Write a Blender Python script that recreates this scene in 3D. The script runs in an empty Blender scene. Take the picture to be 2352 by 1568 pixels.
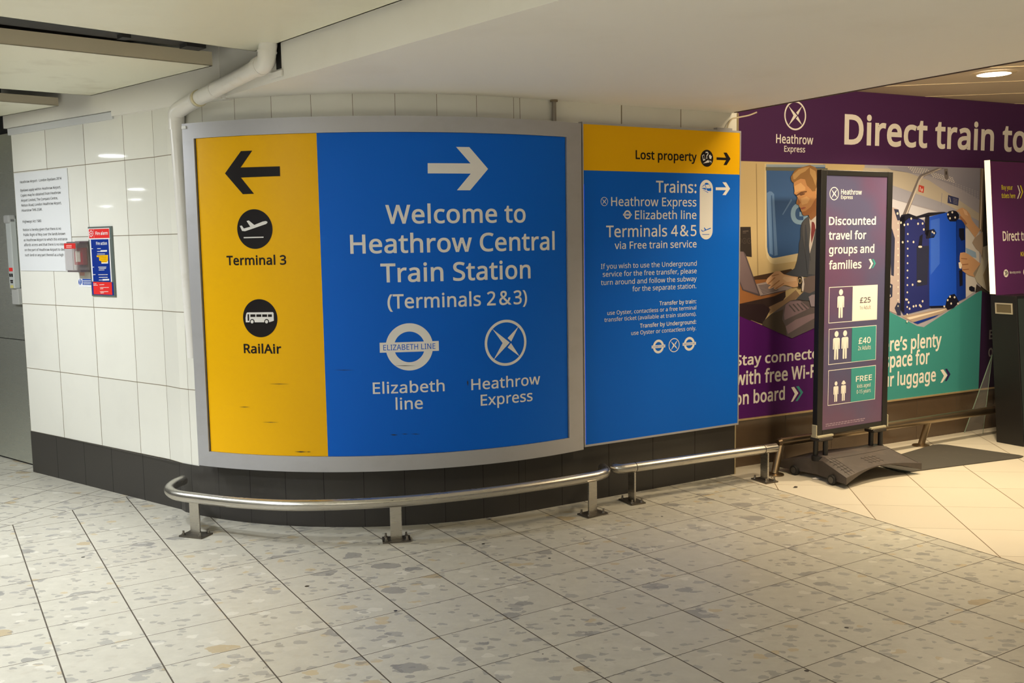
import bpy, bmesh, math, random
from mathutils import Vector, Matrix
from mathutils.geometry import tessellate_polygon
sc = bpy.context.scene
COL = sc.collection
PI = math.pi
# ------------------------------------------------------------------ camera, world, lights, exposure
cam_d = bpy.data.cameras.new('camera'); cam = bpy.data.objects.new('camera', cam_d); COL.objects.link(cam)
cam_d.sensor_width = 36; cam_d.lens = 2211.46 / 2352 * 36; cam_d.clip_start = .02
PITCH, ROLL = .1042, .0156
cp, sp, cr, sr = math.cos(PITCH), math.sin(PITCH), math.cos(ROLL), math.sin(ROLL)
fwd = Vector((0, cp, -sp)); dn = Vector((0, -sp, -cp)); rt = Vector((1, 0, 0))
r3 = rt * cr + dn * sr; d3 = dn * cr - rt * sr
cam.matrix_world = Matrix(((r3.x, -d3.x, -fwd.x, 0), (r3.y, -d3.y, -fwd.y, 0), (r3.z, -d3.z, -fwd.z, 1.5866), (0, 0, 0, 1)))
sc.camera = cam
vs = sc.view_settings
vs.view_transform = 'Standard'; vs.look = 'None'; vs.gamma = 1; vs.use_curve_mapping = False; vs.exposure = 0.0
world = bpy.data.worlds.new('world'); sc.world = world; world.use_nodes = True
bg = world.node_tree.nodes['Background']; bg.inputs[0].default_value = (1.0, .95, .86, 1); bg.inputs[1].default_value = .12

def area(name, loc, size, power, col, to=None, spread=PI):
    d = bpy.data.lights.new(name, 'AREA'); d.shape = 'DISK'; d.size = size; d.energy = power; d.color = col; d.spread = spread
    o = bpy.data.objects.new(name, d); COL.objects.link(o); o.location = loc
    if to: o.rotation_euler = (Vector(to) - Vector(loc)).to_track_quat('-Z', 'Y').to_euler()
    return o
def spot(name, loc, power, col, to, ang=120, blend=1, r=.06):
    d = bpy.data.lights.new(name, 'SPOT'); d.energy = power; d.color = col; d.spot_size = math.radians(ang); d.spot_blend = blend; d.shadow_soft_size = r
    o = bpy.data.objects.new(name, d); COL.objects.link(o); o.location = loc
    o.rotation_euler = (Vector(to) - Vector(loc)).to_track_quat('-Z', 'Y').to_euler()
    return o
COOL = (.93, .97, 1.0); NEUT = (1.0, .95, .84); WARM = (1.0, .80, .52)
area('hall_lamp', (-4.0, 5.0, 2.48), .30, 70, COOL)
area('hall_lamp', (-2.9, 2.3, 2.48), .40, 64, COOL)
area('hall_lamp', (-1.0, .2, 2.5), .40, 20, NEUT)
for x, y, e, c in ((-2.75, 3.9, 190, COOL), (-1.6, -.3, 640, NEUT), (.9, -1.0, 640, NEUT), (-3.6, .2, 620, COOL), (2.6, -1.3, 580, NEUT)):
    spot('fill_spot', (x, y, 2.5), e, c, (x, y - .1, 0), 104, .7, .08)  # unseen spots added to brighten the left floor and bounce light onto the soffit
for x, y, e in ((-7.05, 6.44, 6), (-13.4, 6.67, 6), (-17.2, 6.97, 6), (-20.7, 7.87, 8)):
    area('corridor_lamp', (x, y, 2.54), .26, e, COOL)
spot('station_lamp_or_fill', (3.142, 6.365, 2.59), 285, WARM, (2.95, 6.2, 0), 140, 1, .09)
spot('station_lamp_or_fill', (2.35, 5.72, 2.59), 85, WARM, (2.1, 5.75, 0), 115, 1, .09)
spot('station_lamp_or_fill', (4.3, 5.4, 2.59), 105, WARM, (4.3, 5.6, 0), 150, 1, .09)
spot('station_lamp_or_fill', (2.52, 4.62, 2.59), 190, WARM, (2.8, 7.0, 1.0), 165, .8, .12)  # extra unseen spot, added to brighten the mural header

# ------------------------------------------------------------------ materials
MATS = {}
def lin(c):
    return tuple(((v / 255 + .055) / 1.055) ** 2.4 if v > 10 else v / 255 / 12.92 for v in c)
def mat(name, col, rough=.5, metal=0, spec=.5, emit=0, ecol=None, srgb=True, alpha=1, trans=0):
    if name in MATS: return MATS[name]
    m = bpy.data.materials.new(name); m.use_nodes = True
    b = m.node_tree.nodes['Principled BSDF']
    c = lin(col) if srgb else col
    b.inputs['Base Color'].default_value = (*c, 1); b.inputs['Roughness'].default_value = rough
    b.inputs['Metallic'].default_value = metal; b.inputs['Specular IOR Level'].default_value = spec
    if emit:
        b.inputs['Emission Color'].default_value = (*(lin(ecol) if ecol else c), 1); b.inputs['Emission Strength'].default_value = emit
    if trans: b.inputs['Transmission Weight'].default_value = trans; b.inputs['IOR'].default_value = 1.05
    if alpha < 1: b.inputs['Alpha'].default_value = alpha
    MATS[name] = m
    return m
class NT:
    def __init__(s, m): s.t = m.node_tree; s.b = s.t.nodes['Principled BSDF']
    def n(s, typ, **kw):
        o = s.t.nodes.new(typ)
        for k, v in kw.items(): setattr(o, k, v)
        return o
    def l(s, a, b): s.t.links.new(a, b)
    def math(s, op, a, b=None, c=None, clamp=False):
        o = s.n('ShaderNodeMath', operation=op, use_clamp=clamp)
        for i, v in enumerate((a, b, c)):
            if v is None: continue
            if hasattr(v, 'links'): s.l(v, o.inputs[i])
            else: o.inputs[i].default_value = v
        return o.outputs[0]
    def mix(s, f, a, b):
        o = s.n('ShaderNodeMix', data_type='RGBA')
        if hasattr(f, 'links'): s.l(f, o.inputs[0])
        else: o.inputs[0].default_value = f
        for i, v in ((6, a), (7, b)):
            if hasattr(v, 'links'): s.l(v, o.inputs[i])
            else: o.inputs[i].default_value = (*v, 1)
        return o.outputs[2]
    def pos(s):
        g = s.n('ShaderNodeNewGeometry'); return g.outputs['Position']
    def sep(s, v):
        o = s.n('ShaderNodeSeparateXYZ'); s.l(v, o.inputs[0]); return o.outputs
    def mapping(s, v, loc=(0, 0, 0), rot=(0, 0, 0), scale=(1, 1, 1), typ='POINT'):
        o = s.n('ShaderNodeMapping', vector_type=typ); s.l(v, o.inputs[0])
        o.inputs['Location'].default_value = loc; o.inputs['Rotation'].default_value = rot; o.inputs['Scale'].default_value = scale
        return o.outputs[0]
    def noise(s, v, scale, detail=2, rough=.5):
        o = s.n('ShaderNodeTexNoise'); s.l(v, o.inputs['Vector']); o.inputs['Scale'].default_value = scale; o.inputs['Detail'].default_value = detail; o.inputs['Roughness'].default_value = rough
        return o.outputs[0]
    def grid(s, x, halfw):
        """1 on a joint line at integer x"""
        f = s.math('FRACT', x); e = s.math('MINIMUM', f, s.math('SUBTRACT', 1.0, f))
        return s.math('LESS_THAN', e, halfw)
    def ramp(s, f, p0, p1):
        o = s.n('ShaderNodeMapRange'); s.l(f, o.inputs[0]); o.inputs[1].default_value = p0; o.inputs[2].default_value = p1; return o.outputs[0]

def tile_wall(name, col, grout, rough, gw=.006, vgrout=None):
    m = mat(name, col, rough); t = NT(m)
    uv = t.sep(t.n('ShaderNodeUVMap').outputs[0])
    gx = t.grid(uv[0], gw); gy = t.grid(uv[1], gw * .8)
    g = t.math('MAXIMUM', gx, gy)
    cx = t.math('FLOOR', uv[0]); cy = t.math('FLOOR', uv[1])
    cb = t.n('ShaderNodeCombineXYZ'); t.l(cx, cb.inputs[0]); t.l(cy, cb.inputs[1])
    wn = t.n('ShaderNodeTexWhiteNoise', noise_dimensions='3D'); t.l(cb.outputs[0], wn.inputs[0])
    c = lin(col)
    base = t.mix(wn.outputs[0], tuple(v * .95 for v in c), tuple(min(1, v * 1.03) for v in c))
    nz = t.noise(t.pos(), 3.5, 4)
    base = t.mix(t.math('MULTIPLY', t.ramp(nz, .52, .75), .10), base, tuple(v * .6 for v in c))
    t.l(t.mix(g, base, lin(grout)), t.b.inputs['Base Color'])
    t.l(t.math('ADD', rough, t.math('MULTIPLY', g, .5)), t.b.inputs['Roughness'])
    bp = t.n('ShaderNodeBump'); bp.inputs['Strength'].default_value = .25; bp.inputs['Distance'].default_value = .002
    t.l(t.math('SUBTRACT', 1.0, g), bp.inputs['Height']); t.l(bp.outputs[0], t.b.inputs['Normal'])
    return m
M_TILE = tile_wall('cream_wall_tile', (232, 231, 222), (120, 108, 84), .04)
M_SKIRT = tile_wall('charcoal_skirting_tile', (54, 51, 48), (32, 30, 28), .42, .008)
M_SKIRTB = tile_wall('brown_skirting_tile', (92, 76, 60), (70, 55, 40), .22, .006)

def terrazzo():
    m = mat('terrazzo_tile', (200, 195, 182), .33); t = NT(m)
    T = 1 / 3; psi = .548
    P = t.pos()
    # main grid
    q = t.sep(P); c, s_ = math.cos(psi) / T, math.sin(psi) / T
    gx = t.math('ADD', t.math('ADD', t.math('MULTIPLY', q[0], c), t.math('MULTIPLY', q[1], s_)), -4.0529 + 100)
    gy = t.math('ADD', t.math('ADD', t.math('MULTIPLY', q[0], -s_), t.math('MULTIPLY', q[1], c)), -13.097 + 100)
    # rotated field beyond the diagonal joint at the left
    a = math.radians(66.7); m0, m1 = math.cos(a) / T, math.sin(a) / T
    hy = t.math('ADD', t.math('ADD', t.math('MULTIPLY', q[0], m0), t.math('MULTIPLY', q[1], m1)), -4.157 / T + 100)
    hx = t.math('ADD', t.math('ADD', t.math('MULTIPLY', q[0], m1), t.math('MULTIPLY', q[1], -m0)), 4.947 / T + 100)
    b = math.radians(54.4); side = t.math('SUBTRACT', t.math('MULTIPLY', t.math('ADD', q[1], -5.369), math.cos(b)), t.math('MULTIPLY', t.math('ADD', q[0], 2.944), math.sin(b)))
    isl = t.math('GREATER_THAN', side, 0.0)
    X = t.math('ADD', t.math('MULTIPLY', hx, isl), t.math('MULTIPLY', gx, t.math('SUBTRACT', 1.0, isl)))
    Y = t.math('ADD', t.math('MULTIPLY', hy, isl), t.math('MULTIPLY', gy, t.math('SUBTRACT', 1.0, isl)))
    jx = t.grid(X, .0085); jy = t.grid(Y, .0055)
    jb = t.math('LESS_THAN', t.math('ABSOLUTE', side), .0028)
    j = t.math('MAXIMUM', t.math('MAXIMUM', jx, jy), jb)
    # per tile shift so that the chips stop at the joints
    cb = t.n('ShaderNodeCombineXYZ'); t.l(t.math('FLOOR', X), cb.inputs[0]); t.l(t.math('FLOOR', Y), cb.inputs[1])
    wn = t.n('ShaderNodeTexWhiteNoise', noise_dimensions='3D'); t.l(cb.outputs[0], wn.inputs[0])
    va = t.n('ShaderNodeVectorMath', operation='MULTIPLY_ADD'); t.l(wn.outputs[1], va.inputs[0]); va.inputs[1].default_value = (20, 20, 0); t.l(P, va.inputs[2])
    V = va.outputs[0]
    dist = t.n('ShaderNodeTexNoise', noise_dimensions='3D'); t.l(V, dist.inputs['Vector']); dist.inputs['Scale'].default_value = 34; dist.inputs['Detail'].default_value = 2
    vd = t.n('ShaderNodeVectorMath', operation='MULTIPLY_ADD'); t.l(dist.outputs[1], vd.inputs[0]); vd.inputs[1].default_value = (.03, .03, 0); t.l(V, vd.inputs[2])
    W = vd.outputs[0]
    def chips(scale, thr, prob, seed, stretch):
        mp = t.mapping(W, (seed, seed * 1.7, 0), (0, 0, seed), (scale * stretch, scale, scale))
        vo = t.n('ShaderNodeTexVoronoi', voronoi_dimensions='2D'); t.l(mp, vo.inputs['Vector']); vo.inputs['Scale'].default_value = 1; vo.inputs['Randomness'].default_value = 1
        rnd = t.sep(vo.outputs['Color'])
        keep = t.math('LESS_THAN', rnd[0], prob)
        ins = t.math('LESS_THAN', vo.outputs['Distance'], t.math('ADD', thr * .55, t.math('MULTIPLY', rnd[1], thr)))
        return t.math('MULTIPLY', keep, ins), rnd[2]
    base = t.mix(t.noise(W, 14, 5, .7), lin((174, 170, 157)), lin((206, 202, 188)))
    base = t.mix(t.math('MULTIPLY', wn.outputs[0], .25), base, lin((168, 163, 151)))
    cols = [(lin((150, 148, 143)), lin((186, 168, 132))), (lin((134, 132, 128)), lin((170, 150, 112))), (lin((232, 228, 216)), lin((206, 200, 186))), (lin((120, 118, 116)), lin((180, 174, 160)))]
    for (scale, thr, prob, seed, st), (c0, c1) in zip([(24, .42, .10, 1.3, .62), (11, .40, .045, 4.1, .62), (20, .40, .08, 2.2, .7), (40, .40, .20, 7.7, .6)], cols):
        k, r = chips(scale, thr, prob, seed, st)
        base = t.mix(t.math('MULTIPLY', k, .72 if st < .7 and scale < 25 else (.28 if scale == 20 else .5)), base, t.mix(t.math('GREATER_THAN', r, .72), c0, c1))
    # a few trodden-in dark specks
    vo = t.n('ShaderNodeTexVoronoi', voronoi_dimensions='2D'); t.l(t.mapping(P, (3, 5, 0), (0, 0, .4), (2.2, 2.2, 2.2)), vo.inputs['Vector']); vo.inputs['Scale'].default_value = 1
    rr = t.sep(vo.outputs['Color'])
    sp_ = t.math('MULTIPLY', t.math('LESS_THAN', rr[0], .5), t.math('LESS_THAN', vo.outputs['Distance'], t.math('MULTIPLY', rr[1], .025)))
    base = t.mix(sp_, base, lin((40, 36, 32)))
    t.l(t.mix(j, base, lin((74, 66, 54))), t.b.inputs['Base Color'])
    t.l(t.math('ADD', .30, t.math('ADD', t.math('MULTIPLY', j, .4), t.math('MULTIPLY', t.noise(P, 2.5, 3), .12))), t.b.inputs['Roughness'])
    return m
M_TERR = terrazzo()
def beige():
    m = mat('beige_floor_tile', (222, 210, 186), .38); t = NT(m)
    P = t.pos(); q = t.sep(P); a = math.radians(-7.6); S = .447; c, s_ = math.cos(a) / S, math.sin(a) / S
    x = t.math('ADD', q[0], -2.509); y = t.math('ADD', q[1], -5.506)
    X = t.math('ADD', t.math('ADD', t.math('MULTIPLY', x, c), t.math('MULTIPLY', y, s_)), 50.0)
    Y = t.math('ADD', t.math('SUBTRACT', t.math('MULTIPLY', y, c), t.math('MULTIPLY', x, s_)), 50.0)
    j = t.math('MAXIMUM', t.grid(X, .0055), t.grid(Y, .0032))
    cb = t.n('ShaderNodeCombineXYZ'); t.l(t.math('FLOOR', X), cb.inputs[0]); t.l(t.math('FLOOR', Y), cb.inputs[1])
    wn = t.n('ShaderNodeTexWhiteNoise', noise_dimensions='3D'); t.l(cb.outputs[0], wn.inputs[0])
    base = t.mix(wn.outputs[0], lin((204, 196, 180)), lin((212, 205, 189)))
    base = t.mix(t.math('MULTIPLY', t.noise(P, 5, 4), .3), base, lin((200, 190, 170)))
    t.l(t.mix(j, base, lin((110, 90, 62))), t.b.inputs['Base Color'])
    return m
M_BEIGE = beige()
def painted(name, col, dirt, rough=.55, amt=.25, scale=2.0, lo=.55):
    m = mat(name, col, rough); t = NT(m)
    n = t.noise(t.pos(), scale, 5, .6)
    t.l(t.mix(t.math('MULTIPLY', t.ramp(n, lo, .85), amt), lin(col), lin(dirt)), t.b.inputs['Base Color'])
    return m
M_SOFFIT = painted('painted_soffit', (240, 238, 232), (214, 208, 194), .6, .3, 1.2)
M_PANEL = painted('ceiling_panel_metal', (232, 230, 212), (205, 200, 176), .42, .5, 1.6)
M_PANELD = painted('ceiling_panel_grimy', (232, 230, 210), (170, 160, 128), .42, .6, 2.6, .56)
M_CEILR = painted('station_ceiling', (205, 190, 165), (180, 165, 140), .5, .3, 2)
M_VOID = mat('ceiling_void', (46, 46, 48), .7)
M_PIPE = painted('white_plastic_pipe', (236, 234, 230), (205, 196, 176), .3, .5, 9, .6)
M_JOINT = mat('yellowed_sealant', (214, 204, 168), .5)
def brushed(name, col, rough, scale, axis=2):
    m = mat(name, col, rough, 1.0); t = NT(m)
    mp = t.mapping(t.pos(), scale=(4, 4, 90) if axis == 2 else (60, 60, 3))
    n = t.noise(mp, 3, 3)
    t.l(t.math('ADD', rough - .06, t.math('MULTIPLY', n, .14)), t.b.inputs['Roughness'])
    return m
M_STEEL = brushed('brushed_steel', (196, 192, 184), .28, 1)
M_DOOR = brushed('steel_door_sheet', (196, 199, 190), .24, 1); M_DOOR.node_tree.nodes['Principled BSDF'].inputs['Metallic'].default_value = .75
M_BRONZE = brushed('bronze_tinted_steel', (170, 150, 122), .36, 1)
def alu():
    m = mat('satin_aluminium', (176, 176, 176), .5, .55); t = NT(m)
    n = t.noise(t.mapping(t.pos(), scale=(3, 3, 5)), 1.6, 5, .65)
    t.l(t.mix(t.math('MULTIPLY', t.ramp(n, .5, .85), .3), lin((184, 184, 188)), lin((156, 152, 148))), t.b.inputs['Base Color'])
    return m
M_ALU = alu()
M_DARK = mat('dark_gap', (14, 13, 13), .7)
M_BLACK = mat('black_frame', (24, 23, 22), .42)
M_BOLT = mat('bolt_steel', (150, 145, 138), .3, 1.0)
M_PLATE = mat('worn_base_plate', (112, 106, 98), .4, .9)
# printed and sign colours
PR = .45
for n, c, r in [('signyellow', (240, 182, 0), .4), ('signblue', (0, 100, 214), .5), ('signblue2', (16, 70, 170), .4), ('white', (232, 230, 228), .4), ('ink', (26, 21, 22), .45), ('scuff', (58, 54, 50), .6), ('signred', (222, 50, 48), .4), ('noticeblue', (14, 48, 136), .4),
    ('hxpurple', (76, 40, 84), PR), ('hxpurple2', (84, 24, 106), PR), ('hxdark', (50, 26, 60), PR), ('hxnavy', (50, 40, 90), PR), ('teal', (66, 148, 146), PR), ('muralwhite', (240, 234, 226), PR), ('muralgrey', (150, 146, 150), PR), ('kyellow', (226, 214, 30), .4),
    ('stwhite', (238, 234, 228), .35), ('stcream', (242, 238, 228), .35), ('stgrey', (96, 84, 96), .4), ('stgrey2', (140, 128, 136), .4), ('stfaint', (160, 136, 156), .4)]:
    mat(n, c, r, spec=.2)
def pal(tab):
    for n, c in tab: mat(n, c, PR)
pal([('m_cream', (204, 180, 134)), ('m_joint', (158, 134, 96)), ('m_ring', (222, 204, 164)), ('m_blue', (58, 96, 152)), ('m_strip', (150, 165, 182)), ('m_band', (104, 104, 90)), ('m_post', (104, 140, 192)), ('m_g', (150, 186, 222)), ('m_black', (46, 38, 36)), ('m_grey', (96, 84, 78)), ('m_darkbrown', (74, 52, 38)), ('m_tabledge', (58, 42, 40)), ('m_under', (46, 30, 36)), ('m_seat', (150, 122, 96)), ('m_table', (158, 104, 62)),
     ('m_trouser', (98, 88, 92)), ('m_trouserl', (140, 118, 128)), ('m_trouserd', (76, 66, 58)), ('m_jacket', (92, 92, 98)), ('m_jacketd', (72, 76, 88)), ('m_shirt', (226, 216, 212)), ('m_shirtd', (150, 138, 152)), ('m_tie', (136, 58, 62)), ('m_neck', (168, 112, 68)), ('m_skin', (202, 146, 94)), ('m_skind', (166, 108, 64)), ('m_skinl', (222, 172, 118)), ('m_hair', (150, 108, 60)), ('m_hairl', (190, 150, 96)), ('m_brow', (110, 70, 42)), ('m_lip', (170, 92, 72)), ('m_laptop', (124, 106, 112)), ('m_laptopd', (90, 78, 84)), ('m_deck', (172, 156, 156)), ('m_sleeve', (112, 98, 98)), ('m_hand', (228, 182, 142)), ('m_handd', (186, 128, 90)), ('m_handl', (238, 200, 164)), ('m_gold', (180, 160, 120)),
     ('n_grey', (170, 166, 180)), ('n_ceil', (150, 148, 166)), ('n_cream', (190, 180, 166)), ('n_panel', (164, 164, 182)), ('n_white', (208, 208, 222)), ('n_light', (224, 218, 212)), ('n_light2', (178, 174, 186)), ('n_pole', (120, 112, 114)), ('n_polel', (206, 196, 188)), ('n_dark', (62, 52, 50)), ('n_red', (196, 66, 52)), ('n_navy', (54, 60, 104)), ('n_pale', (214, 208, 206)), ('n_sky', (150, 176, 206)), ('n_case', (188, 172, 172)), ('n_cased', (52, 56, 84)), ('n_rivet', (226, 218, 206)), ('n_navycase', (38, 46, 116)), ('n_black2', (24, 24, 42)), ('n_strap', (40, 44, 72)), ('n_bluecase', (28, 84, 214)), ('n_bluel', (58, 108, 226)), ('n_blued', (20, 56, 150)), ('n_tube', (180, 160, 146)), ('n_tubel', (236, 222, 204)), ('n_skin', (204, 158, 120)), ('n_skind', (160, 110, 80)), ('n_skinl', (226, 186, 150)), ('n_sleeve', (172, 152, 136)), ('n_sleevel', (188, 180, 164)), ('n_sleeved', (150, 132, 100)), ('n_frame', (150, 130, 108)), ('n_wood', (62, 54, 44))])
def poster():
    m = mat('st_purple', (112, 84, 116), .2); t = NT(m)
    n = t.noise(t.pos(), 1.9, 2, .5)
    t.l(t.mix(t.ramp(n, .38, .62), lin((104, 76, 106)), lin((88, 86, 118))), t.b.inputs['Base Color'])
poster()

# ------------------------------------------------------------------ mesh helpers
def link(name, me, parent=None):
    o = bpy.data.objects.new(name, me); COL.objects.link(o)
    if parent: o.parent = parent
    return o
def root_loc(p):
    v = Vector((0, 0, 0))
    while p: v += p.location; p = p.parent
    return v
class MB:
    """collects geometry in world coordinates, builds ONE mesh object"""
    def __init__(s): s.v = []; s.f = []; s.m = []; s.uv = {}
    def add(s, vs_, fs, mi=0, uvs=None):
        o = len(s.v); s.v += [Vector(v) for v in vs_]
        for k, f in enumerate(fs):
            if uvs: s.uv[len(s.f)] = [uvs[i] for i in f]
            s.f.append([o + i for i in f]); s.m.append(mi)
        return s
    def quad(s, a, b, c, d, mi=0, uvs=None): return s.add([a, b, c, d], [(0, 1, 2, 3)], mi, uvs)
    def hexa(s, p, mi=0):
        """p: 4 bottom + 4 top corners"""
        return s.add(p, [(3, 2, 1, 0), (4, 5, 6, 7), (0, 1, 5, 4), (1, 2, 6, 5), (2, 3, 7, 6), (3, 0, 4, 7)], mi)
    def obox(s, o, U, V, N, u, v, n, mi=0):
        """box in frame (o;U,V,N) with ranges u,v,n"""
        P = lambda a, b, c: o + U * a + V * b + N * c
        return s.hexa([P(u[0], v[0], n[0]), P(u[1], v[0], n[0]), P(u[1], v[0], n[1]), P(u[0], v[0], n[1]), P(u[0], v[1], n[0]), P(u[1], v[1], n[0]), P(u[1], v[1], n[1]), P(u[0], v[1], n[1])], mi)
    def prism(s, pts, z0, z1, mi=0):
        n = len(pts)
        a = [Vector((p[0], p[1], z0)) for p in pts]; b = [Vector((p[0], p[1], z1)) for p in pts]
        return s.add(a + b, [list(range(n))[::-1], list(range(n, 2 * n))] + [(i, (i + 1) % n, n + (i + 1) % n, n + i) for i in range(n)], mi)
    def tube(s, pts, r, seg=20, mi=0, caps=True, radii=None):
        pts = [Vector(p) for p in pts]; n = len(pts); rings = []
        up = None
        for i, p in enumerate(pts):
            t = (pts[min(i + 1, n - 1)] - pts[max(i - 1, 0)]).normalized()
            if up is None:
                up = Vector((0, 0, 1)) if abs(t.z) < .9 else Vector((1, 0, 0))
            x = t.cross(up).normalized(); up = x.cross(t).normalized()
            rr = radii[i] if radii else r
            rings.append([p + (x * math.cos(2 * PI * k / seg) + up * math.sin(2 * PI * k / seg)) * rr for k in range(seg)])
        vs_ = [v for R_ in rings for v in R_]
        fs = [(i * seg + k, i * seg + (k + 1) % seg, (i + 1) * seg + (k + 1) % seg, (i + 1) * seg + k) for i in range(n - 1) for k in range(seg)]
        if caps: fs += [list(range(seg))[::-1], list(range((n - 1) * seg, n * seg))]
        return s.add(vs_, fs, mi)
    def build(s, name, mats, parent=None, smooth=False, bevel=0, kind=None, base=None):
        me = bpy.data.meshes.new(name)
        off = root_loc(parent) if parent else (Vector(base) if base else Vector((0, 0, 0)))
        me.from_pydata([v - off for v in s.v], [], s.f)
        if not isinstance(mats, (list, tuple)): mats = [mats]
        for m in mats: me.materials.append(m)
        me.polygons.foreach_set('material_index', s.m)
        if s.uv:
            ul = me.uv_layers.new(name='UVMap')
            for pi, poly in enumerate(me.polygons):
                if pi in s.uv:
                    for li, c in zip(poly.loop_indices, s.uv[pi]): ul.data[li].uv = c
        bm = bmesh.new(); bm.from_mesh(me)
        if not s.uv: bmesh.ops.recalc_face_normals(bm, faces=bm.faces)
        bm.to_mesh(me); bm.free()
        if smooth:
            me.polygons.foreach_set('use_smooth', [True] * len(me.polygons))
            try: me.set_sharp_from_angle(angle=math.radians(38))
            except Exception: pass
        me.update()
        o = link(name, me, parent)
        if not parent and base: o.location = base
        if bevel:
            b = o.modifiers.new('bevel', 'BEVEL'); b.width = bevel; b.segments = 2; b.limit_method = 'ANGLE'; b.angle_limit = math.radians(40)
        if kind: o['kind'] = kind
        return o
def thing(name, loc, label, cat, group=None):
    o = bpy.data.objects.new(name, None); COL.objects.link(o); o.location = loc; o.empty_display_size = .1
    o['label'] = label; o['category'] = cat
    if group: o['group'] = group
    return o
def tag(o, label, cat, group=None):
    o['label'] = label; o['category'] = cat
    if group: o['group'] = group
    return o
def smooth_path(pts, n=8):
    """Catmull-Rom through pts"""
    P = [Vector(p) for p in pts]; P = [P[0] * 2 - P[1]] + P + [P[-1] * 2 - P[-2]]; out = []
    for i in range(1, len(P) - 2):
        for k in range(n):
            t = k / n; a, b, c, d = P[i - 1:i + 3]
            out.append(.5 * (2 * b + (c - a) * t + (2 * a - 5 * b + 4 * c - d) * t * t + (3 * b - a - 3 * c + d) * t ** 3))
    out.append(P[-2]); return out

# ------------------------------------------------------------------ places
Z = Vector((0, 0, 1))
LW0 = Vector((-3.43, 6.75, 0)); LWU = Vector((1.47, -1.09, 0)).normalized(); LWN = Vector((LWU.y, -LWU.x, 0))
AC = Vector((-.87, 7.13, 0)); AR = 1.85; A0 = math.radians(-36.5); A1 = math.radians(30.3)
RD = Vector((math.cos(A1), math.sin(A1), 0)); RN = Vector((RD.y, -RD.x, 0)); RT = AC + AR * Vector((math.sin(A1), -math.cos(A1), 0))
FW0 = Vector((1.541, 6.554, 0)); FWU = Vector((2.432, 1.259, 0)).normalized(); FWN = Vector((FWU.y, -FWU.x, 0))
ST0 = Vector((1.977, 6.187, 0)); STU = Vector((math.cos(PI / 6), .5, 0)); STN = Vector((STU.y, -STU.x, 0))
KS = Vector((.5, -.866, 0)); KW = Vector((.866, .5, 0)); KLEAN = .085; KT = (Z - KS * KLEAN); K0 = Vector((3.69, 7.23, 0))
KTn = KT.normalized(); KN = KW.cross(KTn)
SC_ = Vector((-.88, 7.18, 0)); SR = 2.0
def arc_pt(c, r, th, z=0): return Vector((c.x + r * math.sin(th), c.y - r * math.cos(th), z))
AT = arc_pt(AC, AR, A0)      # where the straight left wall meets the bow

# ------------------------------------------------------------------ floor
E0 = Vector((1.43, 6.362, 0)); ED = Vector((.475, -.88, 0)).normalized()
p1 = E0 + ED * 11.5; p0 = E0 - ED * 1.2
f = MB()
f.add([(-24, -5, 0), (p1.x, -4.5, 0), (p1.x, p1.y, 0), p1, p0, (-3.5, 9.5, 0), (-24, 22, 0)], [(0, 1, 2, 3, 4, 5, 6)], 0)
f.add([p1, (9, -4.5, 0), (9, 10.5, 0), (p0.x, 9.0, 0), p0], [(0, 1, 2, 3, 4)], 1)
# thin dark joint between the two floors
n_ = Vector((-ED.y, ED.x, 0)) * .0025
f.quad(p0 - n_ + Z * .0008, p1 - n_ + Z * .0008, p1 + n_ + Z * .0008, p0 + n_ + Z * .0008, 2)
f.build('floor', [M_TERR, M_BEIGE, mat('floor_joint', (84, 70, 50), .7)], kind='structure')

# ------------------------------------------------------------------ walls
def pieces():
    """front line of the left wall, the bow and the right wall as (point, tile index, skirting index)"""
    L = []
    for u, i in ((0.0, 0), (.45, 1), (.918, 2), (1.36, 3), (1.668, 4)): L.append((LW0 + LWU * u, i))
    return L
ZR = lambda z: (z - .295) / .4535
ZS, ZT = .295, 2.40
def wall_strip(mb, pts, z0, z1, vfun):
    for (a, ia), (b, ib) in zip(pts, pts[1:]):
        mb.quad(a + Z * z0, b + Z * z0, b + Z * z1, a + Z * z1, 0, [(ia, vfun(z0)), (ib, vfun(z0)), (ib, vfun(z1)), (ia, vfun(z1))])
wl = MB(); lpts = pieces() + [(AT, 4.66)]
lpts[0] = (LW0 + LWU * .0, 0.001)
wall_strip(wl, lpts, ZS, 2.75, ZR)
e0 = LW0 - LWN * .3
wl.quad(e0, LW0, LW0 + Z * 2.75, e0 + Z * 2.75, 0, [(.3, .3)] * 4)
wl.build('wall_left', M_TILE, kind='structure')
def arc_pts(step_s, s_first, r=AR, extra=()):
    out = []; n = 48
    s0 = A0 * AR
    for k in range(n + 1):
        th = A0 + (A1 - A0) * k / n
        out.append((arc_pt(AC, r, th), (th * AR - s_first) / step_s))
    return out
ap = arc_pts(.2265, -.873 - .2265 * 4 + 0)   # index 4.. at s=-.873
wf = MB(); wall_strip(wf, [(p, i) for p, i in ap], ZS, ZT, ZR)
ridx = [(0, 0.0), (.255, .45), (.714, 1), (1.173, 2), (1.645, 2.995)]
wall_strip(wf, [(RT + RD * u, i) for u, i in ridx], ZS, ZT, ZR)
er = RT + RD * 1.645
wf.quad(er, er - RN * .5, er - RN * .5 + Z * ZT, er + Z * ZT, 0, [(.4, .4)] * 4)
wf.build('wall_front', M_TILE, kind='structure')
SO = .004
def vs01(z): return .5
bl = MB(); wall_strip(bl, [(LW0 + LWU * u + LWN * SO, i) for u, i in ((0, .01), (.346, 1), (.698, 2), (1.027, 3), (1.38, 4), (1.763, 5))] + [(arc_pt(AC, AR + SO, A0), 5.3)], 0, ZS, vs01)
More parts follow.
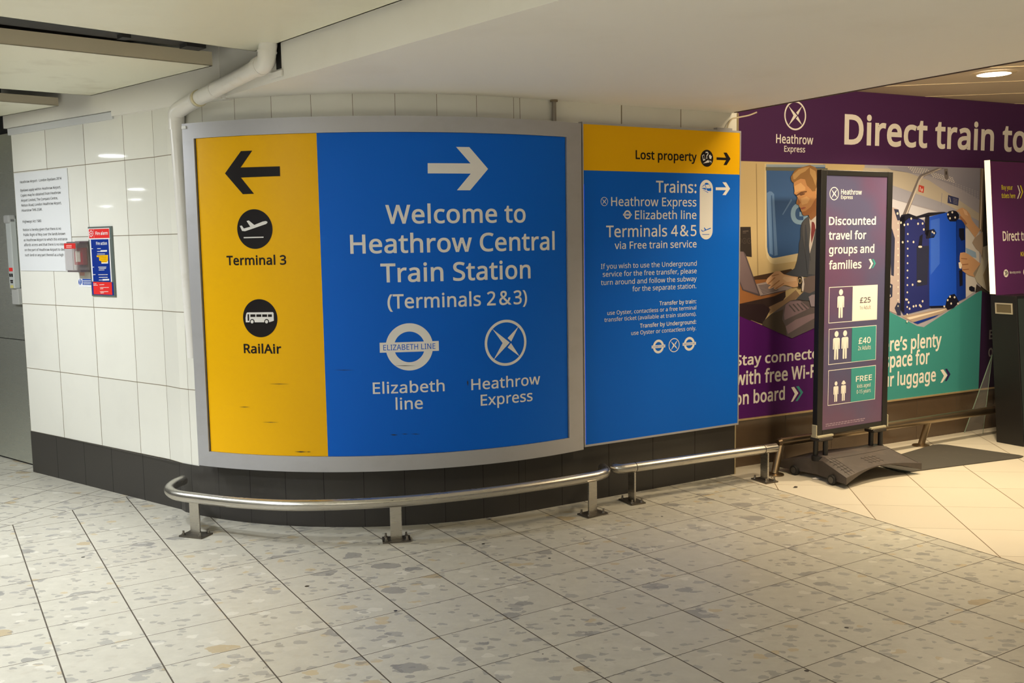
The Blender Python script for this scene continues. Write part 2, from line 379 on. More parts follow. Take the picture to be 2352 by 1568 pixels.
bl.quad(LW0 + LWU * 0 + LWN * SO + Z * ZS, arc_pt(AC, AR + SO, A0, ZS), AT + Z * ZS, LW0 + Z * ZS, 0, [(.5, .5)] * 4)
bl.quad(LW0 - LWN * .3, LW0 + LWN * SO, LW0 + LWN * SO + Z * ZS, LW0 - LWN * .3 + Z * ZS, 0, [(.5, .5)] * 4)
bl.build('baseboard_left', M_SKIRT, kind='structure')
bf = MB(); sp_ = arc_pts(.2265, -.877 - .2265 * 4, AR + SO); mid_ = (sp_[3][0].lerp(sp_[4][0], .30), sp_[3][1] + (sp_[4][1] - sp_[3][1]) * .30)
wall_strip(bf, sp_[:4] + [mid_], 0, ZS + .004, vs01); wall_strip(bf, [mid_] + sp_[4:], 0, .345, vs01)
wall_strip(bf, [(RT + RD * u + RN * SO, i) for u, i in ((0, 0), (.257, 1), (.603, 2), (.948, 3), (1.295, 4), (1.645, 4.99))], 0, .345, vs01)
bf.quad(er + RN * SO, er - RN * .5, er - RN * .5 + Z * .345, er + RN * SO + Z * .345, 0, [(.5, .5)] * 4)
bf.build('baseboard_front', M_SKIRT, kind='structure')
# far wall behind the mural
wb = MB(); a = FW0 - FWU * .35; b = FW0 + FWU * 6
wb.quad(a, b, b + Z * 2.7, a + Z * 2.7); wb.build('wall_back', mat('plain_wall', (150, 130, 105), .6), kind='structure')
bb = MB(); wall_strip(bb, [(FW0 + FWU * (-.3 + .45 * k) + FWN * .006, k + .35) for k in range(14)], 0, .328, vs01)
bb.build('baseboard_back', M_SKIRTB, kind='structure')
tb = MB(); tb.obox(FW0, FWU, Z, FWN, (-.3, 6), (.326, .338), (.0, .016)); tb.build('trim_1', mat('mural_trim', (196, 170, 128), .35, .4), kind='structure')
te = MB(); te.obox(er, RN, Z, RD, (-.012, .008), (.0, ZT - .015), (-.004, .006)); te.build('trim_2', mat('corner_bead', (176, 160, 126), .4, .3), kind='structure')
# steel door beyond the corner at the far left
SD0 = Vector((-3.53, 6.941, 0)); SDU = Vector((.417, -.331, 0)).normalized(); SDN = Vector((SDU.y, -SDU.x, 0))
d = MB(); d.obox(SD0, SDU, Z, SDN, (-4.2, .12), (.012, .922), (-.05, 0)); d.obox(SD0, SDU, Z, SDN, (-4.2, .12), (.928, 2.40), (-.05, 0)); d.obox(SD0, SDU, Z, SDN, (-4.2, .12), (0, .012), (-.05, -.006), 1); d.obox(SD0, SDU, Z, SDN, (-4.2, .12), (.92, .93), (-.05, -.004), 1)
dr = d.build('door_1', [M_DOOR, M_DARK], kind='structure')
d = MB(); d.obox(SD0, SDU, Z, SDN, (-4.2, .12), (2.40, 2.78), (-.05, -.02)); d.build('wall_side', M_VOID, kind='structure')
# wall closing the corridor far to the left and the back of the hall
w = MB(); a = SD0 - SDU * 4.2; w.quad(a, a - SDU * 25, a - SDU * 25 + Z * 2.78, a + Z * 2.78, 0, [(0, 0), (60, 0), (60, 5.4), (0, 5.4)]); w.build('wall_corridor', M_TILE, kind='structure')

# ------------------------------------------------------------------ ceilings
BP = [Vector((-2.06, 5.925, 0)), Vector((-1.378, 5.13, 0)), Vector((.169, 3.334, 0)), Vector((3.43, -.45, 0))]
ZSOF = 2.385
sof = MB(); sof.prism([(p.x, p.y) for p in BP] + [(5.19, -.45), (1.452, 6.30), (1.50, 6.52), (.0, 5.68), (-.5, 5.45), (-.87, 5.42), (-1.4, 5.52), (-1.9, 5.85)], ZSOF, 2.80)
sof.build('ceiling', M_SOFFIT, kind='structure')
# dark strip along the right edge of the soffit
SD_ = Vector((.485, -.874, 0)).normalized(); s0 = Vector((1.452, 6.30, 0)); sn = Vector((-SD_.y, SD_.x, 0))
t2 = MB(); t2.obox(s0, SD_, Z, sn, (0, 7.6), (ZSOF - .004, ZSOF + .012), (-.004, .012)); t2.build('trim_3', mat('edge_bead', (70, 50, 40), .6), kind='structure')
bm_ = MB(); bm_.obox(LW0, LWU, Z, LWN, (-.05, 2.345), (2.41, 2.80), (-.2, .022)); bm_.obox(LW0, LWU, Z, LWN, (1.28, 2.345), (2.378, 2.41), (-.2, .022)); bm_.build('trim_4', M_SOFFIT, kind='structure')
t5 = MB(); t5.obox(LW0, LWU, Z, LWN, (-.02, 1.27), (2.362, 2.406), (-.1, .012)); t5.build('trim_5', mat('pale_wall_trim', (214, 216, 218), .4), kind='structure', bevel=.002)
up = MB(); up.add([(-24, -5, 2.78), (3.2, -5, 2.78), (3.43, -.45, 2.78), (-1.2, 5.2, 2.78), (-2.0, 6.2, 2.78), (-3.6, 7.4, 2.78), (-24, 22, 2.78)], [(0, 1, 2, 3, 4, 5, 6)])
up.build('ceiling_upper', M_VOID, kind='structure')
low = MB(); low.prism([(-24, -5), (3.2, -5), (3.1, -.3), (1.1, 2.05), (-1.9, -.55), (-24, -.55)], 2.56, 2.58); low.build('ceiling_hall', M_PANEL, kind='structure')
low2 = MB(); low2.prism([(-24, -.5), (-4.6, -.5), (-4.6, 7.7), (-24, 20)], 2.56, 2.58); low2.build('ceiling_corridor', M_PANEL, kind='structure')
# station ceiling (tiles with pale battens)
cz = 2.615
M_BAT = mat('ceiling_batten', (226, 208, 176), .5)
sc_ = MB(); sc_.add([(1.40, 6.40, cz), (5.2, -.45, cz), (9, -.45, cz), (9, 10.6, cz), (1.4, 6.9, cz)], [(4, 3, 2, 1, 0)])
bd = Vector((.985, -.165, 0)).normalized(); bn = Vector((bd.y, -bd.x, 0))
for k in range(-6, 8):
    o = Vector((2.669, 6.829, cz)) + bn * (.62 * k)
    sc_.obox(o, bd, Z, bn, (-1.0, 6), (-.003, .004), (-.004, .004), 1)
sc_.build('ceiling_station', [M_CEILR, M_BAT], kind='structure')

# ceiling panels (shallow metal trays)
GP = 'metal ceiling panels at the upper left'
def tray(nm, NR, e1, L, FRv, z, lip, mats, label, under=0):
    """NR near right corner; e1 direction to the left; FRv vector from NR to the far right corner"""
    r = thing(nm, (NR.x, NR.y, z), label, 'ceiling panel', GP)
    a = Vector((NR.x, NR.y, z)); b = a + e1 * L; c = b + FRv; dd = a + FRv
    m = MB(); m.hexa([a, b, c, dd, a + Z * .004, b + Z * .004, c + Z * .004, dd + Z * .004]); m.build('panel_face', mats[0], r)
    ctr = (a + b + c + dd) / 4
    m = MB()
    for p, q in ((a, b), (b, c), (c, dd), (dd, a)):
        i0 = (ctr - p).normalized() * .01; i1 = (ctr - q).normalized() * .01
        m.hexa([p, q, q + i1, p + i0, p + Z * lip, q + Z * lip, q + i1 + Z * lip, p + i0 + Z * lip])
    m.build('panel_lip', mats[1], r)
    return r
M_LIP = mat('panel_lip_paint', (214, 204, 180), .45)
K1 = Vector((-1.262, 4.975, 0)); e1a = Vector((-.86, -.82, 0)).normalized(); e2a = Vector((.653, -.757, 0)).normalized()
tray('ceiling_panel', K1 - LWN * 0 + Vector((-.006, -.005, 0)), e1a, 3.4, e2a * 2.3, 2.553, .06, (M_PANEL, M_LIP), 'large flat cream ceiling panel nearest the top edge, its corner beside the drain pipe elbow')
tray('ceiling_panel', Vector((-1.545, 5.165, 0)), Vector((-.777, -.63, 0)).normalized(), 2.6, Vector((-1.04, .93, 0)), 2.52, .072, (M_PANELD, M_LIP), 'grimy dropped ceiling panel with a thick front lip in the middle')
tray('ceiling_panel', Vector((-2.865, 6.262, 0)), Vector((-.75, -.66, 0)).normalized(), 2.4, Vector((-.60, .445, 0)), 2.485, .052, (M_PANELD, mat('panel_lip_speckled', (196, 186, 164), .6)), 'small far ceiling panel with a speckled lip above the steel door')
ch = MB(); e = Vector((-.80, -.70, 0)).normalized(); n2 = Vector((-.70, .80, 0)).normalized(); o = Vector((-1.44, 5.06, 2.57))
ch.obox(o, e, Z, n2, (.14, 3.6), (.02, .09), (-.10, .10)); ch.obox(o, e, Z, n2, (.12, .22), (.0, .09), (-.03, .06)); ch.obox(o, e, Z, n2, (.50, .54), (.0, .05), (-.05, .02))
tag(ch.build('void_filler', M_VOID, base=(-1.44, 5.06, 2.57)), 'shade-dark channel in the gap between two cream ceiling panels', 'filler')  # black boxes darken the gap, standing in for the shaded void above

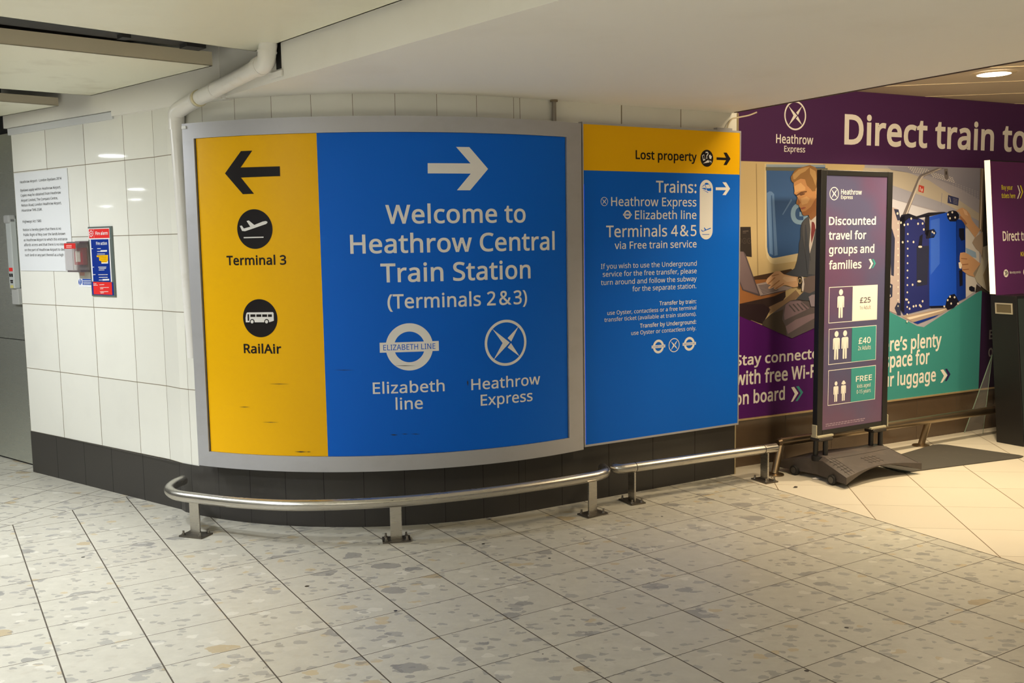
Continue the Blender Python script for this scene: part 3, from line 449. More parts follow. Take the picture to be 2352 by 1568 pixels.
# ------------------------------------------------------------------ artwork (printed letters and shapes as thin meshes)
GLYPHS={' ':(167,[]),'!':(173,['105 129 68 129 52 458 121 458','46 35 49 55 58 68 71 75 86 78 101 75 114 68 123 55 126 35 123 15 114 1 101 -6 86 -9 71 -6 58 1 49 15']),'&':(470,['195 465 227 462 254 453 276 439 293 420 303 395 306 366 300 329 280 298 251 271 214 246 338 127 353 148 365 173 383 229 440 229 429 189 414 153 397 120 375 91 468 0 392 0 336 54 315 37 293 22 269 10 242 1 212 -4 178 -6 137 -3 102 8 73 26 52 51 38 82 34 119 37 150 46 176 60 198 80 218 105 236 133 254 106 286 95 304 85 322 79 343 77 365 81 394 91 419 108 439 132 453 161 462','167 219 127 191 113 177 102 161 95 143 93 121 99 89 117 65 145 49 180 44 218 47 251 57 278 72 300 89','193 419 169 415 149 405 136 388 132 366 135 343 144 323 159 302 180 280 212 301 234 321 246 342 250 366 246 387 235 404 217 415']),"'":(144,['103 458 90 293 55 293 42 458']),'(':(192,['26 176 28 228 36 278 48 327 67 374 91 418 120 458 173 458 134 395 106 325 88 252 83 176 85 127 93 78 106 30 123 -16 145 -60 173 -101 120 -101 91 -62 67 -19 48 27 36 75 28 125']),')':(192,['167 176 164 125 157 75 144 27 126 -19 102 -62 72 -101 20 -101 47 -60 69 -16 87 30 99 78 107 127 110 176 107 227 99 277 87 325 69 372 47 417 19 458 72 458 102 418 126 374 144 327 157 278 164 228']),'+':(367,['206 249 334 249 334 203 206 203 206 71 160 71 160 203 32 203 32 249 160 249 160 382 206 382']),',':(172,['123 67 108 19 89 -34 68 -83 26 -83 39 -30 50 25 58 74 119 74']),'-':(207,['26 147 26 197 181 197 181 147']),'.':(172,['46 35 49 55 58 68 70 75 85 78 101 75 114 68 123 55 126 35 123 15 114 1 101 -6 85 -9 70 -6 58 1 49 15']),'/':(239,['232 458 62 0 6 0 177 458']),'0':(367,['336 230 333 177 327 130 316 90 301 56 280 29 253 10 221 -2 183 -6 136 1 98 22 68 56 48 103 36 161 31 230 35 299 47 357 66 403 95 437 134 458 183 465 230 458 268 437 298 403 319 357 331 299','88 230 90 172 97 125 109 89 127 63 152 47 183 42 214 47 238 62 256 88 269 125 276 172 278 230 276 287 269 334 256 370 238 396 214 412 183 417 152 412 127 396 109 370 97 334 90 287']),'1':(367,['228 0 173 0 173 320 173 352 174 376 175 399 157 382 135 364 87 324 57 362 181 458 228 458']),'2':(367,['334 0 31 0 31 47 151 168 209 230 230 256 245 283 254 310 257 339 252 373 235 397 209 411 176 416 145 413 118 405 92 391 66 373 36 411 75 438 98 449 122 457 148 463 176 464 216 461 250 450 278 432 298 408 311 378 315 343 311 308 300 275 283 244 259 213 198 148 102 54 102 51 334 51']),'3':(367,['316 351 313 322 305 298 291 277 272 261 248 249 221 241 221 239 269 227 303 204 324 171 330 130 326 93 312 59 288 32 254 11 210 -2 155 -6 120 -5 88 -1 58 7 29 19 29 71 59 59 91 49 124 43 155 41 208 47 244 65 265 94 271 132 268 158 256 178 238 193 212 204 181 210 143 212 99 212 99 260 144 260 178 263 207 271 229 284 245 302 255 323 259 347 253 377 236 399 210 412 175 417 131 412 94 399 60 379 31 417 59 435 92 450 131 461 174 464 218 461 254 450 281 432 301 409 312 382']),'4':(367,['354 104 287 104 287 0 233 0 233 104 13 104 13 152 229 461 287 461 287 155 354 155','233 299 233 329 234 355 235 379 236 400 234 400 221 374 206 350 69 155 233 155']),'5':(367,['176 281 220 277 258 265 289 245 311 219 326 186 330 146 325 102 310 64 285 34 251 12 209 -2 159 -6 125 -5 93 0 64 8 40 19 40 72 66 59 97 50 129 44 160 42 192 44 219 52 242 66 259 85 269 110 273 140 266 180 245 209 209 228 158 234 117 230 80 224 51 242 69 458 298 458 298 407 117 407 106 274 135 278']),'6':(367,['35 196 37 235 41 274 48 311 60 347 76 379 97 408 124 431 157 449 197 461 245 464 275 463 302 459 302 411 276 416 246 418 206 415 173 404 146 386 126 363 111 336 101 304 95 270 92 233 96 233 106 247 120 260 136 271 156 280 178 285 204 287 241 283 274 270 300 250 320 223 333 189 337 148 332 103 319 65 297 35 268 12 233 -2 191 -6 160 -3 130 6 104 21 81 43 61 71 47 106 38 148','191 41 227 48 256 67 275 100 281 148 275 187 259 217 231 236 192 243 164 239 140 230 120 216 105 198 96 179 92 158 94 137 98 117 106 97 117 79 131 63 148 51 168 44']),'7':(367,['87 0 275 407 28 407 28 458 336 458 336 414 149 0']),'8':(367,['183 464 221 461 254 452 282 436 302 415 316 388 320 355 317 329 308 307 294 287 277 270 233 243 260 228 284 212 305 194 321 173 331 148 335 119 330 83 316 52 294 28 264 9 227 -3 185 -6 139 -3 101 8 71 26 49 50 36 81 31 117 35 146 45 171 60 193 80 211 102 226 126 239 105 253 86 268 69 286 57 306 49 329 46 355 51 388 64 415 85 436 113 452 146 461','87 116 93 86 110 61 140 44 183 38 225 44 255 61 274 86 280 118 277 139 268 157 254 174 234 188 211 201 183 212 173 216 147 204 126 190 109 175 97 158 89 138','182 419 150 415 124 402 107 381 101 353 104 331 113 313 126 298 143 286 185 264 226 285 241 298 254 313 262 331 264 353 259 381 242 402 216 415']),'9':(367,['334 262 332 223 328 184 321 147 309 111 293 79 272 50 245 27 212 9 171 -3 123 -6 93 -5 65 0 65 48 92 42 122 40 163 43 196 55 222 72 243 95 257 122 268 154 274 188 277 225 273 225 262 210 248 198 232 187 213 178 190 173 164 171 127 175 95 188 68 208 48 235 36 269 32 310 37 355 50 393 72 423 101 446 137 460 178 464 210 461 239 452 266 436 289 414 308 386 322 352 331 310','178 417 142 410 113 391 94 357 88 311 93 271 109 241 137 222 176 216 204 219 229 228 249 242 264 260 273 279 277 300 275 320 270 341 263 361 252 379 238 395 221 407 201 414']),':':(172,['46 35 49 55 58 68 70 75 85 78 101 75 114 68 123 55 126 35 123 15 114 1 101 -6 85 -9 70 -6 58 1 49 15','46 309 49 330 58 343 70 350 85 353 101 350 114 343 123 330 126 309 123 289 114 276 101 268 85 266 70 268 58 276 49 289']),';':(172,['117 67 103 19 83 -34 62 -83 20 -83 29 -44 38 -3 47 38 53 74 113 74','45 309 48 330 56 343 69 350 84 353 100 350 113 343 121 330 124 309 121 289 113 276 100 268 84 266 69 268 56 276 48 289']),'?':(278,['90 146 91 169 95 188 101 206 111 222 125 238 144 255 183 291 194 305 202 318 206 333 208 351 203 378 188 398 164 411 130 415 101 413 74 407 28 388 8 433 35 445 64 455 97 462 134 464 172 461 203 451 228 434 247 412 258 384 262 352 259 326 252 303 241 284 226 266 186 230 154 198 144 185 139 172 135 140 135 129 90 129','75 35 78 55 86 68 99 75 115 78 130 75 142 68 151 55 154 35 151 15 142 1 130 -6 115 -9 99 -6 86 1 78 15']),'A':(410,['350 0 294 142 113 142 58 0 0 0 179 460 231 460 409 0','226 332 219 350 211 378 204 400 197 374 190 350 184 332 132 193 277 193']),'B':(417,['193 458 269 452 323 433 347 412 362 382 367 345 364 319 357 297 345 278 328 262 306 250 280 243 280 240 307 234 332 223 353 209 369 189 379 163 382 130 378 92 363 59 340 34 308 15 269 4 223 0 62 0 62 458','205 263 254 268 285 282 302 305 307 338 301 371 281 392 246 405 196 409 120 409 120 263','120 215 120 49 212 49 264 55 297 72 315 100 321 135 318 157 310 177 296 193 275 205 246 212 208 215']),'C':(405,['259 414 224 411 192 401 165 386 142 365 124 338 111 306 103 270 100 229 104 176 118 131 140 94 170 67 210 50 258 44 287 46 315 49 368 62 368 12 342 4 315 -2 250 -6 185 1 133 22 92 57 63 105 45 162 39 230 43 279 54 325 71 365 96 399 127 427 165 447 209 460 259 464 294 463 327 457 358 449 386 438 362 389 315 406 288 412']),'D':(468,['429 234 422 163 401 105 366 59 319 26 260 7 190 0 62 0 62 458 203 458 268 452 323 432 368 401 402 357 422 301','368 232 363 287 348 332 323 366 289 390 246 404 195 409 120 409 120 49 182 49 239 54 286 70 322 95 348 131 363 176']),'E':(357,['318 0 62 0 62 458 318 458 318 407 120 407 120 264 307 264 307 214 120 214 120 51 318 51']),'F':(333,['120 0 62 0 62 458 318 458 318 407 120 407 120 245 306 245 306 194 120 194']),'G':(467,['261 242 420 242 420 17 382 7 345 -1 304 -5 259 -6 193 1 139 22 96 57 64 104 45 161 39 229 46 296 67 353 102 400 149 435 207 457 277 464 314 463 349 457 382 449 413 438 391 387 336 406 305 412 273 414 223 408 180 391 145 364 120 328 105 282 99 229 104 178 117 132 140 95 173 67 216 49 272 44 323 47 362 55 362 191 261 191']),'H':(475,['413 0 355 0 355 214 120 214 120 0 62 0 62 458 120 458 120 264 355 264 355 458 413 458']),'I':(217,['191 0 26 0 26 33 80 46 80 412 26 425 26 458 191 458 191 425 137 412 137 46 191 33']),'J':(175,['-3 -122 -30 -120 -50 -114 -50 -65 -28 -69 -4 -71 12 -70 27 -65 40 -56 50 -42 57 -23 59 3 59 458 117 458 117 7 113 -33 102 -66 84 -91 60 -108 31 -118']),'K':(397,['397 0 329 0 167 219 120 178 120 0 62 0 62 458 120 458 120 232 159 276 199 319 323 458 390 458 209 259']),'L':(336,['62 0 62 458 120 458 120 51 320 51 320 0']),'M':(582,['264 0 114 402 111 402 113 369 115 326 115 278 115 0 62 0 62 458 148 458 289 83 291 83 435 458 520 458 520 0 463 0 463 282 463 326 465 368 467 401 464 401 312 0']),'N':(488,['425 0 358 0 113 380 110 380 113 345 115 302 115 256 115 0 62 0 62 458 129 458 373 79 376 79 374 110 372 155 371 200 371 458 425 458']),'O':(501,['462 230 459 179 448 133 432 93 408 58 379 31 342 10 300 -2 251 -6 200 -2 157 11 121 31 91 59 68 93 52 133 42 179 39 230 45 296 62 353 91 400 132 436 186 458 251 465 315 458 367 436 408 401 438 354 456 296','100 230 104 176 116 130 137 93 166 66 204 49 251 44 298 49 336 66 365 93 385 130 397 176 401 230 397 283 385 328 365 365 336 393 299 409 251 414 204 409 166 392 137 365 116 329 104 283']),'P':(388,['183 458 238 454 282 442 314 423 337 396 351 363 355 323 353 296 346 269 334 245 316 223 291 204 259 190 220 181 173 178 120 178 120 0 62 0 62 458','178 409 120 409 120 228 166 228 206 230 239 237 264 249 282 267 292 291 296 321 289 359 268 387 231 403']),'Q':(501,['462 230 458 176 447 128 428 86 402 51 369 24 328 5 438 -109 355 -109 267 -6 259 -6 251 -6 200 -2 157 11 121 31 91 59 68 93 52 133 42 179 39 230 45 296 62 353 91 400 132 436 186 458 251 465 315 458 367 436 408 401 438 354 456 296','100 230 104 176 116 130 137 93 166 66 204 49 251 44 298 49 336 66 365 93 385 130 397 176 401 230 397 283 385 328 365 365 336 393 299 409 251 414 204 409 166 392 137 365 116 329 104 283']),'R':(399,['189 458 241 454 283 444 315 426 337 400 351 368 355 328 352 294 342 267 327 245 308 228 286 215 264 205 389 0 322 0 211 189 120 189 120 0 62 0 62 458','185 408 120 408 120 238 189 238 237 244 270 260 289 287 296 325 293 352 284 373 269 389 248 400 220 406']),'S':(352,['322 123 317 85 302 53 278 28 245 9 205 -3 158 -6 109 -4 67 4 33 15 33 71 59 61 90 52 125 46 161 44 192 46 218 53 238 64 253 78 261 96 264 117 262 138 255 155 242 170 222 184 194 197 157 212 105 235 85 249 68 264 55 281 46 300 40 322 38 348 43 382 57 410 79 433 109 450 144 461 185 464 221 463 254 457 284 449 311 439 293 389 242 407 213 412 183 414 157 412 135 405 119 395 106 382 99 366 97 347 99 326 106 309 119 294 138 281 164 268 197 255 234 239 265 223 290 204 308 182 318 155']),'T':(357,['207 0 149 0 149 407 6 407 6 458 350 458 350 407 207 407']),'U':(469,['411 162 406 117 391 76 367 42 333 16 288 -1 232 -6 180 -1 137 14 102 40 78 74 63 115 58 163 58 458 115 458 115 161 119 127 129 98 145 74 169 57 199 47 235 44 273 47 303 59 326 77 341 100 350 129 353 162 353 458 411 458']),'V':(385,['385 458 221 0 164 0 0 458 60 458 164 164 176 128 185 95 192 64 200 96 209 129 221 166 324 458']),'W':(597,['588 458 466 0 408 0 319 300 311 328 304 355 299 377 296 391 294 377 289 355 282 328 274 298 187 0 129 0 8 458 68 458 139 178 146 149 152 121 157 94 161 69 165 96 171 123 178 153 185 182 266 458 326 458 410 180 418 150 425 121 431 93 435 69 440 103 448 140 457 179 528 458']),'X':(376,['373 0 308 0 187 199 64 0 3 0 155 239 12 458 76 458 189 278 302 458 362 458 221 240']),'Y':(363,['182 233 301 458 363 458 210 178 210 0 153 0 153 175 0 458 63 458']),'Z':(367,['342 0 24 0 24 44 266 407 32 407 32 458 336 458 336 414 94 51 342 51']),'a':(360,['185 350 239 343 278 322 295 300 305 271 308 234 308 0 267 0 256 49 253 49 223 18 206 7 187 -1 165 -5 138 -6 109 -4 82 4 60 18 44 38 33 64 30 96 34 127 47 154 70 175 121 196 194 205 253 207 253 228 248 264 234 287 212 300 182 304 155 302 130 296 85 278 67 320 92 331 121 341 152 347','201 166 147 160 113 146 94 124 88 95 92 70 106 53 126 43 151 39 191 45 223 63 239 82 249 107 252 137 252 168']),'b':(395,['111 369 110 328 108 298 111 298 128 318 151 335 181 346 217 350 257 345 292 330 320 305 342 270 355 226 359 172 355 118 342 73 320 38 292 13 257 -1 217 -6 181 -3 151 8 128 25 111 44 106 44 95 0 55 0 55 488 111 488','208 303 175 299 150 289 132 272 120 247 113 214 111 174 111 171 116 115 132 74 150 55 175 44 209 40 237 44 260 56 278 74 295 116 301 173 295 229 278 270 260 288 237 299']),'c':(308,['192 -6 149 -2 111 12 80 36 55 70 40 115 35 170 41 228 56 273 81 308 114 332 153 346 196 350 222 349 247 345 287 332 269 285 234 296 195 301 163 297 138 286 118 268 105 243 96 210 94 171 96 133 105 101 118 75 137 57 162 46 192 42 218 44 242 48 281 62 281 12 243 -2 220 -5']),'d':(395,['176 -6 137 -1 102 13 74 38 52 73 40 117 35 171 40 226 53 270 74 305 103 330 137 345 177 350 202 349 224 344 243 336 259 325 284 300 287 300 285 324 284 350 284 488 340 488 340 0 294 0 286 46 284 46 259 20 242 9 224 1 202 -5','185 40 218 44 244 54 262 70 279 108 284 160 284 171 279 227 263 269 245 288 219 300 185 303 157 299 134 287 116 267 99 225 94 170 99 115 116 74 134 56 157 44']),'e':(362,['187 350 228 345 263 331 291 308 312 277 325 239 329 195 329 161 94 161 102 110 123 72 145 55 172 45 203 42 234 43 261 48 314 65 314 16 288 6 262 -1 234 -5 201 -6 155 -1 115 13 81 38 56 73 40 117 35 169 40 222 54 266 77 302 107 328 145 345','187 304 151 298 123 278 104 247 95 206 270 206 268 234 261 257 250 277 234 292 213 301']),'f':(221,['213 300 126 300 126 0 70 0 70 300 10 300 10 327 70 346 70 366 73 406 83 438 99 461 121 478 149 488 182 491 219 487 248 479 234 435 210 441 182 445 158 440 140 426 130 401 126 366 126 344 213 344']),'g':(395,['176 350 209 347 238 337 263 321 284 298 287 298 295 344 340 344 340 -6 336 -51 323 -88 302 -117 273 -137 234 -150 186 -154 150 -153 118 -149 88 -142 62 -132 62 -80 89 -92 119 -100 153 -105 189 -107 229 -101 259 -81 278 -50 284 -10 284 3 285 25 286 46 284 46 263 23 239 6 210 -3 177 -6 136 -1 101 14 73 40 52 76 39 119 35 171 39 222 52 266 73 302 101 329 136 345','184 303 157 299 135 287 117 268 104 243 96 210 94 171 100 115 117 73 135 55 158 44 185 40 210 41 230 47 247 55 261 68 272 84 279 105 283 129 285 158 285 171 282 214 274 247 261 272 241 289 216 299']),'h':(396,['111 345 110 319 108 296 112 296 124 313 139 326 157 336 176 344 197 348 219 350 257 346 288 336 313 320 330 296 341 264 345 224 345 0 289 0 289 220 284 256 270 282 246 298 212 303 177 299 151 288 133 271 120 246 113 215 111 178 111 0 55 0 55 488 111 488']),'i':(166,['111 344 111 0 55 0 55 344','83 473 96 471 106 464 114 453 116 437 114 421 106 410 96 403 83 401 70 403 60 410 52 421 50 437 52 453 60 464 70 471']),'j':(166,['14 -154 -14 -152 -35 -146 -35 -101 -15 -105 7 -107 26 -104 41 -96 51 -80 55 -53 55 344 111 344 111 -51 108 -81 101 -106 88 -127 69 -142 45 -151','50 437 52 453 60 464 70 471 83 473 96 471 106 464 114 453 116 437 114 421 106 410 96 403 83 401 70 403 60 410 52 421']),'k':(343,['110 233 109 206 108 177 110 177 122 192 138 211 151 228 261 344 327 344 188 197 337 0 269 0 149 160 110 126 110 0 55 0 55 488 110 488']),'l':(166,['111 0 55 0 55 488 111 488']),'m':(600,['432 350 467 347 496 337 519 320 535 296 545 264 548 224 548 0 492 0 492 221 488 257 475 282 453 298 422 303 392 300 368 290 351 274 334 238 329 190 329 0 273 0 273 221 271 246 266 267 256 283 243 294 225 301 203 303 172 299 148 288 131 271 120 246 113 216 111 178 111 0 55 0 55 344 100 344 108 297 112 297 124 313 138 327 155 337 173 345 193 349 213 350 249 347 279 336 302 318 318 293 321 293 342 318 369 336 399 347']),'n':(396,['220 350 258 347 289 337 313 320 331 296 341 264 345 224 345 0 289 0 289 220 284 256 270 282 246 298 212 303 178 299 151 289 133 271 116 232 111 178 111 0 55 0 55 344 100 344 108 297 112 297 125 313 140 327 158 337 178 345 199 349']),'o':(388,['353 173 351 132 342 97 329 66 310 40 287 20 260 5 228 -3 193 -6 160 -3 130 5 103 20 80 40 61 66 47 97 38 132 35 173 40 225 55 269 78 304 110 329 149 345 195 350 239 345 277 329 309 304 333 269 348 225','94 173 96 135 104 102 118 76 137 56 163 44 194 40 226 44 251 56 271 76 285 102 292 135 295 173 292 211 284 243 270 268 251 287 226 299 194 303 162 299 136 287 117 268 100 227']),'p':(395,['218 350 258 345 292 331 320 306 342 272 355 227 359 173 355 119 342 74 320 39 292 14 258 -1 217 -6 193 -5 171 1 152 9 136 19 111 44 107 44 110 16 111 -13 111 -154 55 -154 55 344 101 344 108 297 111 297 136 324 152 335 170 343 192 349','208 303 177 300 152 290 134 273 121 250 114 220 111 183 111 173 113 133 120 101 132 75 150 56 176 44 209 40 238 45 261 58 278 78 291 105 298 137 301 173 295 226 278 268 260 287 237 299']),'q':(395,['284 -7 284 20 287 46 283 46 265 26 242 9 212 -3 175 -6 136 -1 103 13 74 38 53 73 40 117 35 171 40 226 53 270 75 305 103 330 138 345 177 350 214 346 243 335 266 318 284 297 287 297 295 344 340 344 340 -154 284 -154','186 40 218 44 243 53 261 70 274 93 281 123 284 159 284 171 279 228 262 270 244 288 218 300 185 303 157 299 134 287 116 267 99 225 94 170 99 116 116 75 134 56 157 44']),'r':(265,['215 350 236 349 255 346 248 294 230 298 211 299 192 297 173 291 156 281 141 267 129 251 119 231 113 209 111 183 111 0 55 0 55 344 101 344 107 281 110 281 122 299 136 316 153 330 171 341 192 348']),'s':(307,['278 95 274 64 262 39 242 19 214 5 181 -4 141 -6 108 -5 79 -1 55 6 33 15 33 67 83 48 113 41 142 39 179 43 205 53 219 69 224 90 222 102 217 113 207 123 191 133 139 157 82 182 61 196 46 213 36 234 33 259 37 286 49 309 68 327 109 344 162 350 192 349 220 344 247 337 271 327 252 282 207 298 183 302 158 304 127 301 105 293 91 280 87 262 89 249 95 238 106 229 123 219 175 197 231 172 251 158 266 141 275 120']),'t':(232,['169 40 196 42 217 47 217 4 192 -4 160 -6 134 -4 110 3 89 16 73 35 63 63 59 100 59 300 10 300 10 327 60 350 82 423 115 423 115 344 215 344 215 300 115 300 115 101 119 74 131 55 148 44']),'u':(396,['342 344 342 0 296 0 287 46 285 46 272 29 257 16 238 6 219 -1 198 -5 176 -6 138 -3 107 7 82 23 65 47 54 79 51 119 51 344 108 344 108 123 112 87 126 61 150 46 184 40 219 44 245 55 264 73 276 97 283 128 285 165 285 344']),'v':(326,['130 0 0 344 60 344 133 141 144 110 155 77 161 50 164 50 171 77 182 110 192 141 266 344 326 344 195 0']),'w':(504,['277 194 269 221 262 246 257 268 253 285 250 285 247 268 242 246 235 220 227 194 166 1 101 1 7 345 65 345 113 161 123 123 131 88 135 58 138 58 142 78 148 102 154 128 161 151 222 345 284 345 343 151 352 119 361 87 366 59 368 59 373 86 381 122 391 161 439 345 497 345 402 1 336 1']),'x':(339,['136 176 17 344 81 344 170 214 258 344 321 344 203 176 328 0 264 0 170 137 75 0 12 0']),'y':(327,['1 344 61 344 135 148 147 115 157 84 164 55 167 55 179 97 196 149 266 344 327 344 179 -47 166 -78 150 -104 132 -125 111 -141 85 -151 54 -154 27 -152 7 -149 7 -104 24 -106 45 -108 63 -106 79 -100 93 -91 104 -79 121 -47 139 -1']),'z':(302,['277 0 25 0 25 37 210 300 36 300 36 344 272 344 272 302 90 44 277 44']),'£':(367,['214 464 248 462 278 456 328 438 308 393 265 409 241 415 216 417 183 412 160 398 145 373 140 337 140 248 271 248 271 205 140 205 140 139 139 115 134 96 127 81 118 69 97 51 343 51 343 0 21 0 21 47 38 53 53 63 66 75 76 91 82 112 84 138 84 205 22 205 22 248 84 248 84 343 88 378 100 408 119 432 146 449 178 460']),'’':(112,['105 451 90 402 70 350 49 301 8 301 17 339 26 381 34 421 40 458 100 458'])}
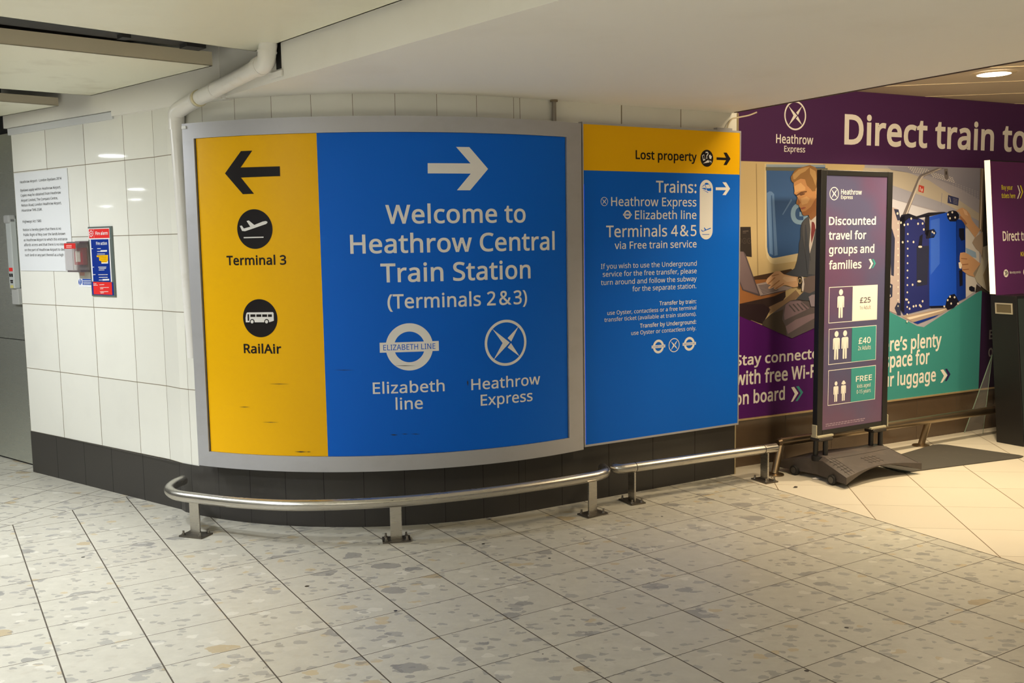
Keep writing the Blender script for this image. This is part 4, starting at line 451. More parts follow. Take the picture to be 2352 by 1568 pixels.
ART=[
["S","S1","arrow",0,[["P",1,"ink",["-6822 19748 -5755 20897 -5067 20894 -5818 20024 -3499 20012 -3505 19498 -5827 19488 -5071 18602 -5753 18597"]]]],
["S","S1","pictogram",0,[["P",1,"ink",["-4068 16709 -4073 16813 -4088 16917 -4114 17019 -4149 17117 -4194 17212 -4248 17302 -4310 17386 -4380 17464 -4458 17534 -4542 17597 -4632 17650 -4727 17695 -4825 17731 -4927 17756 -5031 17771 -5135 17777 -5240 17771 -5344 17756 -5445 17731 -5544 17695 -5639 17650 -5728 17597 -5813 17534 -5890 17464 -5961 17386 -6023 17302 -6077 17212 -6122 17117 -6157 17019 -6183 16917 -6198 16813 -6203 16709 -6198 16604 -6183 16501 -6157 16399 -6122 16300 -6077 16206 -6023 16116 -5961 16031 -5890 15954 -5813 15883 -5728 15821 -5639 15767 -5544 15722 -5445 15687 -5344 15662 -5240 15646 -5135 15641 -5031 15646 -4927 15662 -4825 15687 -4727 15722 -4632 15767 -4542 15821 -4458 15883 -4380 15954 -4310 16031 -4248 16116 -4194 16206 -4149 16300 -4114 16399 -4088 16501 -4073 16604"]]]],
["S","S1","aircraft_symbol","pictogram",[["P",2,"white",["-6025 16895 -5903 16917 -5781 16753 -5382 16842 -5595 17153 -5457 17182 -5133 16934 -4608 17109 -4448 17130 -4353 17096 -4347 17032 -4438 16969 -5160 16758 -5715 16606 -5899 16626"]],["P",2,"white",["-5814 16292 -4610 16297 -4613 16233 -5817 16227"]]]],
["S","S1","lettering",0,[["T",1,"ink","Terminal 3",-6980,-3348,14785,483,0.85,10]]],
["S","S1","pictogram",0,[["P",1,"ink",["-3997 11867 -4002 11970 -4017 12071 -4042 12170 -4077 12267 -4121 12360 -4173 12447 -4234 12530 -4303 12606 -4379 12674 -4461 12736 -4549 12788 -4642 12832 -4738 12867 -4838 12891 -4939 12906 -5041 12911 -5144 12906 -5245 12891 -5345 12867 -5441 12832 -5534 12788 -5622 12736 -5704 12674 -5780 12606 -5849 12530 -5910 12447 -5962 12360 -6006 12267 -6041 12170 -6065 12071 -6081 11970 -6086 11867 -6081 11765 -6065 11664 -6041 11564 -6006 11468 -5962 11375 -5910 11287 -5849 11205 -5780 11129 -5704 11060 -5622 10999 -5534 10947 -5441 10903 -5345 10868 -5245 10843 -5144 10828 -5041 10823 -4939 10828 -4838 10843 -4738 10868 -4642 10903 -4549 10947 -4461 10999 -4379 11060 -4303 11129 -4234 11205 -4173 11287 -4121 11375 -4077 11468 -4042 11564 -4017 11664 -4002 11765"]]]],
["S","S1","coach_symbol","pictogram",[["P",2,"white",["-5926 11886 -5868 12101 -5827 12167 -5770 12184 -4249 12205 -4207 12156 -4208 11731 -4504 11648 -5919 11639"]],["P",3,"ink",["-5608 12078 -5304 12080 -5311 11940 -5615 11938"]],["P",3,"ink",["-5241 12080 -4941 12081 -4948 11942 -5247 11940"]],["P",3,"ink",["-4887 12081 -4591 12082 -4598 11943 -4893 11942"]],["P",3,"ink",["-4538 12082 -4307 12083 -4313 11944 -4544 11943"]],["P",3,"ink",["-5785 12085 -5691 12086 -5700 11723 -5793 11722"]],["P",3,"ink",["-5370 11676 -5379 11630 -5402 11589 -5436 11556 -5478 11534 -5524 11527 -5570 11534 -5610 11554 -5641 11587 -5660 11628 -5665 11674 -5656 11720 -5633 11761 -5598 11795 -5556 11816 -5510 11823 -5465 11817 -5425 11796 -5394 11763 -5375 11722"]],["P",4,"white",["-5425 11676 -5431 11647 -5445 11620 -5467 11599 -5493 11585 -5522 11580 -5550 11585 -5575 11598 -5595 11619 -5607 11645 -5610 11674 -5604 11704 -5589 11730 -5568 11751 -5541 11765 -5513 11770 -5484 11766 -5459 11752 -5440 11731 -5428 11705"]],["P",3,"ink",["-4494 11681 -4503 11635 -4525 11594 -4558 11561 -4599 11540 -4643 11533 -4687 11540 -4726 11561 -4756 11593 -4775 11634 -4780 11680 -4771 11726 -4748 11767 -4715 11800 -4674 11821 -4630 11828 -4586 11821 -4547 11800 -4517 11768 -4499 11727"]],["P",4,"white",["-4547 11681 -4553 11652 -4567 11625 -4587 11604 -4613 11591 -4641 11586 -4668 11591 -4692 11604 -4711 11625 -4723 11651 -4726 11680 -4720 11709 -4706 11736 -4685 11757 -4660 11770 -4632 11775 -4605 11770 -4580 11757 -4562 11736 -4550 11710"]]]],
["S","S1","lettering",0,[["T",1,"ink","RailAir",-6129,-3839,9944,483,0.85,7]]],
["S","S1","arrow",0,[["P",1,"white",["4482 20073 6861 20078 6062 20950 6810 20950 7874 19793 6811 18635 6061 18634 6862 19531 4475 19532"]]]],
["S","S1","lettering",0,[["T",1,"white","Welcome to",2144,10149,16890,960,0.55,10]]],
["S","S1","lettering",0,[["T",1,"white","Heathrow Central",205,12106,15326,970,0.55,16]]],
["S","S1","lettering",0,[["T",1,"white","Train Station",1787,10418,13758,971,0.55,13]]],
["S","S1","lettering",0,[["T",1,"white","(Terminals 2~&~3)",2114,10162,12325,746,0.5,17]]],
["S","S1","roundel",0,[["P",1,"white",["4532 10203 4526 10329 4507 10455 4476 10578 4433 10697 4379 10812 4314 10921 4238 11023 4153 11117 4059 11202 3957 11277 3848 11343 3734 11397 3614 11440 3491 11471 3366 11489 3239 11495 3112 11489 2987 11471 2864 11440 2744 11397 2630 11343 2521 11277 2419 11202 2325 11117 2240 11023 2164 10921 2099 10812 2045 10697 2002 10578 1971 10455 1952 10329 1946 10203 1952 10076 1971 9950 2002 9827 2045 9708 2099 9593 2164 9484 2240 9382 2325 9288 2419 9203 2521 9128 2630 9062 2744 9008 2864 8965 2987 8935 3112 8916 3239 8910 3366 8916 3491 8935 3614 8965 3734 9008 3848 9062 3957 9128 4059 9203 4153 9288 4238 9382 4314 9484 4379 9593 4433 9708 4476 9827 4507 9950 4526 10076","4079 10203 4075 10285 4063 10367 4043 10446 4015 10524 3980 10599 3938 10669 3889 10736 3833 10797 3772 10852 3706 10901 3635 10944 3561 10979 3483 11007 3403 11027 3321 11039 3239 11043 3157 11039 3075 11027 2995 11007 2917 10979 2843 10944 2772 10901 2706 10852 2645 10797 2589 10736 2540 10669 2498 10599 2463 10524 2435 10446 2415 10367 2403 10285 2399 10203 2403 10120 2415 10039 2435 9959 2463 9881 2498 9806 2540 9736 2589 9669 2645 9608 2706 9553 2772 9504 2843 9461 2917 9426 2995 9398 3075 9378 3157 9366 3239 9362 3321 9366 3403 9378 3483 9398 3561 9426 3635 9461 3706 9504 3772 9553 3833 9608 3889 9669 3938 9736 3980 9806 4015 9881 4043 9959 4063 10039 4075 10120"]],["P",1.3,"white",["1623 9931 4855 9931 4855 10474 1623 10474"]],["T",1.7,"signblue","ELIZABETH LINE",1817,4661,10053,299,0.15,14]]],
["S","S1","emblem",0,[["P",1,"white",["10084 10174 10078 10302 10059 10428 10028 10552 9985 10672 9931 10787 9865 10896 9789 10999 9704 11093 9609 11179 9507 11255 9397 11321 9282 11375 9162 11418 9038 11449 8912 11468 8784 11474 8657 11468 8531 11449 8407 11418 8287 11375 8172 11321 8062 11255 7960 11179 7865 11093 7780 10999 7704 10896 7638 10787 7584 10672 7541 10552 7510 10428 7491 10302 7485 10174 7491 10047 7510 9921 7541 9797 7584 9677 7638 9562 7704 9452 7780 9350 7865 9255 7960 9169 8062 9093 8172 9028 8287 8973 8407 8930 8531 8899 8657 8881 8784 8874 8912 8881 9038 8899 9162 8930 9282 8973 9397 9028 9507 9093 9609 9169 9704 9255 9789 9350 9865 9452 9931 9562 9985 9677 10028 9797 10059 9921 10078 10047","9935 10174 9929 10287 9913 10399 9885 10508 9847 10614 9799 10717 9741 10813 9674 10904 9598 10988 9514 11063 9424 11131 9327 11189 9225 11237 9118 11275 9009 11302 8897 11319 8784 11325 8672 11319 8560 11302 8451 11275 8344 11237 8242 11189 8145 11131 8055 11063 7971 10988 7895 10904 7828 10813 7770 10717 7722 10614 7684 10508 7656 10399 7640 10287 7634 10174 7640 10061 7656 9950 7684 9840 7722 9734 7770 9632 7828 9535 7895 9444 7971 9361 8055 9285 8145 9218 8242 9160 8344 9111 8451 9073 8560 9046 8672 9029 8784 9024 8897 9029 9009 9046 9118 9073 9225 9111 9327 9160 9424 9218 9514 9285 9598 9361 9674 9444 9741 9535 9799 9632 9847 9734 9885 9840 9913 9950 9929 10061"]],["P",1,"white",["7961 10997 9012 10174 7999 9254 8568 10174"]],["P",1,"white",["9597 11068 9109 10228 8882 10434"]],["P",1,"white",["9624 9351 9088 10142 8876 9903"]]]],
["S","S1","lettering",0,[["T",1,"white","Elizabeth",1182,5125,7688,610,0.4,9],["T",1,"white","line",2398,3888,6775,629,0.4,4]]],
["S","S1","lettering",0,[["T",1,"white","Heathrow",6652,10975,7649,601,0.4,8],["T",1,"white","Express",7185,10440,6732,600,0.4,7]]],
["S","S1","scuff_mark",0,[["P",4,"scuff",["-3309 4502 -2931 4531 -2559 4504 -2934 4467"]],["P",4,"scuff",["-2633 4510 -2484 4526 -2337 4507 -2486 4485"]],["P",4,"scuff",["2051 5400 2264 5411 2476 5374 2262 5353"]],["P",4,"scuff",["2667 5421 2857 5425 3047 5397 2856 5387"]],["P",4,"scuff",["3189 5397 3452 5395 3714 5364 3451 5360"]],["P",4,"scuff",["-4686 8252 -4038 8273 -3405 8266 -4040 8244"]],["P",4,"scuff",["-5182 6103 -4652 6129 -4132 6128 -4653 6100"]],["P",4,"scuff",["-6598 6906 -6231 6931 -5872 6928 -6233 6899"]],["P",4,"scuff",["-934 9035 -340 9037 250 9015 -341 9011"]],["P",4,"scuff",["6402 8112 6442 8226 6476 8049 6434 7876"]],["P",4,"scuff",["2370 9207 2959 9197 3549 9161 2958 9168"]]]],
["S","S1","scuff_mark",0,[["P",14,"scuff",["-141 3593 3 3620 145 3574 1 3533"]],["P",14,"scuff",["-22 3564 74 3586 168 3549 72 3516"]],["P",14,"scuff",["-3886 3507 -3527 3533 -3173 3518 -3529 3485"]],["P",14,"scuff",["-2107 3421 -1690 3442 -1278 3417 -1692 3389"]],["P",14,"scuff",["-1167 3813 -804 3825 -445 3802 -806 3784"]],["P",14,"scuff",["13655 4519 13762 4567 13868 4458 13760 4379"]],["P",14,"scuff",["914 3829 1152 3831 1388 3811 1151 3805"]],["P",14,"scuff",["3052 3820 3530 3804 4010 3760 3530 3774"]],["P",14,"scuff",["4102 3564 4247 3567 4392 3540 4246 3532"]],["P",14,"scuff",["8264 3934 8298 3950 8331 3917 8297 3890"]],["P",14,"scuff",["13814 16799 13937 16811 14060 16793 13936 16775"]]]],
["D","P2","lettering",0,[["T",1,"ink","Lost property",7873,12686,20665,504,0.75,13]]],
["D","P2","pictogram",0,[["P",1,"ink",["14054 20861 14049 20930 14036 20999 14013 21064 13983 21127 13944 21184 13898 21237 13846 21282 13788 21321 13726 21352 13660 21374 13592 21388 13523 21392 13453 21388 13385 21374 13319 21352 13257 21321 13199 21282 13147 21237 13101 21184 13063 21127 13032 21064 13009 20999 12996 20930 12991 20861 12996 20792 13009 20724 13032 20658 13063 20595 13101 20538 13147 20485 13199 20440 13257 20401 13319 20370 13385 20348 13453 20334 13523 20330 13592 20334 13660 20348 13726 20370 13788 20401 13846 20440 13898 20485 13944 20538 13983 20595 14013 20658 14036 20724 14049 20792"]]]],
["D","P2","lost_items_symbol","pictogram",[["P",2,"white",["13113 21030 13285 21105 13379 20749 13207 20696"]],["P",3,"ink",["13165 21006 13273 21053 13333 20821 13229 20783"]],["T",2,"white","?",13390,13644,20848,406,0.8,1],["P",2,"white",["13700 21048 13746 21084 13793 21095 13834 21061 13863 21010 13933 21012 13865 20819 13748 20842 13701 20953"]],["P",2,"white",["13202 20532 13633 20769 13738 20615"]],["P",2,"white",["13703 20701 13749 20737 13807 20696 13854 20719 13895 20689 13901 20611 13855 20575 13808 20587 13866 20619 13854 20671 13796 20643 13750 20685"]]]],
["D","P2","arrow",0,[["P",1,"ink",["14330 20950 15137 20943 14915 21261 15187 21269 15524 20884 15189 20479 14922 20476 15144 20785 14331 20789"]]]],
["D","P2","lettering",0,[["T",1,"white","Trains:",9432,12669,18689,687,0.5,7]]],
["D","P2","emblem",0,[["P",1,"white",["5792 18099 5790 18124 5787 18150 5780 18175 5772 18199 5761 18222 5747 18244 5732 18265 5715 18284 5696 18301 5675 18317 5653 18330 5630 18341 5605 18350 5580 18356 5555 18360 5529 18361 5503 18360 5478 18356 5453 18350 5429 18341 5405 18330 5383 18317 5363 18301 5344 18284 5326 18265 5311 18244 5298 18222 5287 18199 5278 18175 5272 18150 5268 18124 5267 18099 5268 18073 5272 18047 5278 18022 5287 17998 5298 17975 5311 17953 5326 17932 5344 17913 5363 17896 5383 17880 5405 17867 5429 17856 5453 17847 5478 17841 5503 17837 5529 17836 5555 17837 5580 17841 5605 17847 5630 17856 5653 17867 5675 17880 5696 17896 5715 17913 5732 17932 5747 17953 5761 17975 5772 17998 5780 18022 5787 18047 5790 18073","5761 18099 5760 18121 5757 18144 5751 18166 5744 18187 5734 18208 5722 18228 5709 18246 5693 18263 5676 18278 5658 18292 5639 18303 5618 18313 5597 18321 5574 18326 5552 18330 5529 18331 5506 18330 5484 18326 5462 18321 5440 18313 5420 18303 5400 18292 5382 18278 5365 18263 5350 18246 5336 18228 5324 18208 5314 18187 5307 18166 5301 18144 5298 18121 5297 18099 5298 18076 5301 18053 5307 18031 5314 18010 5324 17989 5336 17969 5350 17951 5365 17934 5382 17919 5400 17905 5420 17894 5440 17884 5462 17876 5484 17871 5506 17867 5529 17866 5552 17867 5574 17871 5597 17876 5618 17884 5639 17894 5658 17905 5676 17919 5693 17934 5709 17951 5722 17969 5734 17989 5744 18010 5751 18031 5757 18053 5760 18076"]],["P",1,"white",["5363 18265 5575 18099 5371 17913 5485 18099"]],["P",1,"white",["5693 18279 5595 18109 5549 18151"]],["P",1,"white",["5699 17932 5590 18092 5548 18044"]]]],
["D","P2","lettering",0,[["T",1,"white","Heathrow Express",6031,12674,17846,517,0.3,16]]],
["D","P2","roundel",0,[["P",1,"white",["7502 17321 7501 17347 7497 17373 7491 17398 7482 17422 7471 17446 7458 17468 7442 17488 7425 17508 7406 17525 7385 17540 7363 17554 7339 17565 7315 17574 7290 17580 7264 17584 7238 17585 7213 17584 7187 17580 7162 17574 7138 17565 7114 17554 7092 17540 7071 17525 7052 17508 7035 17488 7019 17468 7006 17446 6995 17422 6986 17398 6980 17373 6976 17347 6975 17321 6976 17295 6980 17270 6986 17245 6995 17220 7006 17197 7019 17175 7035 17154 7052 17135 7071 17117 7092 17102 7114 17089 7138 17077 7162 17069 7187 17062 7213 17059 7238 17057 7264 17059 7290 17062 7315 17069 7339 17077 7363 17089 7385 17102 7406 17117 7425 17135 7442 17154 7458 17175 7471 17197 7482 17220 7491 17245 7497 17270 7501 17295","7410 17321 7409 17338 7407 17355 7403 17371 7397 17387 7390 17402 7381 17416 7371 17430 7360 17442 7347 17454 7334 17464 7319 17472 7304 17480 7288 17485 7272 17489 7255 17492 7238 17493 7222 17492 7205 17489 7189 17485 7173 17480 7158 17472 7143 17464 7130 17454 7117 17442 7106 17430 7096 17416 7087 17402 7080 17387 7074 17371 7070 17355 7068 17338 7067 17321 7068 17304 7070 17288 7074 17271 7080 17256 7087 17240 7096 17226 7106 17212 7117 17200 7130 17189 7143 17179 7158 17170 7173 17163 7189 17157 7205 17153 7222 17151 7238 17150 7255 17151 7272 17153 7288 17157 7304 17163 7319 17170 7334 17179 7347 17189 7360 17200 7371 17212 7381 17226 7390 17240 7397 17256 7403 17271 7407 17288 7409 17304"]],["P",1.3,"white",["6909 17266 7568 17266 7568 17377 6909 17377"]],["T",1.7,"signblue","ELIZABETH LINE",6948,7529,17291,61,0.15,14]]],
["D","P2","lettering",0,[["T",1,"white","Elizabeth line",7810,12679,17057,502,0.3,14]]],
["D","P2","lettering",0,[["T",1,"white","Terminals 4~&~5",5652,12685,15994,671,0.35,15]]],
["D","P2","lettering",0,[["T",1,"white","via Free train service",6274,12700,15274,428,0.3,22]]],
["D","P2","capsule",0,[["P",1,"white",["14036 18969 14031 19040 14017 19110 13994 19177 13963 19241 13923 19301 13876 19354 13822 19401 13763 19441 13699 19473 13632 19496 13562 19510 13490 19514 13419 19510 13349 19496 13282 19473 13218 19441 13158 19401 13105 19354 13058 19301 13018 19241 12987 19177 12964 19110 12950 19040 12945 18969 12945 16302 12950 16231 12964 16161 12987 16094 13018 16030 13058 15970 13105 15917 13158 15870 13218 15830 13282 15799 13349 15776 13419 15762 13490 15757 13562 15762 13632 15776 13699 15799 13763 15830 13822 15870 13876 15917 13923 15970 13963 16030 13994 16094 14017 16161 14031 16231 14036 16302"]]]],
["D","P2","train_symbol","capsule",[["P",2,"signblue",["13361 19293 13435 19328 13546 19330 13647 19298 13714 19224 13417 19197 13354 19237"]],["P",2,"signblue",["13354 19229 13403 19183 13500 18980 13790 18984 13857 19036 13714 19224 13744 19230 13895 18952 13903 18854 13859 18817 13606 18814 13553 18842 13344 19196"]],["P",2,"signblue",["13064 19030 13299 19217 13329 19181 13233 19116"]],["P",2,"signblue",["13079 18983 13234 19005 13419 19002 13487 18863"]],["P",2,"signblue",["13198 18887 13235 18888 13662 18725 13625 18697"]],["P",2,"signblue",["13755 18766 13848 18767 13837 18739 13792 18744"]]]],
["D","P2","aircraft_symbol","capsule",[["P",2,"signblue",["13059 16377 13104 16385 13208 16292 13386 16347 13295 16505 13347 16516 13489 16382 13828 16493 13892 16478 13870 16436 13216 16253 13149 16259"]],["P",2,"signblue",["13165 16090 13760 16090 13760 16056 13165 16056"]]]],
["D","P2","arrow",0,[["P",1,"white",["14276 19055 15156 19068 14844 19385 15158 19390 15503 18984 15131 18572 14852 18578 15140 18882 14277 18880"]]]],
["D","P2","lettering",0,[["T",1,"white","If you wish to use the Underground",5259,12715,14111,294,0.12,34]]],
["D","P2","lettering",0,[["T",1,"white","service for the free transfer, please",5388,12717,13635,295,0.12,37]]],
["D","P2","lettering",0,[["T",1,"white","turn around and follow the subway",5252,12720,13144,295,0.12,33]]],
["D","P2","lettering",0,[["T",1,"white","for the separate station.",7604,12690,12679,301,0.12,25]]],
["D","P2","lettering",0,[["T",1,"white","Transfer by train:",9704,12695,11724,245,0.5,18]]],
["D","P2","lettering",0,[["T",1,"white","use Oyster, contactless or a free terminal",5707,12697,11327,237,0.12,42]]],
["D","P2","lettering",0,[["T",1,"white","transfer ticket (available at train stations).",5482,12700,10926,237,0.12,46]]],
["D","P2","lettering",0,[["T",1,"white","Transfer by Underground:",8173,12703,10413,243,0.5,24]]],
["D","P2","lettering",0,[["T",1,"white","use Oyster or contactless only.",7504,12694,10000,242,0.12,31]]],
["D","P2","roundel",0,[["P",1,"white",["10060 9152 10058 9194 10051 9236 10041 9278 10027 9318 10008 9356 9987 9393 9961 9427 9933 9458 9901 9487 9867 9512 9831 9534 9792 9552 9752 9567 9711 9577 9669 9583 9626 9585 9584 9583 9542 9577 9500 9567 9460 9552 9422 9534 9385 9512 9351 9487 9320 9458 9291 9427 9266 9393 9244 9356 9226 9318 9212 9278 9201 9236 9195 9194 9193 9152 9195 9109 9201 9067 9212 9026 9226 8986 9244 8948 9266 8911 9291 8877 9320 8845 9351 8817 9385 8792 9422 8770 9460 8751 9500 8737 9542 8727 9584 8721 9626 8718 9669 8721 9711 8727 9752 8737 9792 8751 9831 8770 9867 8792 9901 8817 9933 8845 9961 8877 9987 8911 10008 8948 10027 8986 10041 9026 10051 9067 10058 9109","9908 9152 9907 9180 9903 9207 9896 9234 9887 9260 9875 9285 9860 9308 9844 9331 9825 9351 9805 9370 9783 9386 9759 9400 9734 9412 9708 9421 9681 9428 9654 9432 9626 9434 9599 9432 9571 9428 9544 9421 9518 9412 9493 9400 9470 9386 9448 9370 9427 9351 9408 9331 9392 9308 9378 9285 9366 9260 9357 9234 9350 9207 9346 9180 9345 9152 9346 9124 9350 9097 9357 9070 9366 9044 9378 9019 9392 8995 9408 8973 9427 8953 9448 8934 9470 8918 9493 8903 9518 8892 9544 8882 9571 8876 9599 8872 9626 8870 9654 8872 9681 8876 9708 8882 9734 8892 9759 8903 9783 8918 9805 8934 9825 8953 9844 8973 9860 8995 9875 9019 9887 9044 9896 9070 9903 9097 9907 9124"]],["P",1.3,"white",["9084 9061 10168 9061 10168 9243 9084 9243"]],["T",1.7,"signblue","ELIZABETH LINE",9150,10103,9102,100,0.15,14]]],
["D","P2","emblem",0,[["P",1,"white",["11328 9150 11326 9193 11320 9236 11309 9278 11295 9319 11276 9359 11254 9396 11228 9431 11199 9463 11166 9492 11131 9518 11094 9541 11055 9559 11014 9574 10972 9584 10929 9591 10885 9593 10842 9591 10799 9584 10757 9574 10716 9559 10677 9541 10639 9518 10604 9492 10572 9463 10543 9431 10517 9396 10495 9359 10476 9319 10461 9278 10451 9236 10445 9193 10442 9150 10445 9106 10451 9063 10461 9021 10476 8980 10495 8941 10517 8904 10543 8869 10572 8837 10604 8807 10639 8781 10677 8759 10716 8741 10757 8726 10799 8715 10842 8709 10885 8707 10929 8709 10972 8715 11014 8726 11055 8741 11094 8759 11131 8781 11166 8807 11199 8837 11228 8869 11254 8904 11276 8941 11295 8980 11309 9021 11320 9063 11326 9106","11277 9150 11276 9188 11270 9226 11261 9264 11248 9300 11231 9335 11211 9368 11188 9399 11163 9427 11134 9453 11103 9476 11070 9496 11035 9512 10999 9525 10962 9534 10924 9540 10885 9542 10847 9540 10809 9534 10772 9525 10735 9512 10701 9496 10668 9476 10637 9453 10608 9427 10582 9399 10559 9368 10540 9335 10523 9300 10510 9264 10501 9226 10495 9188 10493 9150 10495 9111 10501 9073 10510 9036 10523 9000 10540 8965 10559 8932 10582 8901 10608 8873 10637 8847 10668 8824 10701 8804 10735 8788 10772 8775 10809 8765 10847 8760 10885 8758 10924 8760 10962 8765 10999 8775 11035 8788 11070 8804 11103 8824 11134 8847 11163 8873 11188 8901 11211 8932 11231 8965 11248 9000 11261 9036 11270 9073 11276 9111"]],["P",1,"white",["10605 9430 10963 9150 10618 8836 10812 9150"]],["P",1,"white",["11162 9454 10996 9168 10919 9238"]],["P",1,"white",["11171 8869 10989 9139 10917 9058"]]]],
["D","P2","roundel",0,[["P",1,"white",["12574 9150 12572 9194 12566 9237 12555 9279 12541 9319 12522 9359 12500 9396 12474 9431 12445 9463 12413 9492 12378 9518 12341 9540 12302 9558 12261 9573 12219 9583 12176 9590 12133 9592 12089 9590 12046 9583 12004 9573 11964 9558 11924 9540 11887 9518 11852 9492 11820 9463 11791 9431 11765 9396 11743 9359 11725 9319 11710 9279 11699 9237 11693 9194 11691 9150 11693 9107 11699 9064 11710 9022 11725 8981 11743 8942 11765 8905 11791 8870 11820 8838 11852 8809 11887 8783 11924 8761 11964 8742 12004 8728 12046 8717 12089 8711 12133 8709 12176 8711 12219 8717 12261 8728 12302 8742 12341 8761 12378 8783 12413 8809 12445 8838 12474 8870 12500 8905 12522 8942 12541 8981 12555 9022 12566 9064 12572 9107","12420 9150 12418 9178 12414 9206 12407 9234 12398 9260 12386 9286 12371 9310 12354 9332 12336 9353 12315 9372 12292 9389 12268 9404 12242 9416 12216 9425 12189 9432 12161 9436 12133 9437 12104 9436 12077 9432 12049 9425 12023 9416 11997 9404 11973 9389 11950 9372 11930 9353 11911 9332 11894 9310 11879 9286 11867 9260 11858 9234 11851 9206 11847 9178 11845 9150 11847 9122 11851 9094 11858 9067 11867 9040 11879 9015 11894 8991 11911 8968 11930 8947 11950 8928 11973 8912 11997 8897 12023 8885 12049 8876 12077 8869 12104 8865 12133 8863 12161 8865 12189 8869 12216 8876 12242 8885 12268 8897 12292 8912 12315 8928 12336 8947 12354 8968 12371 8991 12386 9015 12398 9040 12407 9067 12414 9094 12418 9122"]],["P",1.3,"white",["11580 9058 12685 9058 12685 9243 11580 9243"]],["T",1.7,"signblue","UNDERGROUND",11647,12618,9099,102,0.15,11]]],
["M","FW","header_band",0,[["P",1,"hxpurple",["-600 20950 42000 20950 42000 26120 -600 26120"]]]],
["M","FW","emblem",0,[["P",2,"muralwhite",["5935 24163 5930 24261 5915 24358 5891 24453 5858 24546 5816 24635 5766 24719 5707 24798 5641 24871 5568 24937 5489 24995 5405 25046 5316 25088 5224 25121 5128 25145 5031 25159 4933 25164 4835 25159 4738 25145 4642 25121 4550 25088 4461 25046 4376 24995 4298 24937 4225 24871 4159 24798 4100 24719 4050 24635 4008 24546 3974 24453 3951 24358 3936 24261 3931 24163 3936 24064 3951 23967 3974 23872 4008 23779 4050 23690 4100 23606 4159 23527 4225 23454 4298 23388 4376 23330 4461 23279 4550 23237 4642 23204 4738 23180 4835 23166 4933 23161 5031 23166 5128 23180 5224 23204 5316 23237 5405 23279 5489 23330 5568 23388 5641 23454 5707 23527 5766 23606 5816 23690 5858 23779 5891 23872 5915 23967 5930 24064","5819 24163 5815 24249 5802 24335 5781 24420 5752 24502 5715 24580 5670 24655 5618 24725 5560 24789 5495 24848 5425 24900 5351 24944 5272 24981 5190 25011 5106 25032 5020 25045 4933 25049 4846 25045 4760 25032 4676 25011 4594 24981 4515 24944 4440 24900 4371 24848 4306 24789 4248 24725 4196 24655 4151 24580 4114 24502 4085 24420 4064 24335 4051 24249 4047 24163 4051 24076 4064 23990 4085 23905 4114 23823 4151 23745 4196 23670 4248 23600 4306 23536 4371 23477 4440 23426 4515 23381 4594 23344 4676 23314 4760 23293 4846 23280 4933 23276 5020 23280 5106 23293 5190 23314 5272 23344 5351 23381 5425 23426 5495 23477 5560 23536 5618 23600 5670 23670 5715 23745 5752 23823 5781 23905 5802 23990 5815 24076"]],["P",2,"muralwhite",["4299 24797 5108 24163 4328 23453 4766 24163"]],["P",2,"muralwhite",["5559 24851 5183 24204 5008 24363"]],["P",2,"muralwhite",["5580 23528 5167 24138 5004 23954"]]]],
["M","FW","lettering",0,[["T",2,"muralwhite","Heathrow",3225,6636,22250,581,0.55,8],["T",2,"muralwhite","Express",3967,5890,21683,390,0.5,7]]],
["M","FW","lettering",0,[["T",2,"muralwhite","Direct train to",9620,25847,22423,1979,0.95,12]]],
["M","FW","purple_panel",0,[["P",1,"hxpurple2",["-600 3350 11696 3350 11696 20950 -600 20950"]]]],
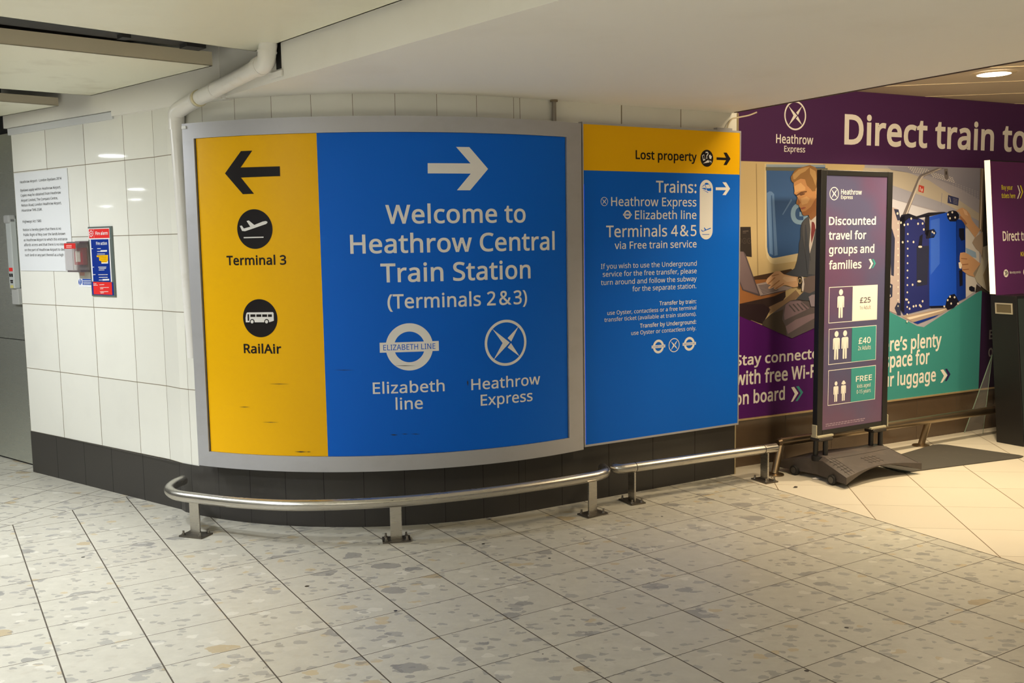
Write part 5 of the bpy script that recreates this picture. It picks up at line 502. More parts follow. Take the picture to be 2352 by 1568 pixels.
["M","FW","printed_photo","purple_panel",[["P",2,"m_cream",["-600 20950 -600 11177 -136 10677 4945 8692 11696 10877 11696 20950"]],["P",3,"m_joint",["1453 20809 1513 20810 1762 13217 1701 13218"]],["P",3,"m_ring",["2218 20826 2366 15117 2521 14410 2835 14066 3271 13960 7751 14336 7591 20922"]],["P",4,"m_blue",["2360 20783 2508 15193 2586 14801 2744 14547 3005 14400 3367 14415 5573 14703 7958 14860 7810 20872"]],["P",5,"m_strip",["2360 20783 7810 20856 7814 20712 2363 20599"]],["P",5,"m_band",["2313 20598 8035 20637 8041 20398 2316 20367"]],["P",5,"m_post",["2421 18844 2674 18963 2879 18941 3087 18773 3488 14586 3209 14537 2742 14719"]],["P",6,"m_blue",["2811 18693 2903 18694 3177 14593 3074 14595"]],["P",5,"m_post",["4650 18472 4736 18354 3939 17372 3834 17372"]],["T",5,"m_g","G",4630,6226,16775,1338,1.4,1],["P",4,"m_black",["-162 16554 1040 16553 1168 14502 -141 14684"]],["P",5,"m_grey",["264 15615 256 15558 231 15507 192 15466 143 15441 88 15433 33 15443 -17 15470 -57 15511 -83 15563 -92 15620 -84 15676 -59 15727 -21 15767 29 15793 84 15801 139 15792 189 15765 229 15723 255 15672"]],["P",6,"m_black",["244 15615 237 15565 215 15520 180 15485 137 15463 88 15456 39 15464 -6 15488 -41 15524 -64 15569 -72 15619 -65 15669 -43 15714 -9 15749 35 15771 84 15778 133 15770 177 15746 213 15710 236 15665"]],["T",7,"m_grey","1",37,136,15548,130,0,1],["P",5,"m_grey",["682 15609 674 15552 649 15501 610 15460 560 15435 505 15427 450 15436 399 15463 359 15505 333 15557 324 15614 332 15671 357 15722 396 15762 445 15788 501 15796 556 15786 606 15759 647 15718 673 15666"]],["P",6,"m_black",["662 15609 655 15559 633 15514 598 15479 554 15457 505 15450 455 15458 411 15482 375 15518 352 15564 344 15614 351 15663 373 15708 408 15743 452 15766 501 15773 550 15764 595 15741 631 15705 654 15659"]],["T",7,"m_grey","2",454,554,15542,131,0,1],["P",5,"m_grey",["1103 15603 1095 15546 1070 15494 1030 15454 980 15428 925 15420 869 15430 818 15457 778 15499 752 15551 742 15608 750 15665 775 15716 815 15757 864 15782 920 15791 976 15781 1026 15754 1067 15713 1093 15660"]],["P",6,"m_black",["1083 15603 1076 15553 1053 15508 1018 15473 974 15451 924 15443 875 15452 830 15476 794 15512 771 15558 762 15608 769 15658 792 15703 827 15738 871 15760 920 15768 970 15759 1015 15735 1051 15699 1074 15654"]],["T",7,"m_grey","3",873,973,15536,131,0,1],["P",5,"m_grey",["345 16289 843 16316 844 16239 346 16213"]],["P",5,"m_grey",["347 16167 645 16179 646 16133 348 16121"]],["P",4,"m_darkbrown",["1337 13175 4744 13605 5605 13140 1443 12859"]],["P",4,"m_tabledge",["-158 12695 -136 10638 1074 10147 2700 10857 3943 11319 4273 11664 4243 12185 1857 12312"]],["P",5,"m_under",["-143 11339 2282 11232 2907 10847 2200 9851 1840 9949 -136 10662"]],["P",5,"m_seat",["2749 11013 4150 11470 5198 12109 5635 11690 4264 11025 2809 10534"]],["P",6,"m_table",["-158 12695 1543 12950 2873 12946 4243 12185 4266 12064 3204 11747 -143 11315"]],["P",6,"m_trouser",["4261 11169 4681 11367 5212 11441 6291 11323 8063 10608 8088 9618 4945 8708 3771 9125 2150 9774 2198 10009 2913 10489"]],["P",7,"m_trouserl",["4263 11089 4682 11327 5643 11326 6520 10761 5660 10476 4177 10026 4117 10390"]],["P",8,"m_trouser",["4527 11077 4643 11104 5229 10578 5101 10552"]],["P",8,"m_trouser",["4898 11109 5015 11136 5604 10625 5475 10598"]],["P",8,"m_trouser",["5271 11141 5389 11168 5980 10672 5851 10646"]],["P",8,"m_trouser",["5646 11173 5764 11200 6358 10719 6228 10693"]],["P",7,"m_trouserl",["4291 9578 5240 10012 6530 10312 7185 10403 7083 10040 5681 9502 4513 9041"]],["P",7,"m_trouserd",["2150 9774 2198 10009 2913 10489 4057 10794 3965 10077 4291 9578 4409 8926 3771 9125"]],["P",7,"m_jacketd",["6375 17304 5951 17091 5637 16774 5539 16338 5552 15701 5431 15384 5421 14826 5265 14110 5062 13636 4223 13261 4648 13089 6038 13006 8005 12986 7894 17487 7023 17367"]],["P",8,"m_jacket",["6375 17304 6004 17090 5691 16734 5740 15938 6001 14735 6304 13200 7122 13094 8003 13068 7906 16963 7253 16805 6830 16327"]],["P",9,"m_jacketd",["5960 16653 6045 16684 6434 14646 6379 13238 6270 13241 5998 14895"]],["P",9,"m_shirt",["6358 17129 6491 16953 6917 17231 7235 17567 7889 17688 7914 16640 7203 16645 6938 16326 6541 14724 6434 14646 6368 15209 6483 16330 6386 16810"]],["P",10,"m_tie",["6579 16873 6775 16840 6887 16647 6938 16326 6795 15926 6580 15367 6534 16009"]],["P",10,"m_jacket",["7257 16645 7906 16963 7942 15508 6555 14080 6435 14606 6946 16005"]],["P",10,"m_neck",["6245 17368 7010 17927 7879 18090 7889 17688 7257 17567 6917 17231 6512 16969 6379 17129"]],["P",11,"m_skin",["4837 19649 4843 19375 4913 19007 4885 18827 5066 18710 5207 18569 5098 18199 5121 18080 5345 18034 5379 17923 5466 17829 5533 17670 5620 17567 5677 17385 5861 17289 6288 17352 6905 17751 7222 18151 7875 18250 7846 19412 6870 19281 6333 19195 5892 19822 5464 19973"]],["P",12,"m_skind",["5620 17567 5939 17607 6469 17926 6888 18485 7208 18726 7222 18151 6905 17751 6288 17352 5861 17289 5677 17385"]],["P",12,"m_skind",["5207 18569 5283 18475 5500 18200 5376 18081 5345 18034 5185 18081"]],["P",12,"m_skinl",["4896 19337 5472 19580 5904 19270 5908 19072 5273 18964 4937 18866"]],["P",12,"m_skinl",["5495 18477 6024 18638 6349 18482 6142 18163 5610 18042"]],["P",12,"m_hair",["4583 19763 4559 19958 4824 20338 5240 20580 5661 20667 6298 20815 6838 20668 7114 20396 7178 20000 7833 19931 7848 19332 7214 19380 6979 19266 6898 19027 6575 18992 6387 19196 6061 19390 5871 19822 5466 19855 5099 19716 4808 19555 4648 19662"]],["P",13,"m_hairl",["4723 20117 5242 20479 5874 20648 6300 20697 5880 20373 5459 20208 4939 19808 4782 19805"]],["P",13,"m_hairl",["6302 20618 6844 20391 6965 19838 6868 19360 6586 19912 6311 20223"]],["P",13,"m_brow",["4938 18803 5087 18742 5485 18950 6037 19018 6061 18939 5540 18840 5121 18648"]],["P",13,"m_brow",["5330 18775 5646 18857 5913 18843 5808 18763 5491 18682"]],["P",13,"m_lip",["5508 17829 5773 17892 5998 17877 5935 17813 5670 17734 5542 17750"]],["P",13,"m_skinl",["6874 19122 6998 19346 7193 19364 7230 18727 7036 18661 6903 18804"]],["P",14,"m_skind",["7013 19163 7153 19204 7163 18806 7055 18789"]],["P",8,"m_laptopd",["-144 14945 432 14888 614 14684 1925 11854 1823 11811 344 12274 -125 13220"]],["P",9,"m_laptop",["-84 14913 392 14866 1760 11962 443 12325 -65 13233"]],["P",8,"m_deck",["1567 12652 2485 12762 4875 12298 4244 12097 1966 11805"]],["P",9,"m_laptopd",["1751 12551 3189 12644 3210 12603 1772 12504"]],["P",9,"m_laptopd",["1814 12455 3252 12570 3274 12530 1835 12407"]],["P",9,"m_laptopd",["1876 12359 3316 12497 3338 12456 1898 12311"]],["P",9,"m_laptopd",["1939 12262 3380 12423 3401 12383 1960 12214"]],["P",9,"m_laptopd",["2002 12165 3443 12349 3465 12309 2023 12117"]],["P",9,"m_laptopd",["2065 12069 3507 12276 3529 12235 2086 12021"]],["P",9,"m_laptopd",["2127 11972 3571 12202 3593 12161 2149 11924"]],["P",9,"m_laptopd",["1965 11852 4243 12145 4245 12081 1987 11788"]],["P",9,"m_sleeve",["5879 12890 6470 13033 8001 13150 8025 12168 6502 11574 5750 11362 5212 11449 5952 12001"]],["P",10,"m_jacketd",["5212 11449 5953 11960 6497 11818 8021 12332 8043 11430 6291 11299"]],["P",11,"m_shirtd",["6394 11579 6717 11712 8035 11758 8059 10772 6627 10878"]],["P",12,"m_skin",["6939 11557 7154 11695 8036 11717 8050 11142 7164 11303"]],["P",10,"m_hand",["2412 12780 2543 12996 2869 13222 3279 13487 3695 13467 4034 13251 4754 13102 5480 12983 5493 12356 4982 12294 4131 12508 3352 12210 3112 12250 3193 12382 2729 12280 2604 12348 2880 12551 2569 12602"]],["P",11,"m_handd",["2548 12642 3182 13055 3286 13036 2672 12598"]],["P",11,"m_handd",["2779 12357 3602 12844 3707 12816 2883 12338"]],["P",11,"m_handd",["3247 12277 4024 12647 4109 12612 3352 12242"]],["P",11,"m_handd",["2869 13183 3594 13280 3616 13240 2974 13125"]],["P",11,"m_handl",["4121 13105 5182 12953 5186 12752 4338 12700 3913 12953"]],["P",11,"m_shirt",["5672 13042 5866 13004 5963 12485 5887 11987 5758 12008"]],["P",12,"m_black",["5341 12988 5693 13025 5787 12652 5689 12188 5409 12263"]],["P",13,"m_gold",["5689 12736 5682 12671 5661 12614 5626 12568 5582 12540 5532 12532 5482 12544 5437 12575 5400 12622 5376 12681 5367 12746 5374 12810 5395 12868 5430 12913 5474 12941 5524 12950 5573 12938 5619 12907 5655 12860 5680 12800"]],["P",14,"m_black",["5624 12738 5620 12696 5608 12658 5587 12628 5560 12610 5531 12604 5501 12612 5473 12632 5451 12663 5437 12702 5431 12744 5435 12786 5448 12824 5469 12853 5495 12872 5525 12878 5555 12870 5582 12850 5604 12819 5619 12780"]]]],
["M","FW","lettering",0,[["T",2,"muralwhite","Stay connected",-197,7450,7112,690,0.9,13],["T",2,"muralwhite","with free Wi-Fi",-182,7500,5752,894,0.9,15],["T",2,"muralwhite","on board",-167,4340,4387,863,0.9,8]]],
["M","FW","chevron",0,[["P",2,"muralwhite",["4930 5186 5204 5210 5611 4721 5103 4150 4920 4143 5275 4692"]],["P",2,"teal",["5387 5218 5632 5220 6072 4740 5561 4154 5347 4162 5827 4691"]]]],
["M","FW","teal_panel",0,[["P",1,"teal",["11696 3350 25046 3350 25046 20950 11696 20950"]]]],
